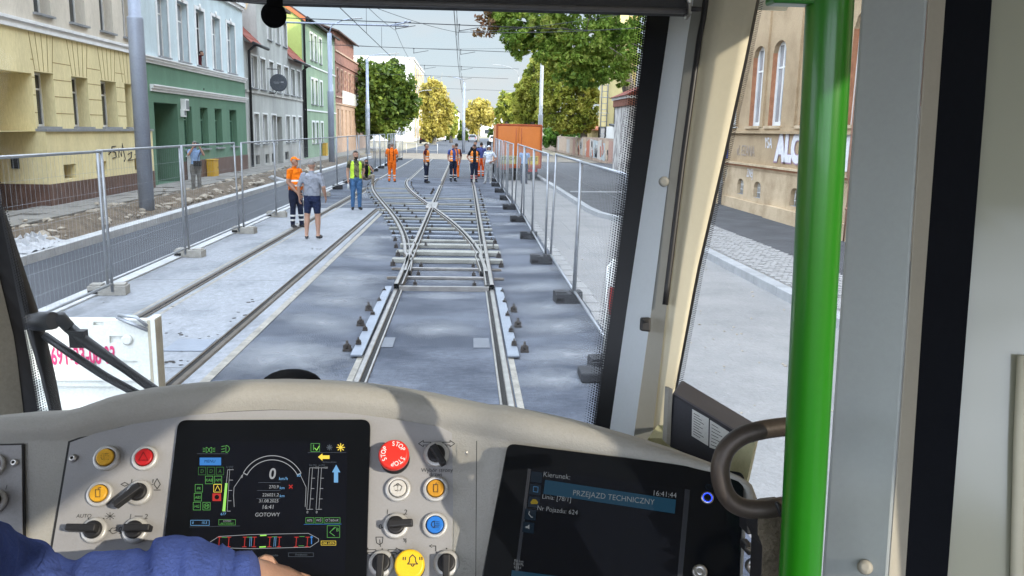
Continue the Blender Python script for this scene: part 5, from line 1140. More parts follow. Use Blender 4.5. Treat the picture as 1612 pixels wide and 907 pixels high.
def person(label, loc, face, H=1.76, pose=None, top=None, bottom=None, sleeve=.5, legs=1.0, skin=None, hair=None, cap=None, vest=None, vest_open=False, bands=None, gloves=None, belly=0., shoe=None, toes=None, look=0., extra=None, voxel=.017, sink=0., hands=(.3, .3), braces=None, wide=1.0, beard=False, grp='people on the street'):
    """face: compass angle the figure faces, 0 = towards the camera (-y), positive turns to its left hand"""
    skin = skin or m_skin; J = {k: Vector(v) for k, v in J0.items()}
    for k, v in (pose or {}).items(): J[k] = Vector(v)
    s = H/1.76; t = thing('person', label, 'person', loc, grp); rot = Matrix.Rotation(face, 4, 'Z'); T = Matrix.Translation(Vector(loc)) @ rot @ Matrix.Scale(s, 4)
    shoe = shoe or c_shoe
    mb = MB(); mk = None; segs = []
    def cap_(a, c, r1, r2, what): segs.append((J[a] if isinstance(a, str) else Vector(a), J[c] if isinstance(c, str) else Vector(c), r1, r2, what))
    up = (J['nek']-J['pel']).normalized()
    body = MB(); bm = body.bm
    fwd = Vector((0, -1, 0)); 
    def ring_torso():
        sx = (J['shoL']-J['shoR']).normalized(); fy = sx.cross(up).normalized()
        prof = [(J['pel']-up*.10, .145, .105, 0), (J['pel']+up*.0, .17*wide, .125, -.01), (J['wai'], .150*wide+.03*belly, .110+.05*belly, -.03*belly), (J['wai'].lerp(J['che'], .5), .160*wide, .118+.03*belly, -.02*belly), (J['che'], .178*wide, .120, 0), (J['che']+up*.08, .182*wide, .110, 0), (J['nek']-up*.045, .135, .085, .0), (J['nek']-up*.005, .065, .06, 0), (J['nek']+up*.05, .054, .056, 0)]
        rings = []
        for c, rx, ry, of in prof: rings.append([bm.verts.new(c+sx*rx*math.cos(2*math.pi*j/20)+fy*(ry*math.sin(2*math.pi*j/20)-of)) for j in range(20)])
        for i in range(len(rings)-1):
            for j in range(20): bm.faces.new((rings[i][j], rings[i][(j+1) % 20], rings[i+1][(j+1) % 20], rings[i+1][j]))
        bm.faces.new(rings[0][::-1]); bm.faces.new(rings[-1])
        return fy
    fy = ring_torso()
    fr = -fy if fy.dot(fwd) < 0 else fy
    hr = Matrix.Rotation(look, 3, 'Z'); hd = J['hed']
    hf = hr @ Vector((0, -1, 0)); hx = hr @ Vector((1, 0, 0))
    ell(bm, hd+Vector((0, 0, .02))-hf*.008, (.076, .094, .10), hr, (16, 10)); ell(bm, hd+hf*.028-Vector((0, 0, .055)), (.055, .062, .065), hr)
    body.tube([J['nek']-up*.05, hd-Vector((0, 0, .04))], [.058, .052], None, 12)
    ell(bm, hd+hf*.097-Vector((0, 0, .012)), (.014, .018, .024), hr, (8, 6)); ell(bm, hd+hf*.085-Vector((0, 0, .07)), (.024, .018, .016), hr, (8, 6))
    for sg in (-1, 1): ell(bm, hd+hx*sg*.078-Vector((0, 0, .01))-hf*(-.0), (.012, .022, .032), hr, (8, 6))
    th = .092 if legs else .08; lw = 1.12 if legs == 1.0 else 1.0
    for S in 'LR':
        h_, k_, a_ = J['hip'+S], J['kne'+S], J['ank'+S]
        body.tube([h_+Vector((0, 0, .02)), h_.lerp(k_, .35), h_.lerp(k_, .8), k_, k_.lerp(a_, .3), k_.lerp(a_, .75), a_], [.098, .094*lw, .072*lw, .062*lw, .062*lw, .048*(1.25 if legs == 1 else .95), .042*(1.3 if legs == 1 else .95)], None, 14)
        td = Vector((toes or {}).get(S, (.25 if S == 'L' else -.25, -1, 0))).normalized(); ft = a_+Vector((0, 0, -.045))
        body.tube([ft-td*.06, ft-td*.03+Vector((0, 0, .01)), ft+td*.06, ft+td*.13-Vector((0, 0, .012)), ft+td*.165-Vector((0, 0, .02))], [.03, .043, .044, .04, .02], None, 10)
        sh, e_, w_ = J['sho'+S], J['elb'+S], J['wri'+S]
        sl = 1.0
        body.tube([sh.lerp(J['che'], .25)+Vector((0, 0, .03)), sh, sh.lerp(e_, .45), e_, e_.lerp(w_, .35), w_], [.062, .066, .055 if sleeve < .2 else .060, .044 if sleeve < .9 else .054, .043 if sleeve < .9 else .05, .030 if sleeve < .9 else .036], None, 12)
    o = body.build('body_draft'); me = o.data; 
    md = o.modifiers.new('remesh', 'REMESH'); md.mode = 'VOXEL'; md.voxel_size = voxel; md.use_smooth_shade = True
    sm_ = o.modifiers.new('smooth', 'SMOOTH'); sm_.iterations = 4; sm_.factor = .5
    dg = bpy.context.evaluated_depsgraph_get(); dg.update(); me2 = bpy.data.meshes.new_from_object(o.evaluated_get(dg)); bpy.data.objects.remove(o)
    nf = len(me2.polygons); cen = np.empty(nf*3); me2.polygons.foreach_get('center', cen); cen = cen.reshape(-1, 3); nr = np.empty(nf*3); me2.polygons.foreach_get('normal', nr); nr = nr.reshape(-1, 3)
    # name every face by the nearest bone
    bones = [('torso', J['pel']-up*.08, J['nek']-up*.06, .15), ('head', J['nek']+up*.03, hd+Vector((0, 0, .06)), .08)]
    for S in 'LR':
        h_, k_, a_ = J['hip'+S], J['kne'+S], J['ank'+S]; bones += [('thigh', h_-Vector((0, 0, .05)), k_, .08), ('shin', k_, a_+Vector((0, 0, .02)), .055), ('foot', a_-Vector((0, 0, .06)), a_+Vector((toes or {}).get(S, (.25 if S == 'L' else -.25, -1, 0))).normalized()*.15-Vector((0, 0, .06)), .05)]
        sh, e_, w_ = J['sho'+S], J['elb'+S], J['wri'+S]; bones += [('upper', sh, e_, .055), ('fore', e_, w_, .04)]
    D = []; TT = []
    for nm, a, c, r in bones:
        a_, d_ = np.array(a), np.array(c-a); tt = np.clip(((cen-a_)@d_)/max(1e-9, d_@d_), 0, 1); D.append(np.linalg.norm(cen-a_-tt[:, None]*d_, axis=1)-r); TT.append(tt)
    idx = np.argmin(np.array(D), 0); TT = np.array(TT)
    mats = []; 
    def mi(m):
        if m not in mats: mats.append(m)
        return mats.index(m)
    mis = np.zeros(nf, int); upv = np.array(up); pel = np.array(J['pel'])
    hz = (cen-pel)@upv; lab = []
    for i in range(nf):
        nm = bones[idx[i]][0]; tt = TT[idx[i], i]
        if nm == 'torso': m = top if hz[i] > .03 else bottom
        elif nm == 'head': m = skin
        elif nm == 'thigh': m = bottom if (legs == 1.0 or tt < legs) else skin
        elif nm == 'shin': m = bottom if legs == 1.0 else skin
        elif nm == 'foot': m = shoe
        elif nm == 'upper': m = top if (sleeve >= .9 or tt < sleeve*1.25) else skin
        else: m = top if sleeve >= .95 and tt < .95 else skin
        if bands and nm == 'shin' and legs == 1.0 and (abs(tt-.50) < .055 or abs(tt-.78) < .05): m = bands
        lab.append(nm); mis[i] = mi(m)
    me2.polygons.foreach_set('material_index', mis.astype(np.int32))
    me2.polygons.foreach_set('use_smooth', np.ones(nf, bool))
    b = MB(); 
    for m in mats: b.mi(m)
    b.bm.from_mesh(me2)
    for S, cu in (('L', hands[0]), ('R', hands[1])):
        d = (J['wri'+S]-J['elb'+S]).normalized(); pn = Vector((-1 if S == 'L' else 1, 0, 0)); 
        if abs(d.x) > .75: pn = Vector((0, 0, -1))
        add_hand(b, J['wri'+S]+d*.01, d, pn, gloves or skin, 1.0, cu, 1 if S == 'L' else -1)
    for sg in (-1, 1): b.ball(hd+hf*.083+hx*sg*.031+Vector((0, 0, .012)), (.011, .007, .006), m_eye, 1)
    for sg in (-1, 1): b.box(hd+hf*.088+hx*sg*.031+Vector((0, 0, .03)), (.028, .008, .006), hair or c_hair, hr)
    b.box(hd+hf*.100-Vector((0, 0, .052)), (.036, .006, .008), m_lip, hr)
    for v in b.bm.verts: v.co = T @ v.co
    b.build('body', t, recalc=True)
    # hair or cap: a shell over the skull
    b = MB(); hm = cap or hair or c_hair
    for v in bmesh.ops.create_uvsphere(b.bm, u_segments=18, v_segments=12, radius=1)['verts']: v.co = hr @ Vector((v.co.x*.083, v.co.y*.101, v.co.z*.108))
    kill = [v for v in b.bm.verts if (v.co.z < .035 and v.co.dot(hf) > -.0) or v.co.z < (.0 if cap else -.05)]
    bmesh.ops.delete(b.bm, geom=kill, context='VERTS'); k = b.mi(hm)
    for f in b.bm.faces: f.material_index = k; f.smooth = True
    if cap:
        pr = [hf*.085+hx*.065+Vector((0, 0, .045)), hf*.15+hx*.055+Vector((0, 0, .03)), hf*.175+Vector((0, 0, .035)), hf*.15-hx*.055+Vector((0, 0, .03)), hf*.085-hx*.065+Vector((0, 0, .045))]; b.prism(pr, (0, 0, .01), hm)
    for v in b.bm.verts: v.co = T @ (v.co+hd+Vector((0, 0, .02))-hf*.008)
    b.build('cap' if cap else 'hair', t)
    if beard:
        b = MB(); ell(b.bm, hd+hf*.04-Vector((0, 0, .075)), (.056, .056, .045), hr); b.mi(c_hair)
        for f in b.bm.faces: f.material_index = 0
        for v in b.bm.verts: v.co = T @ v.co
        b.build('beard', t)
    me2.calc_loop_triangles()
    def shell(name, sel, off, matf):
        b = MB(); vm = {}
        vn = {}
        for i in np.nonzero(sel)[0]:
            p = me2.polygons[i]
            vs_ = []
            for vi in p.vertices:
                if vi not in vm:
                    v = me2.vertices[vi]; vm[vi] = b.bm.verts.new(T @ (v.co+v.normal*off))
                vs_.append(vm[vi])
            try: f = b.bm.faces.new(vs_); f.smooth = True; f.material_index = b.mi(matf(cen[i], hz[i]))
            except ValueError: pass
        if len(b.bm.faces): return b.build(name, t, recalc=False)
        b.bm.free()
    lab = np.array(lab)
    if vest:
        front = (cen-np.array(J['che']))@np.array(fr); xx = (cen-np.array(J['che']))@np.array((J['shoL']-J['shoR']).normalized())
        sel = (lab == 'torso') & (hz > .0) & (hz < .50) & (abs(xx) < .175)
        if vest_open: sel &= ~((front > .02) & (abs(xx) < .07))
        shell('vest', sel, .016, lambda c, z: c_refl if (abs(z-.12) < .022 or abs(z-.235) < .022) and vest is not c_lime else vest)
    if braces:
        xx = (cen-np.array(J['che']))@np.array((J['shoL']-J['shoR']).normalized()); sel = (lab == 'torso') & (hz > .02) & (abs(abs(xx)-.085) < .014); shell('braces', sel, .01, lambda c, z: braces)
    if extra: extra(t, T, J)
    return t
def g2(px, py, z=0.006): v = G(px, py, z); return (v.x, v.y, z)
def item(name, label, cat, fn):                  # a thing held in a hand or hanging from a body
    b = MB(); fn(b); return tag(b.build(name), label, cat)
def bottle(T, J, S, label):
    p = T @ (J['wri'+S]+(J['wri'+S]-J['elb'+S]).normalized()*.10); m1 = mat('clear_plastic_bottle', (.55, .60, .62), .15, .1, 9)
    item('water_bottle', label, 'bottle', lambda b: b.lathe(p+Vector((0, 0, -.2)), (.1, 0, 1), [(.02, 0), (.033, .01), (.033, .13), (.03, .15), (.013, .185), (.013, .21)], m1, 12))
PI = math.pi
# man in orange cap and shirt, turned to the man in grey
def ex_orange(t, T, J): bottle(T, J, 'L', 'clear water bottle held low by the man in orange cap')
person('man in orange cap, bright orange shirt and navy trousers by the left fence', g2(466, 358), R(60), 1.66,
       dict(wriL=(.12, -.22, .88), elbL=(.24, -.02, 1.13), wriR=(-.14, -.2, .88), elbR=(-.25, .0, 1.13), ankL=(.10, -.10, .09), kneL=(.10, -.07, .5)), c_orshirt, c_navy, .55, cap=c_orshirt, hair=c_hairg, belly=1.1, skin=m_skin2, look=R(5), wide=1.05, bands=c_refl, extra=ex_orange, vest=c_orshirt, voxel=.014)
person('man seen from behind in grey t-shirt, navy shorts and grey cap', g2(493, 376), R(172), 1.68,
       dict(wriL=(.30, -.02, .93), elbL=(.29, .04, 1.15), wriR=(-.27, -.10, .94), elbR=(-.28, .05, 1.16), ankL=(.14, .03, .09), kneL=(.125, .0, .5), ankR=(-.10, -.05, .09), kneR=(-.10, -.05, .5)), c_grey, c_short, .75, .78, cap=c_hairg, hair=c_hairg, belly=.7, wide=1.12, shoe=c_shoeg, skin=m_skin, voxel=.014)
def ex_camo(t, T, J): bottle(T, J, 'R', 'clear bottle held by the bearded man in lime vest')
person('bearded man in camouflage top, open lime vest and blue jeans', g2(561, 330), R(18), 1.70, dict(wriL=(.2, .06, .95), elbL=(.25, .05, 1.16)), c_camo, c_jean, .5, vest=c_lime, vest_open=True, beard=True, extra=ex_camo, look=R(12), voxel=.014)
# crouching photographer
crouch = dict(pel=(0, .12, .36), wai=(0, .08, .50), che=(0, -.0, .68), nek=(0, -.06, .84), hed=(0, -.10, 1.0), hipL=(.09, .12, .34), kneL=(.26, -.32, .46), ankL=(.24, -.22, .09), hipR=(-.09, .12, .34), kneR=(-.24, -.30, .48), ankR=(-.22, -.2, .09),
              shoL=(.18, -.04, .80), elbL=(.26, -.26, .62), wriL=(.08, -.28, .90), shoR=(-.18, -.04, .80), elbR=(-.26, -.26, .62), wriR=(-.08, -.28, .90))
def ex_cam(t, T, J): p = T @ (J['hed']+Vector((0, -.2, -.02))); item('camera', 'small black camera raised by the crouching photographer', 'camera', lambda b: (b.box(p, (.13, .06, .09), m_black), b.lathe(p, (0, -1, 0), [(.035, 0), (.035, .08), (.03, .09)], m_black, 12)))
person('crouching photographer in lime vest and beige trousers beside the rails', g2(577, 293), R(10), 1.72, crouch, c_black, c_beige, .6, vest=c_lime, vest_open=True, shoe=mat('tan_shoe', (.25, .13, .07), .7, .2, 8), extra=ex_cam)
person('man in full orange work suit with dark braces seen from behind', g2(617, 287), R(176), 1.76, dict(wriL=(.10, -.24, 1.02), elbL=(.27, .0, 1.16), wriR=(-.10, -.24, 1.02), elbR=(-.27, .0, 1.16), ankL=(.12, .0, .09), ankR=(-.12, 0, .09)), c_or, c_or, .55, cap=c_hairg, bands=c_refl, braces=c_black, belly=.6, wide=1.15)
person('man in maroon shirt, orange vest and navy trousers looking right', g2(671, 288), R(78), 1.74, dict(wriR=(-.2, -.03, .90)), c_maroon, c_navy, .5, vest=c_orv, bands=c_refl, gloves=c_glove, skin=m_skin2)
person('man in blue shirt and orange vest standing with bowed head', g2(713, 286), R(25), 1.74, dict(hed=(0, -.05, 1.61)), c_blue, c_navy, .5, vest=c_orv, vest_open=True, bands=c_refl, gloves=c_glove, hair=c_hairg, skin=m_skin2)
v = g2(718, 280); person('man in orange trousers half hidden behind the bowed worker', v, R(200), 1.70, None, c_maroon, c_or, .9, vest=c_orv)
person('bearded man in black dungarees and open orange vest with red ankle bands', g2(746, 287), R(8), 1.72, dict(wriR=(-.22, -.06, 1.0), elbR=(-.33, .06, 1.16)), c_black, c_navy, .5, vest=c_orv, vest_open=True, bands=mat('red_white_tape', (.75, .30, .28), .5, .3, 30), beard=True, cap=c_black, wide=1.1, skin=m_skin2)
v = g2(757, 279); person('man in blue shirt and red orange trousers behind the dungaree man', v, R(195), 1.76, None, c_blue, c_redor, .9, bands=c_refl)
v = g2(747.5, 276); person('dark haired man whose head shows between the two workers', v, R(5), 1.78, None, c_black, c_navy, .9)
person('man in white shirt and pale trousers hands on hips by the right fence', g2(769, 289), R(-25), 1.70, dict(elbL=(.36, .08, 1.15), wriL=(.19, -.06, 1.02), elbR=(-.30, .05, 1.15), ankL=(.1, .02, .09), ankR=(-.13, -.08, .09)), c_white, c_pale, .6, cap=c_white, hair=c_hairg, skin=m_skin2, shoe=c_pale)
# pavement photographer
def ex_ph(t, T, J):
    p = T @ (J['hed']+Vector((0, -.19, .03))); item('camera', 'black camera held to the face by the pavement photographer', 'camera', lambda b: (b.box(p, (.14, .07, .1), m_black), b.lathe(p, (.8, -.6, 0), [(.04, 0), (.04, .1), (.035, .11)], m_black, 12)))
    p2 = T @ Vector((.02, -.18, 1.0)); b = MB(); b.box(p2, (.24, .16, .17), m_black); b.tube([T @ Vector((.16, -.1, 1.4)), T @ Vector((.05, -.15, 1.2)), p2], .012, m_black, 6); tag(b.build('camera_bag', bevel=.03), 'black camera bag slung on the pavement photographer', 'bag')
v = g2(310, 303, .11); person('photographer in light blue shirt and grey trousers on the left pavement', v, R(35), 1.70, dict(elbL=(.26, -.12, 1.28), wriL=(.08, -.20, 1.60), elbR=(-.26, -.12, 1.28), wriR=(-.08, -.20, 1.60), hed=(0, -.01, 1.63)), c_lblue, c_gtr, .6, hair=c_hairg, extra=ex_ph, hands=(1.0, 1.0))
# person leaning out of the first floor window
q = up_win = L.px(316, 95); person('person looking out of the third window of the pale blue storey', (XF-.12, q[0]+.1, 4.78-.98), R(80), 1.66, dict(nek=(0, -.06, 1.46), hed=(0, -.16, 1.58)), c_maroon, c_black, .5, skin=m_skin2)
# passer-by in blue behind the right fence near the truck
v = g2(829, 283); person('person in blue shirt behind the fence near the truck doors', (2.75, 37.6, -.02), R(170), 1.70, None, c_lblue, c_navy, .5, hair=c_hair)
# ================================================================== THE TRAM the picture is taken from
tram = thing('tram', 'tram driver cab with beige dashboard, screens, switches, windscreen pillar and green grab pole', 'tram', (-.28, .6, .9))
m_dash = mat('dash_beige', (.305, .298, .27), .75, .08, 9, .35, 420, detail=8, fine=.06); m_panelg = mat('panel_grey', (.265, .265, .27), .6, .06, 14, .15, 700, fine=.05); m_seam = mat('dark_seam', (.02, .02, .02), .8, .1, 9)
m_bez = mat('black_bezel', (.005, .006, .008), .12, .2, 8, spec=.3); m_cover = mat('screen_cover', (.005, .006, .010), .08, .1, 8, spec=.35); m_ring = mat('satin_ring', (.48, .48, .47), .4, .12, 30, .05, 500, metal=.25); m_knob = mat('knob_black', (.012, .012, .014), .5, .2, 20); m_ink = mat('panel_ink', (.03, .03, .03), .7, .1, 9)
m_scr = mat('screw_steel', (.55, .54, .52), .3, .3, 60, metal=.9); m_cream = mat('cream_pillar', (.60, .56, .43), .7, .05, 5, fine=.03); m_pgrey = mat('grey_pillar_trim', (.22, .225, .21), .65, .06, 5, fine=.03); m_pblue = mat('pale_blue_grey_trim', (.62, .67, .71), .55, .05, 5, fine=.03); m_frit = mat('black_ceramic_border', (.006, .007, .010), .35, .15, 6)
class Plane:
    def __init__(s, px, py, d, tilt, yaw):
        s.o = P(px, py, d); c, q = math.cos(yaw), math.sin(yaw); s.e = Vector((c, -q, 0)); h = Vector((-q, -c, 0)); z = Vector((0, 0, 1))
        s.n = h*math.cos(tilt)+z*0 if False else (h*math.cos(tilt)+z*math.sin(tilt)); s.u = z*math.cos(tilt)-h*math.sin(tilt)
    def at(s, px, py, off=0.):
        d = ray(px, py); t = (s.o+s.n*0-EYE).dot(s.n)/d.dot(s.n); return EYE+d*t+s.n*off
    def loc(s, px, py): v = s.at(px, py)-s.o; return v.dot(s.e), v.dot(s.u)
    def w(s, a, b, off=0.): return s.o+s.e*a+s.u*b+s.n*off
    def scale(s, px, py): return (s.at(px, py)-EYE).dot(_f)/F      # metres per photo pixel
A1 = Plane(430, 780, 1.04, R(38), 0.0); A2 = Plane(980, 800, .98, R(38), R(16))
def plate(b, pl, pts, off, th, m): b.prism([pl.at(x, y, off) for x, y in pts], pl.n*(-th), m)
def rounded(pts, r, seg=5):
    out_ = []; n = len(pts)
    for i in range(n):
        p, a, c = Vector(pts[i]), Vector(pts[i-1]), Vector(pts[(i+1) % n]); q0 = p+(a-p).normalized()*r; q1 = p+(c-p).normalized()*r
        for k_ in range(seg+1): t = k_/seg; out_.append(tuple(q0*(1-t)**2+p*2*t*(1-t)+q1*t*t))
    return out_
# ---- dashboard body, lofted along its curved upper edge
TE = [(-160, 672), (-60, 662), (0, 656), (50, 654), (92, 651), (125, 642), (170, 626), (230, 613), (300, 605), (360, 601), (430, 600), (500, 602), (560, 606), (620, 614), (680, 624), (735, 636), (775, 644), (800, 645), (850, 655), (910, 668), (960, 681), (1020, 698), (1080, 717), (1130, 735), (1165, 750), (1184, 764), (1192, 785)]
IE = [(-160, 705), (-60, 698), (0, 693), (50, 691), (100, 690), (140, 683), (190, 669), (240, 660), (300, 651), (360, 645), (430, 642), (500, 644), (560, 649), (620, 657), (680, 668), (735, 679), (775, 688), (800, 692), (850, 701), (910, 712), (960, 722), (1020, 733), (1080, 744), (1130, 754), (1160, 765), (1172, 780), (1176, 800)]
dash = MB(); k0 = dash.mi(m_dash); rows = []
for i, ((tx, ty), (ix, iy)) in enumerate(zip(TE, IE)):
    pl = A1 if tx < 770 else A2
    bx = ix if ix < 1100 else ix-(ix-1100)*.25
    wt = max(0., min(1., (tx-690)/140)); wt = wt*wt*(3-2*wt)
    atb = lambda x_, y_, o_=0.: A1.at(x_, y_, o_).lerp(A2.at(x_, y_, o_), wt)
    rowp = [atb(bx, 1120, -.004), atb(bx+(ix-bx)*.5, 950, -.004), atb(ix, iy+6, -.004)]
    for t, of in ((0, .0), (.15, .008), (.4, .013), (.7, .012), (.9, .007)): rowp.append(atb(ix+(tx-ix)*t, iy+(ty-iy)*t, of))
    e = atb(tx, ty, 0.0); rowp += [e, e+Vector((0, .02, -.004)), e+Vector((0, .10, -.028)), e+Vector((0, .34, -.16)), e+Vector((0, .36, -.5))]
    rows.append([dash.bm.verts.new(p) for p in rowp])
for i in range(len(rows)-1):
    for j in range(len(rows[0])-1): f = dash.bm.faces.new((rows[i][j], rows[i+1][j], rows[i+1][j+1], rows[i][j+1])); f.material_index = k0; f.smooth = True
# closing flank on the right
f = dash.bm.faces.new(rows[-1]); f.material_index = k0
dashboard = dash.build('dashboard', tram)
def part(b, name, parent=None, bevel=0., **k): return b.build(name, parent or tram, bevel=bevel, **k)
# ---- the main switch panel
panel = MB(); outl = [(111, 697), (150, 683), (210, 668), (300, 654), (360, 649), (430, 646), (500, 647), (560, 652), (620, 660), (690, 672), (746, 684), (747, 760), (746, 1000), (60, 1000)]
plate(panel, A1, [(x+(3.2 if x > 400 else -4.5), y-2.6) for x, y in outl], -.0015, .006, m_seam); plate(panel, A1, outl, .001, .005, m_panelg)
panel = part(panel, 'control_panel')
def seg(b, pl, pts, wpx, m, off=.0016):            # a stroke of constant width drawn on a plane
    for (x0, y0), (x1, y1) in zip(pts, pts[1:]):
        d = Vector((x1-x0, y1-y0)); 
        if d.length < 1e-6: continue
        n_ = Vector((-d.y, d.x)).normalized()*wpx/2; d = d.normalized()*wpx*.3
        b.face([pl.at(x0-d.x+n_.x, y0-d.y+n_.y, off), pl.at(x1+d.x+n_.x, y1+d.y+n_.y, off), pl.at(x1+d.x-n_.x, y1+d.y-n_.y, off), pl.at(x0-d.x-n_.x, y0-d.y-n_.y, off)], m)
def circ(cx, cy, r, a0=0, a1=360, n=20, sq=1.): return [(cx+r*math.cos(R(a0+(a1-a0)*i/n)), cy+r*sq*math.sin(R(a0+(a1-a0)*i/n))) for i in range(n+1)]
def poly(b, pl, pts, m, off=.0016): b.face([pl.at(x, y, off) for x, y in pts], m)
def words_(b, pl, s_, px, py, h_px, m, off=.0016, sx=1., rot=0., thick=0.):
    c = pl.at(px, py, off); sc = pl.scale(px, py)*h_px*1.38; e = pl.e*math.cos(rot)+pl.u*math.sin(rot); u = pl.u*math.cos(rot)-pl.e*math.sin(rot)
    b.add_mesh(text_mesh(s_, thick), frame_mtx(c, e, u) @ Matrix.Diagonal((sc*sx, sc, sc, 1)), m)
YEL = mat('amber_button', (.62, .33, .025), .35, .1, 30); YELD = mat('orange_button', (.50, .24, .02), .4, .1, 30); RED = mat('red_button', (.40, .012, .015), .35, .1, 30); BLU = mat('blue_button', (.02, .16, .55), .35, .1, 30); WHT = mat('white_button', (.50, .49, .46), .4, .1, 30); BELL = mat('yellow_bell_button', (.80, .52, .02), .4, .08, 30); STOP = mat('stop_red', (.72, .03, .02), .4, .1, 30)
def sym_lamp(b, x, y, s, m=None):
    m = m or m_ink; seg(b, A1, circ(x-s*.1, y, s*.7, 90, 270, 10)+[(x-s*.1, y+s*.7)], 1.6, m, .0105); seg(b, A1, [(x-s*.1, y-s*.7), (x-s*.1, y+s*.7)], 1.6, m, .0105)
    for k_ in (-.6, -.2, .2, .6): seg(b, A1, [(x+s*.1, y+s*k_), (x+s*.95, y+s*k_)], 1.4, m, .0105)
def sym_door(b, x, y, s, m=None, off=.0105):
    m = m or m_ink; seg(b, A1, [(x-s*.5, y-s*.7), (x+s*.5, y-s*.7), (x+s*.45, y+s*.9), (x-s*.45, y+s*.9), (x-s*.5, y-s*.7)], 1.5, m, off); seg(b, A1, [(x+s*.1, y-s*1.05), (x+s*.7, y-s*1.2)], 1.4, m, off); seg(b, A1, [(x+s*.1, y-s*1.05), (x+s*.1, y-s*.7)], 1.4, m, off)
def sym_tri(b, x, y, s): seg(b, A1, [(x, y-s), (x+s, y+s*.75), (x-s, y+s*.75), (x, y-s)], 1.5, RED if False else mat('dark_red_ink', (.12, .005, .006), .5, .1, 9), .0105)
def sym_wash(b, x, y, s): seg(b, A1, [(x-s*.9, y-s*.3), (x-s*.6, y-s*.6), (x+s*.6, y-s*.6), (x+s*.9, y-s*.3), (x+s*.6, y+s*.6), (x-s*.6, y+s*.6), (x-s*.9, y-s*.3)], 1.5, m_ink, .0105); seg(b, A1, [(x, y-s*.9), (x, y+s*.9)], 1.4, m_ink, .0105); seg(b, A1, circ(x, y-s*.6, s*.35, 180, 360, 8), 1.3, m_ink, .0105)
def sym_bell(b, x, y, s, off):
    seg(b, A1, [(x-s*.7, y+s*.5), (x-s*.45, y+s*.2), (x-s*.4, y-s*.4), (x, y-s*.8), (x+s*.4, y-s*.4), (x+s*.45, y+s*.2), (x+s*.7, y+s*.5), (x-s*.7, y+s*.5)], 1.6, m_ink, off); seg(b, A1, circ(x, y+s*.6, s*.2, 0, 180, 6), 1.6, m_ink, off)
    for sg in (-1, 1):
        for k_ in (1.0, 1.3): seg(b, A1, [(x+sg*s*k_, y-s*.45), (x+sg*s*k_*1.02, y-s*.1)], 1.8, m_ink, off)
def push_button(px, py, col, sym=None, r=19.5, pl=A1):
    c = pl.at(px, py, .001); s_ = pl.scale(px, py); b = MB()
    b.lathe(c, pl.n, [(r*1.02*s_, 0), (r*1.03*s_, .0035), (r*.98*s_, .006), (r*.74*s_, .0065), (r*.70*s_, .0045), (r*.695*s_, .004)], [m_ring, m_ring, m_ring, m_seam, m_seam], 32, cap=False)
    b.lathe(c, pl.n, [(r*.69*s_, .003), (r*.67*s_, .0088), (r*.60*s_, .0095)], col, 28); o = part(b, 'push_button', panel)
    if sym: b = MB(); sym(b, px+.0-(.0), py, r*.36); part(b, 'button_symbol', panel, recalc=False)
    return o
def rotary(px, py, ang, r=20, ln=30, pl=A1, base=None):
    """black rotary knob; ang = picture direction of its pointer, degrees counter-clockwise from right"""
    c = pl.at(px, py, .001); s_ = pl.scale(px, py); b = MB()
    b.lathe(c, pl.n, [(r*1.02*s_, 0), (r*1.03*s_, .004), (r*.97*s_, .007), (r*.72*s_, .0075)], m_ring, 32); b.lathe(c, pl.n, [(r*.72*s_, .006), (r*.70*s_, .011), (r*.66*s_, .0125)], m_knob, 28)
    a = R(ang); d = pl.e*math.cos(a)+pl.u*math.sin(a); q = pl.n.cross(d)
    L0, L1 = -r*.55*s_, ln*s_; w0, w1 = r*.42*s_, r*.25*s_; z0, z1 = .010, .024
    P0 = [c+d*L0-q*w0*.7, c+d*L1-q*w1, c+d*L1+q*w1, c+d*L0+q*w0*.7]
    b.prism([p+pl.n*z0 for p in P0], pl.n*(z1-z0), m_knob); return part(b, 'rotary_switch', panel, bevel=.0016)
push_button(169.5, 722.5, YEL, sym_lamp); push_button(230, 722.5, RED, sym_tri); push_button(159, 779, YEL, sym_door)
rotary(221, 777, 222, 19.5, 36); rotary(151, 836, 178, 19.5, 35); rotary(215, 836, 0, 19.5, 30)
rotary(687, 717, -58, 19.5, 24); push_button(627, 771, WHT, sym_wash); push_button(686, 771, YELD, sym_door); rotary(624, 829, 3, 19.5, 27); push_button(685, 828, BLU, sym_lamp)
rotary(601, 888, -90, 20, 34); rotary(703, 888, -90, 20, 34)
def mushroom(px, py, col, r, hgt, name, offx=0):
    c = A1.at(px, py, .001); s_ = A1.scale(px, py); b = MB()
    b.lathe(c, A1.n, [(r*.98*s_, 0), (r*.98*s_, .005), (r*.6*s_, .006), (r*.6*s_, hgt*.5)], m_knob, 28); b.lathe(c, A1.n, [(r*.8*s_, hgt*.5), (r*1.0*s_, hgt*.62), (r*1.0*s_, hgt*.85), (r*.93*s_, hgt*.97), (r*.82*s_, hgt)], col, 36); return part(b, name, panel)
mushroom(622, 724, STOP, 23.5, .028, 'emergency_button'); mushroom(646, 893, BELL, 23.5, .022, 'bell_button')
b = MB()
m_wink = mat('white_ink', (.75, .72, .70), .6, .05, 9)
for a0, cx, cy in ((60, 631, 703), (180, 611, 722), (300, 635, 733)):
    c = A1.at(627, 718, .0285); sc = A1.scale(627, 718); r_ = 15.5*sc
    for k_, ch in enumerate('STOP'):
        a = R(a0+33-22*k_); d = A1.e*math.cos(a)+A1.u*math.sin(a); e = -(A1.n.cross(d)); cc = A1.at(622, 724, .001)+A1.n*.0286+d*r_
        b.add_mesh(text_mesh(ch, .012), frame_mtx(cc, e, d) @ Matrix.Diagonal((sc*8.6, sc*10, sc, 1)), m_wink)
part(b, 'button_lettering', panel, recalc=False)
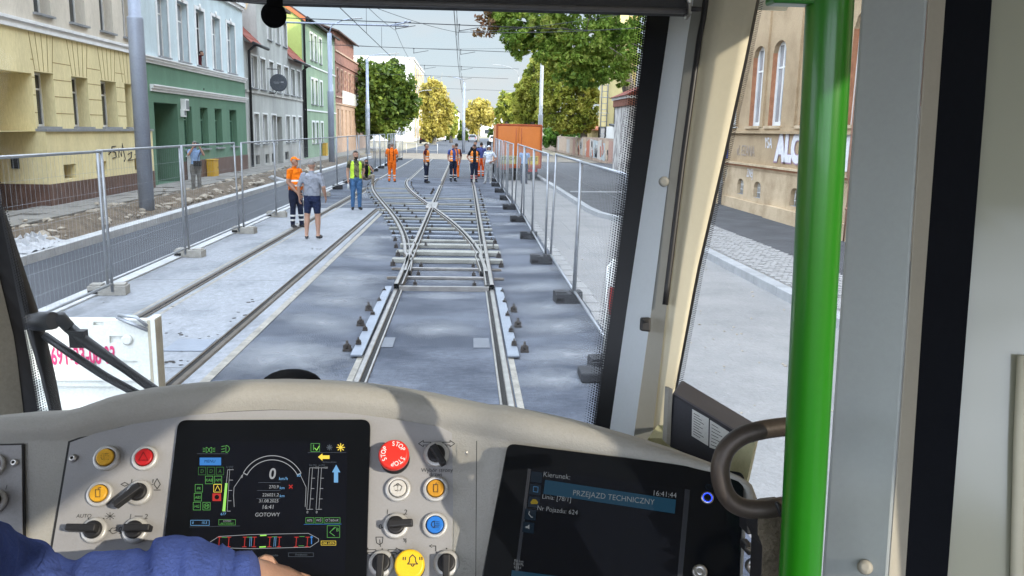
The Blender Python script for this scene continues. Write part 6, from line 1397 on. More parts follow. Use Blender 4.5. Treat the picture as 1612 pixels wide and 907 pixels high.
b = MB(); c = A1.at(646, 893, .0)+A1.n*.0235
sym_bell(b, 651, 887, 11, .0234); part(b, 'button_symbol', panel, recalc=False)
b = MB()                                             # printed legends
words_(b, A1, 'Wybór strony', 688, 741, 6.5, m_ink, sx=.95); words_(b, A1, 'drzwi', 686, 747.5, 6.5, m_ink)
for x, y, s_ in ((610, 807, '1'), (639, 807, '2'), (599, 830, '0'), (638, 852, '4'), (206, 814, '1'), (231, 814, '2'), (190, 834, '0')): words_(b, A1, s_, x, y, 8, m_ink)
words_(b, A1, 'AUTO', 133, 813, 6, m_ink); words_(b, A1, '!', 207.5, 760, 10, m_ink); words_(b, A1, '!', 241, 760, 10, m_ink)
def arrow(x, y, d, s=12): seg(b, A1, [(x-d*s*.9, y-2.2), (x+d*s*.25, y-2.2), (x+d*s*.25, y-5), (x+d*s, y), (x+d*s*.25, y+5), (x+d*s*.25, y+2.2), (x-d*s*.9, y+2.2), (x-d*s*.9, y-2.2)], 1.2, m_ink)
arrow(669, 699, -1, 10); arrow(706, 699, 1, 10); arrow(582, 868, -1, 11); arrow(621, 868, 1, 11)
for x, y in ((672, 704), (703, 704), (613, 811), (636, 811), (602, 831), (636, 849), (583, 875), (602, 865), (620, 874), (687, 870), (703, 864), (718, 870), (140, 817), (164, 817), (173, 836), (207, 818), (227, 818), (191, 839)): poly(b, A1, circ(x, y, 1.3, n=8)[:-1], m_ink)
seg(b, A1, [(681, 860), (686, 860), (686, 868)], 1.4, m_ink); seg(b, A1, [(680, 858), (676, 860), (680, 862)], 1.2, m_ink); seg(b, A1, [(726, 858), (719, 858), (719, 869)], 1.4, m_ink); seg(b, A1, [(724, 856), (728, 858), (724, 860)], 1.2, m_ink)
seg(b, A1, [(592, 846), (603, 846), (602, 855), (598, 858), (593, 855), (592, 846)], 1.3, m_ink); seg(b, A1, [(598, 850), (599, 861)], 1.2, m_ink)
seg(b, A1, [(191, 763), (197, 760), (203, 763), (197, 766), (191, 763)], 1.3, m_ink); seg(b, A1, [(248, 754), (253, 763), (248, 770), (243, 763), (248, 754)], 1.3, m_ink); seg(b, A1, [(243, 772), (253, 772)], 1.3, m_ink)
for k_ in range(4): seg(b, A1, [(174+8*math.cos(k_*.785), 813+6*math.sin(k_*.785)), (174-8*math.cos(k_*.785), 813-6*math.sin(k_*.785))], 1, m_ink)
for k_ in range(3): seg(b, A1, [(180, 832+k_*4), (184, 831+k_*4)], 1.1, m_ink)
seg(b, A1, circ(179, 836, 4.5, 90, 270, 8), 1.1, m_ink); seg(b, A1, [(213, 813), (225, 813)], 1.2, m_ink); seg(b, A1, [(188, 840), (196, 840)], 1.2, m_ink)
part(b, 'printed_legend', panel, recalc=False)
def screw(px, py, par, pl=A1, r=6.5):
    c = pl.at(px, py, .001); s_ = pl.scale(px, py); b = MB(); b.lathe(c, pl.n, [(r*s_, 0), (r*s_, .001), (r*.75*s_, .0035), (r*.35*s_, .0042), (r*.3*s_, .002)], [m_scr, m_scr, m_scr, m_seam], 16); part(b, 'screw', par)
for x, y in ((116, 722), (737, 715), (735, 897)): screw(x, y, panel)
# ---- left hand panel, only its edge in view
lp = MB(); plate(lp, A1, [(-140, 702), (37, 698), (41, 1000), (-140, 1000)], -.0005, .004, m_seam); plate(lp, A1, [(-140, 705), (34.5, 701), (38, 1000), (-140, 1000)], .001, .004, mat('side_panel_grey', (.25, .245, .245), .6, .08, 14)); lp = part(lp, 'side_panel')
_p = panel; panel = lp; push_button(-10, 735, RED, None, 19); rotary(-7, 791, 100, 19, 22); b = MB(); words_(b, A1, '1', 11, 768, 8, m_ink); part(b, 'printed_legend', lp, recalc=False); screw(24, 729, lp); panel = _p
# ---- driver display
disp = MB(); plate(disp, A1, rounded([(283, 664), (584, 663), (575, 1010), (243, 1010)], 14), .007, .006, m_bez); disp = part(disp, 'driver_display')
b = MB(); plate(b, A1, [(318, 697), (548, 697), (545, 905), (298, 905)], .0074, .0008, m_cover); part(b, 'screen_glass', disp)
gW = glow('screen_white', (.75, .78, .80), .2); gG = glow('screen_green', (.18, .62, .14), .24); gGd = glow('screen_dark_green', (.10, .36, .08), .18); gB = glow('screen_blue', (.06, .28, .75), .34); gLB = glow('screen_light_blue', (.22, .52, .88), .34); gY = glow('screen_yellow', (.95, .68, .08), .5); gRd = glow('screen_red', (.75, .05, .04), .28); gGL = glow('screen_lime', (.36, .85, .12), .45); gD = glow('screen_dim', (.30, .36, .42), .12)
O = .0078
_seg = seg
def seg(b, pl, pts, w, m, off=.0016): _seg(b, pl, pts, w*.72, m, off)
def ui(name, fn):
    b = MB(); fn(b); return part(b, name, disp, recalc=False)
def boxl(b, x0, y0, x1, y1, m, w=1.2): seg(b, A1, [(x0, y0), (x1, y0), (x1, y1), (x0, y1), (x0, y0)], w, m, O)
def filled(b, x0, y0, x1, y1, m): poly(b, A1, [(x0, y0), (x1, y0), (x1, y1), (x0, y1)], m, O)
def f_gauge(b):
    seg(b, A1, circ(430.5, 771, 51, 208, 332, 30, 1.0), 1.6, gW, O); seg(b, A1, circ(430.5, 771, 44.5, 208, 332, 30, 1.0), 1.6, gW, O)
    for a in (208, 332): p = [(430.5+q*math.cos(R(a)), 771+q*math.sin(R(a))) for q in (44.5, 51)]; seg(b, A1, p, 2, gW, O)
    for (x0, y0, x1, y1, cx) in ((385, 749, 371, 800, 366), (474, 749, 482, 800, 487)): seg(b, A1, [(x0, y0), ((x0+x1)/2+(cx-(x0+x1)/2)*.6, (y0+y1)/2-5), (x1+(-1 if cx < 400 else 1)*1, (y0+y1)/2+8), (x1, y1)], 1.1, gW, O)
ui('speed_gauge', f_gauge)
def f_read(b):
    words_(b, A1, '0', 431, 749, 17, gW, O, .9, thick=.02); words_(b, A1, 'km/h', 448, 756, 5, gLB, O); words_(b, A1, '0', 383, 753, 4.5, gW, O); words_(b, A1, '80', 472, 751, 4.5, gLB, O)
    words_(b, A1, '270,9', 433, 769, 5, gW, O); words_(b, A1, 'km', 446, 770.5, 4.5, gLB, O); words_(b, A1, '226021,2', 428, 781.5, 5, gW, O); words_(b, A1, 'km', 446, 783, 4.5, gLB, O); words_(b, A1, '31.08.2025', 425, 791, 5, gW, O); words_(b, A1, '16:41', 424, 800.5, 6.5, gW, O); words_(b, A1, 'GOTOWY', 423, 812.5, 6, gW, O)
    for y, x0, x1 in ((762, 409, 443), (774.5, 407, 443), (787, 406, 443)): seg(b, A1, [(x0, y), (x1, y)], .8, gD, O)
    seg(b, A1, [(457, 766), (462, 771)], 2.2, gRd, O); seg(b, A1, [(462, 766), (457, 771)], 2.2, gRd, O)
ui('readout', f_read)
ui('menu_button', lambda b: (filled(b, 317, 723, 350.5, 735, gB), words_(b, A1, 'MENU', 333, 729, 4.5, m_bez, O+.0003)))
def f_icons(b):
    for x, y, s_ in ((315, 738, 'D'), (329, 738, 'D'), (343, 738, 'A'), (326, 752, 'KAB'), (340, 752, 'NM'), (310, 765, 'PR'), (308.5, 779, 'ABS'), (307, 793, 'HG'), (322, 793, 'M')): boxl(b, x, y, x+11.5, y+12, gG if y > 750 else gGd, 1); words_(b, A1, s_, x+5.8, y+6.5, 4.6 if len(s_) > 1 else 6, gG if y > 750 else gGd, O, .85)
    seg(b, A1, circ(327.7, 799, 4, n=14), .9, gG, O); boxl(b, 339, 765, 351, 777, gY, 1); seg(b, A1, [(341, 775), (345, 767), (349, 775)], 1, gY, O); filled(b, 337, 779, 350.5, 791, gRd); poly(b, A1, circ(344, 785, 3.6, n=12)[:-1], m_bez, O+.0003)
ui('status_icon', f_icons)
def f_lamps(b):
    seg(b, A1, circ(327, 711, 4, -90, 90, 8)+[(327, 707)], 1.1, gG, O); seg(b, A1, circ(336, 711, 4, 90, 270, 8)+[(336, 715)], 1.1, gG, O)
    for k_ in (-3, 0, 3): seg(b, A1, [(322, 711+k_), (325, 711+k_*.7)], 1, gG, O); seg(b, A1, [(338, 711+k_*.7), (341, 711+k_)], 1, gG, O); seg(b, A1, [(351, 710+k_*1.4), (356, 709+k_*1.4)], 1.2, gG, O)
    seg(b, A1, circ(358, 709.5, 5.5, -90, 90, 8)+[(358, 704)], 1.2, gG, O); boxl(b, 491, 701, 504.5, 713.5, gG, 1); seg(b, A1, [(495, 703), (495, 711)], 2, gG, O); seg(b, A1, [(497, 708), (500, 711.5), (504, 705)], 1.6, gGL, O)
    for x, m, r_ in ((520, gD, 4), (537.5, gY, 5.5)):
        for k_ in range(8): seg(b, A1, [(x, 707), (x+r_*1.1*math.cos(k_*.785), 707+r_*1.1*math.sin(k_*.785))], 1.8, m, O)
    seg(b, A1, [(313, 717), (362, 717)], .7, gD, O); seg(b, A1, [(486, 715), (546, 715)], .7, gD, O)
ui('lamp_icon', f_lamps)
ui('direction_arrow', lambda b: poly(b, A1, [(502, 722), (509, 716.5), (509, 719.5), (520, 719.5), (520, 725), (509, 725), (509, 728)], gY, O)); ui('direction_arrow', lambda b: poly(b, A1, [(530.5, 734), (537, 746), (533.5, 746), (533.5, 762), (527, 762), (527, 746), (524, 746)], gLB, O))
def f_bars(b):
    boxl(b, 361.5, 742, 364.6, 807, gW, .8) if False else None
    poly(b, A1, [(357, 763), (360.5, 763), (357, 807), (352.5, 807)], gGL, O); seg(b, A1, [(364, 742), (361, 742), (354, 807), (358, 807)], 1, gW, O); seg(b, A1, [(364, 742), (360, 807)], .8, gW, O)
    for k_ in range(5): seg(b, A1, [(364-k_, 742+k_*16.2), (370-k_*1.2, 742+k_*16.2)], 1, gW, O)
    words_(b, A1, '677', 354, 811.5, 4, gLB, O); words_(b, A1, 'U [V]', 364, 738, 3.4, gD, O)
ui('bar_gauge', f_bars)
def f_bars2(b):
    for x0, x1 in ((489, 484.5), (503, 499)):
        boxl_ = [(x0, 739), (x0+4.5, 739), (x1+4.5, 804), (x1, 804), (x0, 739)]; seg(b, A1, boxl_, .9, gW, O)
        for k_ in range(5): seg(b, A1, [(x0+4-k_, 739+k_*16.2), (x0+9-k_, 739+k_*16.2)], 1, gW, O)
        words_(b, A1, '0', x1+1, 808.5, 4, gW, O); words_(b, A1, '100', x0+11, 739, 3.2, gW, O)
    words_(b, A1, 'Strona drzwi', 520, 730, 3, gD, O); words_(b, A1, 'Ha [%]', 494, 735, 3, gD, O); words_(b, A1, 'Je [%]', 508, 735, 3, gD, O)
ui('bar_gauge', f_bars2)
def f_boxes(b):
    for x0, x1, s_ in ((483, 495.5, '60%'), (497.5, 509, 'WŚ'), (511.5, 536.5, 'OŻ/60mK')): boxl(b, x0, 817, x1, 825.5, gG, .9); words_(b, A1, s_, (x0+x1)/2, 821.3, 4, gW, O, .9)
    boxl(b, 303, 821, 332, 829, gLB, .8); words_(b, A1, '0        15.5', 317, 825, 3.8, gLB, O); boxl(b, 347, 820, 373, 828.5, gG, .8); words_(b, A1, 'SYSTEM', 360, 822.5, 2.6, gW, O); words_(b, A1, 'AKTYWNY', 360, 826.3, 3, gG, O)
    boxl(b, 516.5, 829.5, 536, 848, gG, 1); seg(b, A1, [(528, 832), (520.5, 840), (528, 845.5)], 1.3, gG, O); seg(b, A1, [(521, 839), (530, 832)], 1, gG, O); words_(b, A1, 'B', 532.5, 836, 5.5, gG, O)
    boxl(b, 507, 853.5, 530, 860, gY, .8); words_(b, A1, 'GNI. LISTA', 518.5, 857, 3.2, gY, O, .9); seg(b, A1, [(480, 827.5), (539, 827)], .7, gB, O); seg(b, A1, [(301, 831.5), (380, 830)], .6, gD, O)
    boxl(b, 456, 872, 495, 878, gD, .7); words_(b, A1, 'Prędkości', 476, 875, 3.2, gD, O); words_(b, A1, 'Hamulce', 432, 876, 3.2, gD, O)
ui('status_box', f_boxes)
def f_tram(b):
    seg(b, A1, [(329, 858), (347, 846.5), (396, 843.5), (487, 841.5), (503, 850), (503, 854), (490, 863), (400, 865.5), (345, 864), (329, 858)], 1, gW, O)
    for x in (348, 363, 388, 403, 427, 442, 468.5, 486): seg(b, A1, [(x, 848), (x-1, 862)], 1.5, gRd, O); seg(b, A1, [(x-3, 847.5), (x+3, 847.5)], 1.6, gRd, O); seg(b, A1, [(x-4, 862.5), (x+2, 862.5)], 1.6, gRd, O)
    for x in (396, 398.5, 434, 436.5): seg(b, A1, [(x, 847), (x-1, 862)], .8, gLB, O)
    for x0, y0 in ((412, 845), (411, 863)): seg(b, A1, [(x0, y0), (x0+9, y0-.5)], 2.6, gGL, O)
    for x0, y0 in ((352, 848), (391, 847.5), (430, 847), (473, 846.5), (351, 862), (472, 861)): seg(b, A1, [(x0, y0), (x0+8, y0)], 1.1, gG, O)
    poly(b, A1, circ(492, 847.5, 2, n=8)[:-1], gB, O); seg(b, A1, [(492, 850), (492, 858)], 2, gB, O)
ui('vehicle_diagram', f_tram)
# ---- information display on the right
info = MB(); plate(info, A2, rounded([(801, 701), (1171, 747), (1160, 1010), (741, 1010)], 12), .010, .012, m_bez); info = part(info, 'information_display', bevel=.0015)
b = MB(); plate(b, A2, [(838, 741), (1077, 773), (1058, 1000), (806, 1000)], .0104, .0008, mat('lcd_dark', (.004, .005, .008), .1, .1, 8, spec=.35)); plate(b, A2, [(1078, 773), (1086, 775), (1066, 1000), (1058, 1000)], .0106, .001, mat('bezel_edge', (.018, .02, .025), .4, .1, 9)); plate(b, A2, [(833, 741), (838, 742), (806, 1000), (801, 1000)], .0106, .001, MATS['bezel_edge']); part(b, 'screen_glass', info)
gT = glow('screen_grey_text', (.40, .44, .47), .15); gBar = glow('screen_teal_bar', (.02, .11, .20), .12); gTile = glow('screen_tile', (.014, .04, .07), .09)
O2 = .0112
b = MB(); poly(b, A2, [(860, 759), (1064, 790), (1062, 812), (857, 781)], gBar, O2); poly(b, A2, [(808, 900), (1052, 932), (1050, 960), (805, 930)], gBar, O2); part(b, 'title_bar', info, recalc=False)
for tx in (('Kierunek:', 878, 753, 8.4, .95), ('16:41:44', 1046, 782, 8.6, .92), ('PRZEJAZD TECHNICZNY', 966, 787, 8.8, .94), ('Linia: [78/1]', 878, 788, 7.2, .98), ('Nr Pojazdu: 624', 879, 807, 7.4, .96), ('RR km', 819, 886, 4, 1), ('0.00/PL', 819, 891, 4, 1), ('624-I', 817, 896, 4, 1)):
    b = MB(); words_(b, A2, tx[0], tx[1], tx[2], tx[3], gT, O2+.0004, tx[4], thick=-.006); part(b, 'screen_text', info, recalc=False)
for k_, (x, y) in enumerate(((847, 754), (845, 773.5), (843, 793), (837.5, 812.5), (834.5, 832.5))):
    b = MB(); poly(b, A2, [(x-8.5, y-8.5), (x+9, y-6), (x+7.5, y+10.5), (x-10.5, y+8)], gTile, O2); gI = gY if k_ == 2 else gLB if k_ == 1 else gT; gI = {2: glow('icon_yellow', (.45, .33, .02), .14), 1: glow('icon_blue', (.07, .22, .42), .2)}.get(k_, gT)
    if k_ == 1: seg(b, A2, [(x-3, y-4), (x+4, y-3), (x+3.5, y+5), (x-3.5, y+4), (x-3, y-4)], 1.2, gI, O2+.0003)
    elif k_ == 2: poly(b, A2, [(x-6, y+1), (x-2, y-4), (x+3, y-3), (x+6, y+1), (x+5, y+4), (x-5, y+4)], gI, O2+.0003)
    elif k_ == 3: seg(b, A2, [(x-2, y-4), (x-3, y), (x+1, y+5), (x+3, y+5)], 1.8, gI, O2+.0003)
    elif k_ == 4: poly(b, A2, [(x-5, y-1), (x-2, y-1), (x+1, y-4), (x+1, y+4), (x-2, y+2), (x-5, y+2)], gI, O2+.0003)
    part(b, 'menu_icon', info, recalc=False)
gRing = glow('blue_power_ring', (.02, .06, .9), 1.2)
c = A2.at(1113, 787, .010); s_ = A2.scale(1113, 787); b = MB(); b.lathe(c, A2.n, [(9.5*s_, 0), (9.5*s_, .0016), (7.4*s_, .002)], m_scr, 24, cap=False); b.lathe(c, A2.n, [(7.6*s_, .0019), (6.2*s_, .0022), (6.1*s_, .001)], gRing, 24, cap=False); b.lathe(c, A2.n, [(6.2*s_, .001), (5.6*s_, .003), (4*s_, .0034)], m_bez, 20); part(b, 'power_button', info)
b = MB(); seg(b, A2, circ(1114, 770, 4, n=14), .9, gTile, O2); seg(b, A2, [(1114, 767), (1114, 770)], 1, gTile, O2); part(b, 'printed_symbol', info, recalc=False)
screw(801+0, 726, info, A2, 4); 
c = A2.at(1101, 903, .010); s_ = A2.scale(1101, 903); b = MB(); b.lathe(c, A2.n, [(12*s_, 0), (11.5*s_, .003), (8*s_, .005), (6*s_, .003), (3.5*s_, .0045)], m_scr, 24); part(b, 'lock', info)
b = MB(); seg(b, A2, [(747+3, 694), (748, 990)], 1.6, m_seam, -.0015); part(b, 'panel_seam', dashboard, recalc=False)
seg = _seg
# lower right: ribbed black fittings beside the handle
b = MB()
for (x, y, w_, h2) in ((1181, 822, 10, 40), (1183, 868, 12, 14)): b.prism([P(x-w_/2, y-h2/2, .86), P(x+w_/2, y-h2/2, .86), P(x+w_/2, y+h2/2, .86), P(x-w_/2, y+h2/2, .86)], _f*.03, m_knob)
b.tube([P(1172, 862, .86), P(1190, 873, .86)], .003, m_knob, 6); part(b, 'cable_clip', bevel=.002)
b = MB(); b.lathe(P(1184, 890, .86), -_f, [(.008, 0), (.008, .01), (.005, .014)], m_scr, 16); part(b, 'key_lock')
# ---- windscreen frame: right pillar
def sect(pxs, d): return None
def strip(b, A, Bp, m, th=.012, smooth=False):
    """ribbon between two rows of points, given thickness away from the viewer"""
    k = b.mi(m); n = len(A); fw = [((A[i]+Bp[i])/2-EYE).normalized()*th for i in range(n)]
    r0 = [[b.bm.verts.new(A[i]) for i in range(n)], [b.bm.verts.new(Bp[i]) for i in range(n)], [b.bm.verts.new(Bp[i]+fw[i]) for i in range(n)], [b.bm.verts.new(A[i]+fw[i]) for i in range(n)]]
    for j in range(4):
        for i in range(n-1): f = b.bm.faces.new((r0[j][i], r0[j][i+1], r0[(j+1) % 4][i+1], r0[(j+1) % 4][i])); f.material_index = k; f.smooth = smooth
    for i in (0, n-1): f = b.bm.faces.new([r0[j][i] for j in range(4)]); f.material_index = k
def line(pts, d): return [P(x, y, dd if not isinstance(d, (int, float)) else d) for (x, y), dd in zip(pts, d if not isinstance(d, (int, float)) else [d]*len(pts))]
def interp(pts, y):
    for (x0, y0), (x1, y1) in zip(pts, pts[1:]):
        if y0 <= y <= y1: return x0+(x1-x0)*(y-y0)/(y1-y0)
    (x0, y0), (x1, y1) = (pts[0], pts[1]) if y < pts[0][1] else (pts[-2], pts[-1]); return x0+(x1-x0)*(y-y0)/(y1-y0)
YS = [-120+36*i for i in range(30)]
c_fr0 = [(1021, 0), (1014, 60), (996, 220), (970, 430), (937, 668)]; c_fr1 = [(1058, 0), (1050, 60), (1022, 250), (985, 500), (958, 690)]
c_bl = [(1092, 0), (1082, 60), (1056, 250), (1024, 500), (996, 700)]; c_gr = [(1112, 0), (1104, 60), (1078, 250), (1050, 480), (1030, 660)]
c_g2 = [(1142, 0), (1118, 150), (1084, 350), (1062, 500), (1042, 660)]; c_cr = [(1191, 0), (1173, 90), (1140, 240), (1096, 430), (1063, 610), (1050, 690)]; c_f2 = [(1196, 0), (1178, 90), (1145, 240), (1101, 430), (1067, 610), (1053, 690)]
def dep(y, a, b_): return a+(b_-a)*(y/700.)
def col(c, a, b_, ys=YS): return [P(interp(c, y), y, dep(y, a, b_)) for y in ys]
Yp = [y for y in YS if y < 760]
fr = MB(); strip(fr, col(c_fr0, 1.50, 1.50, Yp), col(c_fr1, 1.49, 1.49, Yp), m_frit, .006)
k = fr.mi(m_frit)
def dots(b, c0, dd, y0, y1, side, rows_=5, pitch=3.9, m=m_frit):
    y = y0; j = 0
    while y < y1:
        for i in range(rows_):
            x = interp(c0, y)-side*(i*pitch+pitch*.4)-(0); yy = y+(pitch*.5 if i % 2 else 0); r_ = (2.15-.36*i)/F*dd
            c = P(x, yy, dd); b.face([c+(CR*math.cos(a*1.0472)+CU*math.sin(a*1.0472))*r_ for a in range(6)], m)
        y += pitch; j += 1
dots(fr, c_fr0, 1.50, 8, 672, 1); part(fr, 'windscreen_border', recalc=False)
pil = MB(); strip(pil, col(c_fr1, 1.475, 1.475, Yp), col(c_bl, 1.40, 1.40, Yp), m_pblue, .02); strip(pil, col(c_bl, 1.401, 1.401, Yp), col(c_gr, 1.385, 1.385, Yp), m_pgrey, .02)
# rounded cream outer part, one continuous surface
cols_ = [col(c_gr, 1.39, 1.39, Yp)]
for t in (.06, .14, .24, .32, .36, .40, .46, .6, .8, 1.):
    cc_ = []
    for y in Yp:
        w_ = (interp(c_cr, y)-interp(c_gr, y))*1.38/F; cc_.append(P(interp(c_gr, y)+(interp(c_cr, y)-interp(c_gr, y))*t, y, 1.39-w_*(min(t, .38)*math.tan(R(42))+max(0, t-.38)*math.tan(R(24)))))
    cols_.append(cc_)
cols_.append([p+(p-EYE).normalized()*.03 for p in cols_[-1]])
k = pil.mi(m_cream); gv = [[pil.bm.verts.new(p) for p in c_] for c_ in cols_]
for i in range(len(gv)-1):
    for j in range(len(Yp)-1): f = pil.bm.faces.new((gv[i][j], gv[i+1][j], gv[i+1][j+1], gv[i][j+1])); f.material_index = k; f.smooth = True
pil = part(pil, 'windscreen_pillar')
b = MB(); b.tube([P(interp(c_gr, y)-(3 if y > 30 else 1), y, 1.375) for y in range(-60, 506, 30)], .0052, m_black, 8); part(b, 'pull_rod', pil)
b = MB(); c = [P(1010, 500, 1.372), P(1025, 500, 1.372), P(1024, 523, 1.372), P(1009, 521, 1.372)]; b.prism(c, _f*.018, m_knob); b.prism([P(1014, 503, 1.37), P(1022, 503, 1.37), P(1021, 508, 1.37), P(1013, 508, 1.37)], _f*-.006, m_seam); part(b, 'pull_handle', pil, bevel=.003)
b = MB(); b.lathe(P(1045, 286, 1.372), (P(1045, 286, 1)-EYE)*-1, [(.009, 0), (.008, .003), (.004, .004)], m_pgrey, 16); part(b, 'cover_cap', pil)
b = MB(); strip(b, cols_[-2], [P(interp(c_f2, y), y, (p-EYE).dot(_f)+.006) for y, p in zip(Yp, cols_[-2])], m_frit, .006)
y = 5
while y < 612:
    x = interp(c_f2, y); L_ = 7; b.face([P(x, y, 1.365), P(x+L_, y-3, 1.365), P(x+L_, y-1.8, 1.365), P(x, y+1.2, 1.365)], m_frit); y += 3.6
part(b, 'side_window_border', recalc=False)
# ---- left pillar
c_l0 = [(-62, 200), (-34, 300), (-5, 420), (24, 540), (38, 660)]; c_l1 = [(-40, 200), (-8, 300), (22, 440), (46, 560), (62, 660)]
Yl = [y for y in YS if 60 < y < 720]
b = MB(); strip(b, col(c_l0, 1.52, 1.52, Yl), col(c_l1, 1.53, 1.53, Yl), m_frit, .006); dots(b, c_l1, 1.53, 250, 655, -1, 4); part(b, 'windscreen_border', recalc=False)
b = MB(); strip(b, col([(x-110, y) for x, y in c_l0], 1.40, 1.40, Yl), col(c_l0, 1.515, 1.515, Yl), mat('left_pillar_beige', (.42, .40, .34), .7, .08, 5), .02); part(b, 'windscreen_pillar')
# ---- glass panes
gl_ = glass_mat('clear_glass')
b = MB(); strip(b, [P(interp(c_l0, y) if y > 190 else -62+(y-190)*.27, y, 1.535) for y in (-140, 60, 200, 420, 700)], [P(interp(c_fr1, y), y, 1.505) for y in (-140, 60, 200, 420, 700)], gl_, .005); part(b, 'windscreen')
b = MB(); strip(b, [P(interp(c_cr, y)+2, y, 1.372) for y in (-140, 200, 420, 620, 800)], [P(1400, y, 1.20) for y in (-140, 200, 420, 620, 800)], gl_, .005); part(b, 'side_window')
# ---- wiper outside the glass
b = MB(); wz = 1.66
b.tube([P(-34, 260, wz), P(2, 350, wz), P(30, 440, wz), P(58, 525, wz), P(75, 590, wz), P(88, 650, wz), (P(100, 720, wz))], [.014, .016, .018, .019, .016, .014, .014], m_black, 8, flat=.6)
b.tube([P(30, 508, wz-.02), P(62, 506, wz-.03), P(84, 505, wz-.04)], [.012, .02, .018], m_black, 10); b.tube([P(78, 504, wz-.02), P(96, 502, wz-.02), P(108, 515, wz)], [.016, .016, .013], m_black, 8)
b.tube([P(96, 504, wz), P(128, 533, wz), P(200, 583, wz), P(246, 616, wz), P(275, 640, wz)], [.012, .012, .009, .010, .010], m_black, 8); b.tube([P(70, 528, wz), P(110, 556, wz), P(165, 592, wz), P(216, 620, wz), P(240, 636, wz)], .0085, m_black, 8)
b.box(P(124, 533, wz), (.03, .02, .035), m_knob); part(b, 'windscreen_wiper')
# dome on the nose, below the windscreen
b = MB(); c = P(459, 606, 1.62)
b.bm.verts.ensure_lookup_table(); b.ball(c, (.06, .05, .030), mat('matt_black_knob', (.006, .006, .007), .95, .1, 9, spec=.03), 3); part(b, 'nose_dome')
# ---- sun blind and its knob
b = MB(); th = .03
b.prism([P(-300, -60, 1.28), P(380, -2, 1.28), P(440, 3, 1.28), P(1088, 20, 1.28), P(1088, -80, 1.28), P(-300, -170, 1.28)], _f*.02, mat('blind_cloth', (.045, .046, .05), .8, .2, 12, .2, 300)); b.tube([P(372, -1, 1.275), P(1086, 18, 1.275)], .0045, mat('blind_bar', (.10, .10, .105), .45, .1, 12), 8); bl_ = part(b, 'sun_blind')
b = MB(); b.bx(0, 0, 0, 0, 0, 0, m_black) if False else None
c = P(431, 24, 1.20); b.lathe(c, (P(431, 24, 1)-EYE)*-1, [(.0172, -.006), (.0185, 0), (.0168, .008), (.010, .011)], mat('matt_black_knob', (.006, .006, .007), .95, .1, 9, spec=.03), 28); b.tube([P(433, -14, 1.2), P(432, 14, 1.195)], .0118, MATS['matt_black_knob'], 10); part(b, 'blind_knob', bl_)
b = MB(); b.prism([P(1084, -8, 1.262), P(1089, -8, 1.262), P(1089, 21, 1.262), P(1084, 21, 1.262)], _f*.03, m_scr); b.tube([P(1088, 14, 1.262), P(1104, 15, 1.262)], .004, m_black, 8); b.prism([P(1082, -14, 1.262), P(1088, -14, 1.262), P(1087, 5, 1.262), P(1082, 4, 1.262)], _f*-.004, m_white); part(b, 'blind_bracket', bl_)
# ---- dark device box with stickers behind the dash
b = MB(); bd = 1.18
front = [P(1056, 614, bd), P(1066, 613, bd), P(1130, 657, bd-.03), P(1180, 690, bd-.05), P(1170, 742, bd-.05), P(1122, 725, bd-.03), P(1050, 690, bd)]
e0 = P(1058, 618, bd); e1 = P(1180, 692, bd-.05); e2 = P(1052, 704, bd); nn = (e1-e0).cross(e2-e0).normalized(); nn = nn if nn.dot(EYE-e0) > 0 else -nn
def onbox(x, y): d = ray(x, y); return EYE+d*((e0-EYE).dot(nn)/d.dot(nn))
b.prism([e0, e1, onbox(1166, 756), e2], Vector((.028, .055, .004)), mat('device_charcoal', (.035, .037, .048), .55, .12, 20, .1, 500), mat('device_grey_top', (.12, .125, .16), .5, .1, 20)); dv = part(b, 'device_box', bevel=.004)
b = MB(); b.prism([P(1053, 612, bd-.004), P(1059, 613, bd-.004), P(1055, 702, bd-.004), P(1049, 698, bd-.004)], _f*.03, m_dash); part(b, 'device_bracket')
A3 = Plane(1110, 680, bd-.027, R(0), 0.)
def dq(pts, m, name, lines=0):
    b = MB(); nn = (e1-e0).cross(e2-e0).normalized(); nn = nn if nn.dot(EYE-e0) > 0 else -nn
    def on(x, y): d = ray(x, y); return EYE+d*((e0-EYE).dot(nn)/d.dot(nn))+nn*.0012
    b.prism([on(*p) for p in pts], nn*-.0008, m)
    tl, tr2_, br, bl2 = [Vector((*p, 0)) for p in pts]
    for k_ in range(lines):
        t = .12+.76*k_/max(1, lines-1); a = tl.lerp(bl2, t).lerp(tr2_.lerp(br, t), .1); c = tl.lerp(bl2, t).lerp(tr2_.lerp(br, t), .45+.35*((k_*7) % 5)/5)
        b.face([on(a.x, a.y-.5)+nn*.0004, on(c.x, c.y-.5)+nn*.0004, on(c.x, c.y+.5)+nn*.0004, on(a.x, a.y+.5)+nn*.0004], m_ink)
    part(b, name, dv, recalc=False)
m_lab = mat('sticker_white', (.66, .68, .67), .5, .06, 20)
dq([(1090, 644), (1116, 659), (1115, 702), (1089, 686)], m_lab, 'sticker', 9); dq([(1118, 661), (1148, 680), (1140, 712), (1117, 704)], m_lab, 'sticker', 7)
# cream sill below the side window
b = MB(); b.prism([P(1020, 690, 1.30), P(1052, 690, 1.30), P(1130, 700, 1.16), P(1191, 688, 1.10), P(1166, 800, 1.10), P(1150, 1000, 1.10), P(1020, 1000, 1.25)], Vector((.03, .06, 0)), mat('cream_sill', (.50, .49, .30), .7, .07, 6)); part(b, 'side_sill')
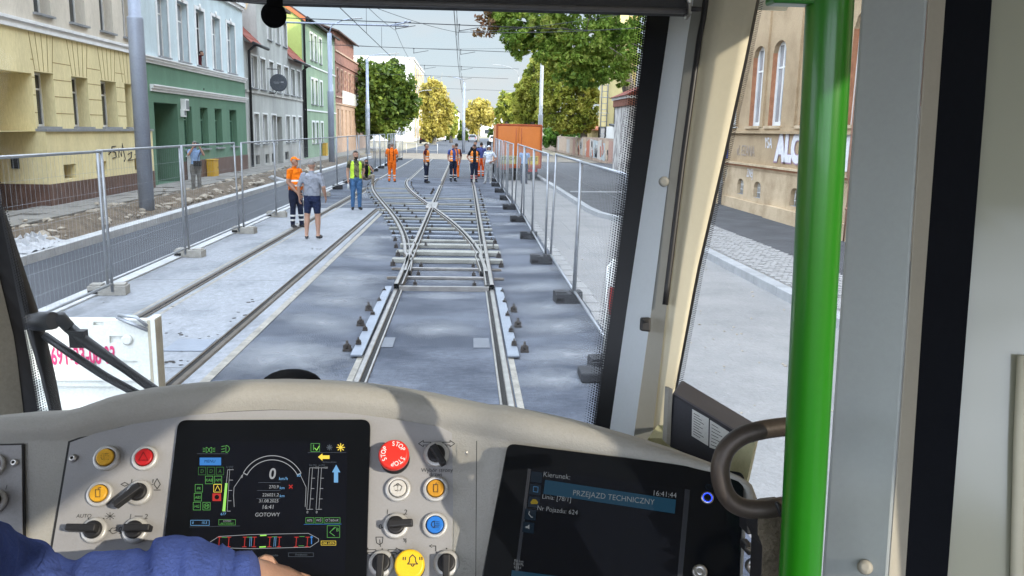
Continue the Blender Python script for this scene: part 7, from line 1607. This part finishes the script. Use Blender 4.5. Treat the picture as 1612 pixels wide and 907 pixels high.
# ---- green grab pole, bent brown handle with worn leather
m_gp = mat('green_pole_enamel', (.011, .15, .0025), .3, .06, 6, coat=.2, fine=.05)
b = MB(); b.tube([P(1311, -130, .615), P(1306.5, 0, .62), P(1283, 450, .66), P(1259, 907, .71), P(1250, 1090, .74)], .0176, m_gp, 28); gp_ = part(b, 'grab_pole')
b = MB(); b.lathe(P(1306.5, -14, .618), (0, 0, 1), [(.0215, -.004), (.0215, .03)], m_gp, 24); b.box(P(1262, -4, .62), (.05, .02, .012), m_gp); part(b, 'pole_bracket', gp_, bevel=.002)
m_br = mat('bronze_tube', (.07, .056, .046), .45, .25, 14, .05, 200, metal=.4)
hp = [(1290, 668), (1236, 672), (1195, 678), (1165, 688), (1143, 708), (1134, 735), (1137, 765), (1150, 788), (1172, 800), (1205, 802), (1232, 797), (1290, 788)]
def crom(pts, n=6):
    out_ = []; p = [Vector(q) for q in pts]; p = [p[0]]+p+[p[-1]]
    for i in range(1, len(p)-2):
        for k_ in range(n):
            t = k_/n; out_.append(.5*((2*p[i])+(-p[i-1]+p[i+1])*t+(2*p[i-1]-5*p[i]+4*p[i+1]-p[i+2])*t*t+(-p[i-1]+3*p[i]-3*p[i+1]+p[i+2])*t**3))
    out_.append(p[-2]); return out_
b = MB(); b.tube([P(q.x, q.y, .74) for q in crom(hp)], .0086, m_br, 16); hh_ = part(b, 'grab_handle')
b = MB(); b.prism([P(1193, 812, .735), P(1212, 800, .735), P(1240, 797, .735), P(1250, 1000, .735), P(1195, 1000, .735), P(1200, 860, .735), P(1192, 840, .735)], _f*.035, mat('worn_leather', (.10, .082, .055), .85, .4, 30, .8, 90), m_black); b.tube([P(1222, 790, .727), P(1228, 806, .727), P(1233, 815, .727)], .0022, m_black, 6); part(b, 'leather_wrap', hh_, bevel=.004)
# ---- door frame to the right
pe = [(1358, -20), (1346, 150), (1322, 500), (1292, 940)]; pm = [(1462, -20), (1450, 150), (1428, 500), (1396, 940)]; pr_ = [(1490, -20), (1478, 150), (1452, 500), (1423, 940)]; ps = [(1563, -20), (1551, 150), (1523, 500), (1489, 940)]; pt = [(1790, -20), (1780, 150), (1760, 500), (1730, 940)]
Yd = [-160, -20, 150, 325, 500, 700, 940, 1050]
b = MB(); m_df = mat('door_frame_grey', (.34, .365, .36), .6, .05, 7, fine=.04); m_df2 = mat('door_frame_warm', (.32, .30, .25), .6, .07, 7, fine=.04)
strip(b, col(pe, .80, .80, Yd), col(pm, .755, .755, Yd), m_df, .05); strip(b, col(pm, .7551, .7551, Yd), col(pr_, .765, .765, Yd), m_df2, .05); df = part(b, 'door_frame', bevel=.003)
b = MB(); b.lathe(P(1362, 893, .768), (P(1362, 893, 1)-EYE)*-1, [(.007, 0), (.0065, .003), (.003, .005)], m_df2, 16); part(b, 'screw_cap', df)
b = MB(); strip(b, col(pr_, .770, .770, Yd), col(ps, .775, .775, Yd), mat('door_seal_rubber', (.006, .007, .010), .8, .1, 8, spec=.08), .03); part(b, 'door_seal')
b = MB(); strip(b, col(ps, .78, .78, Yd), col(pt, .74, .74, Yd), mat('cream_door_gloss', (.32, .32, .25), .12, .06, 2, spec=.6, fine=.0), .02); part(b, 'door_leaf')
b = MB(); q = P(1603, 800, .757); b.tube([P(1612, 560, .755), P(1606, 700, .755), P(1600, 960, .755)], .006, m_cream, 8); part(b, 'door_trim', df)
# ---- cab shell out of sight of the lens: roof, floor, left wall
b = MB(); b.bx(-1.45, .95, -1.0, 1.35, 2.86, 2.95, m_cream); b.prism([(-1.2, 1.35, 2.86), (.7, 1.35, 2.86), (.62, 1.62, 2.62), (-1.15, 1.62, 2.62)], (0, .02, .09), m_cream); part(b, 'cab_roof')
b = MB(); b.bx(-1.45, .95, -2.2, 1.5, .82, .9, mat('cab_floor', (.06, .06, .065), .8, .2, 8)); part(b, 'cab_floor')
b = MB(); b.bx(-1.47, -1.43, -2.2, .9, .9, 1.75, m_cream); b.bx(-1.47, -1.43, -2.2, .9, 2.6, 2.86, m_cream); b.bx(-1.47, -1.43, -.9, -.6, 1.75, 2.6, m_cream); part(b, 'cab_wall')
b = MB(); b.bx(.91, .95, .08, .5, 1.8, 2.86, m_cream); part(b, 'cab_wall')  # unseen right-hand piece added to keep sun off door frame and leaf
b = MB(); b.prism([(-1.2, 1.5, .35), (.62, 1.5, .35), (.55, 1.85, .35), (-.28, 2.05, .35), (-1.1, 1.85, .35)], (0, 0, 1.02), m_pblue); part(b, 'tram_nose', bevel=.08)
# driver's seat
seat = thing('driver_seat', 'dark upholstered driver seat mostly hidden below the picture', 'seat', (-.55, .15, .9))
b = MB(); b.box((-.55, .2, 1.28), (.46, .46, .12), m_black); b.build('cushion', seat, bevel=.04); b = MB(); b.box((-.55, -.06, 1.62), (.44, .1, .6), m_black, Matrix.Rotation(R(-8), 3, 'X')); b.build('backrest', seat, bevel=.04); b = MB(); b.lathe((-.55, .2, .9), (0, 0, 1), [(.2, 0), (.2, .03), (.06, .05), (.06, .33)], m_black, 16); b.build('pedestal', seat)

# ================================================================== THE DRIVER: arm in a blue fleece sleeve reaching over the panel
m_fleece = mat('blue_fleece', (.06, .098, .32), .95, .35, 28, .6, 260, spec=.15, detail=8); m_fleece2 = mat('dark_blue_cuff', (.05, .08, .27), .95, .3, 30, .5, 300)
drv = thing('person', 'tram driver in blue fleece reaching across the display with one hand', 'person', (-.55, .2, .9))
b = MB()
elb, wri = P(-190, 975, .80), P(352, 908, .86)
def bumpy(pts, rs, seed, n=26, nn=18):
    """a sleeve: radius and axis wander slightly, which reads as folds"""
    g = random.Random(seed); p = crom([tuple(q) for q in pts], n); m_ = len(p); rad = np.interp(np.linspace(0, 1, m_), np.linspace(0, 1, len(rs)), rs)
    ph = [g.uniform(0, 6.28) for _ in range(8)]; mb = MB(); k = mb.mi(m_fleece); rings = []; prev = None
    for i, c in enumerate(p):
        t = (p[min(i+1, m_-1)]-p[max(i-1, 0)]).normalized(); a = t.cross(Vector((0, 0, 1))) if prev is None else prev-t*prev.dot(t); a.normalize(); prev = a; q = t.cross(a); ring = []
        for j in range(nn):
            th = 2*math.pi*j/nn; u = i/m_*len(pts)
            r_ = rad[i]*(1+.06*math.sin(u*4.1+ph[0]+1.9*math.sin(th+ph[1]))+.035*math.sin(u*7.3+2*th+ph[2])+.012*math.sin(u*15+3*th+ph[3]))
            ring.append(mb.bm.verts.new(c+(a*math.cos(th)+q*math.sin(th))*r_))
        rings.append(ring)
    for i in range(m_-1):
        for j in range(nn): f = mb.bm.faces.new((rings[i][j], rings[i][(j+1) % nn], rings[i+1][(j+1) % nn], rings[i+1][j])); f.material_index = k; f.smooth = True
    for q in (rings[0][::-1], rings[-1]): f = mb.bm.faces.new(q); f.material_index = k
    return mb
sho = Vector((-.74, .14, 1.92)); elR = P(-230, 1010, .74)
# body: torso, neck, head, both arms as one surface
bd_ = MB(); hipc = Vector((-.55, .12, 1.36)); chest = Vector((-.55, .05, 1.75)); nk = Vector((-.55, .06, 1.96)); hd = Vector((-.55, .10, 2.13))
wr_end = P(396, 914, .885); hdir = (P(470, 940, .93)-P(396, 914, .885)).normalized()
for c0, c1, r0_, r1_ in ((hipc, chest, .15, .17), (chest, nk, .15, .06), (nk, hd, .055, .055)): bd_.tube([c0, c0.lerp(c1, .5), c1], [r0_, (r0_+r1_)/2, r1_], m_skin, 16)
ell(bd_.bm, hd+Vector((0, 0, .02)), (.078, .096, .11)); ell(bd_.bm, hd+Vector((0, .1, -.02)), (.013, .02, .024))
bd_.tube([Vector((-.73, .05, 1.86)), elR.lerp(Vector((-.73, .05, 1.86)), .5), elR, P(-60, 972, .78), P(60, 970, .81), P(150, 957, .83), P(235, 944, .845), P(290, 930, .86), P(345, 926, .872), wr_end], [.055, .045, .04, .036, .035, .034, .032, .030, .029, .029], m_skin, 14)
bd_.tube([Vector((-.37, .05, 1.86)), Vector((-.36, .2, 1.62)), Vector((-.40, .45, 1.55))], [.06, .05, .035], m_skin, 12)
for sg in (-1, 1): bd_.tube([Vector((-.55+sg*.1, .12, 1.38)), Vector((-.55+sg*.12, .55, 1.42)), Vector((-.55+sg*.12, .62, 1.0))], [.085, .065, .05], m_skin, 12)
for v in list(bd_.bm.verts): pass
for f in bd_.bm.faces: f.material_index = 0
o = bd_.build('body_draft'); md = o.modifiers.new('r', 'REMESH'); md.mode = 'VOXEL'; md.voxel_size = .012; sm2 = o.modifiers.new('s', 'SMOOTH'); sm2.iterations = 4
dg = bpy.context.evaluated_depsgraph_get(); dg.update(); me2 = bpy.data.meshes.new_from_object(o.evaluated_get(dg)); bpy.data.objects.remove(o)
b = MB(); b.mi(m_skin); b.bm.from_mesh(me2)
for f in b.bm.faces: f.material_index = 0; f.smooth = True
add_hand(b, wr_end, hdir, Vector((0, .35, -1)), m_skin, 1.0, .22, -1, .1); b.build('body', drv)
b = bumpy([P(-330, 880, .62), P(-230, 1010, .74), P(-60, 972, .78), P(60, 970, .81), P(150, 955, .83), P(235, 940, .845), P(290, 924, .86), P(345, 926, .872), P(394, 920, .882)], [.07, .078, .060, .058, .052, .050, .054, .042, .034], 4); b.build('sleeve', drv)
b = MB(); c0, c1 = P(364, 926, .876), P(404, 921, .888); b.tube([c0, c0.lerp(c1, .3), c0.lerp(c1, .8), c1], [.036, .038, .037, .030], m_fleece2, 20); b.build('cuff', drv)
b = bumpy([P(-300, 1000, .55), P(-150, 900, .66), P(-70, 895, .72), P(0, 920, .76), P(40, 970, .76)], [.08, .06, .05, .045, .05], 9); b.build('fleece_fold', drv)
b = MB(); b.tube([hipc-Vector((0, 0, .05)), hipc.lerp(chest, .5), chest, chest.lerp(nk, .6)], [.19, .195, .21, .12], m_fleece, 18); b.tube([Vector((-.34, .05, 1.88)), Vector((-.35, .2, 1.62)), Vector((-.40, .42, 1.55))], [.08, .07, .05], m_fleece, 14); b.tube([Vector((-.76, .05, 1.88)), elR], [.085, .075], m_fleece, 14); b.build('fleece_jacket', drv)
b = MB(); 
for sg in (-1, 1): b.tube([Vector((-.55+sg*.1, .12, 1.38)), Vector((-.55+sg*.12, .55, 1.42)), Vector((-.55+sg*.12, .62, .94))], [.10, .08, .07], c_black, 12)
b.build('trousers', drv)
b = MB(); ell(b.bm, hd+Vector((0, -.015, .035)), (.086, .1, .11)); b.mi(c_hairg)
bmesh.ops.delete(b.bm, geom=[v for v in b.bm.verts if v.co.z < hd.z-.03 or (v.co.z < hd.z+.05 and v.co.y > hd.y+.02)], context='VERTS')
b.build('hair', drv)
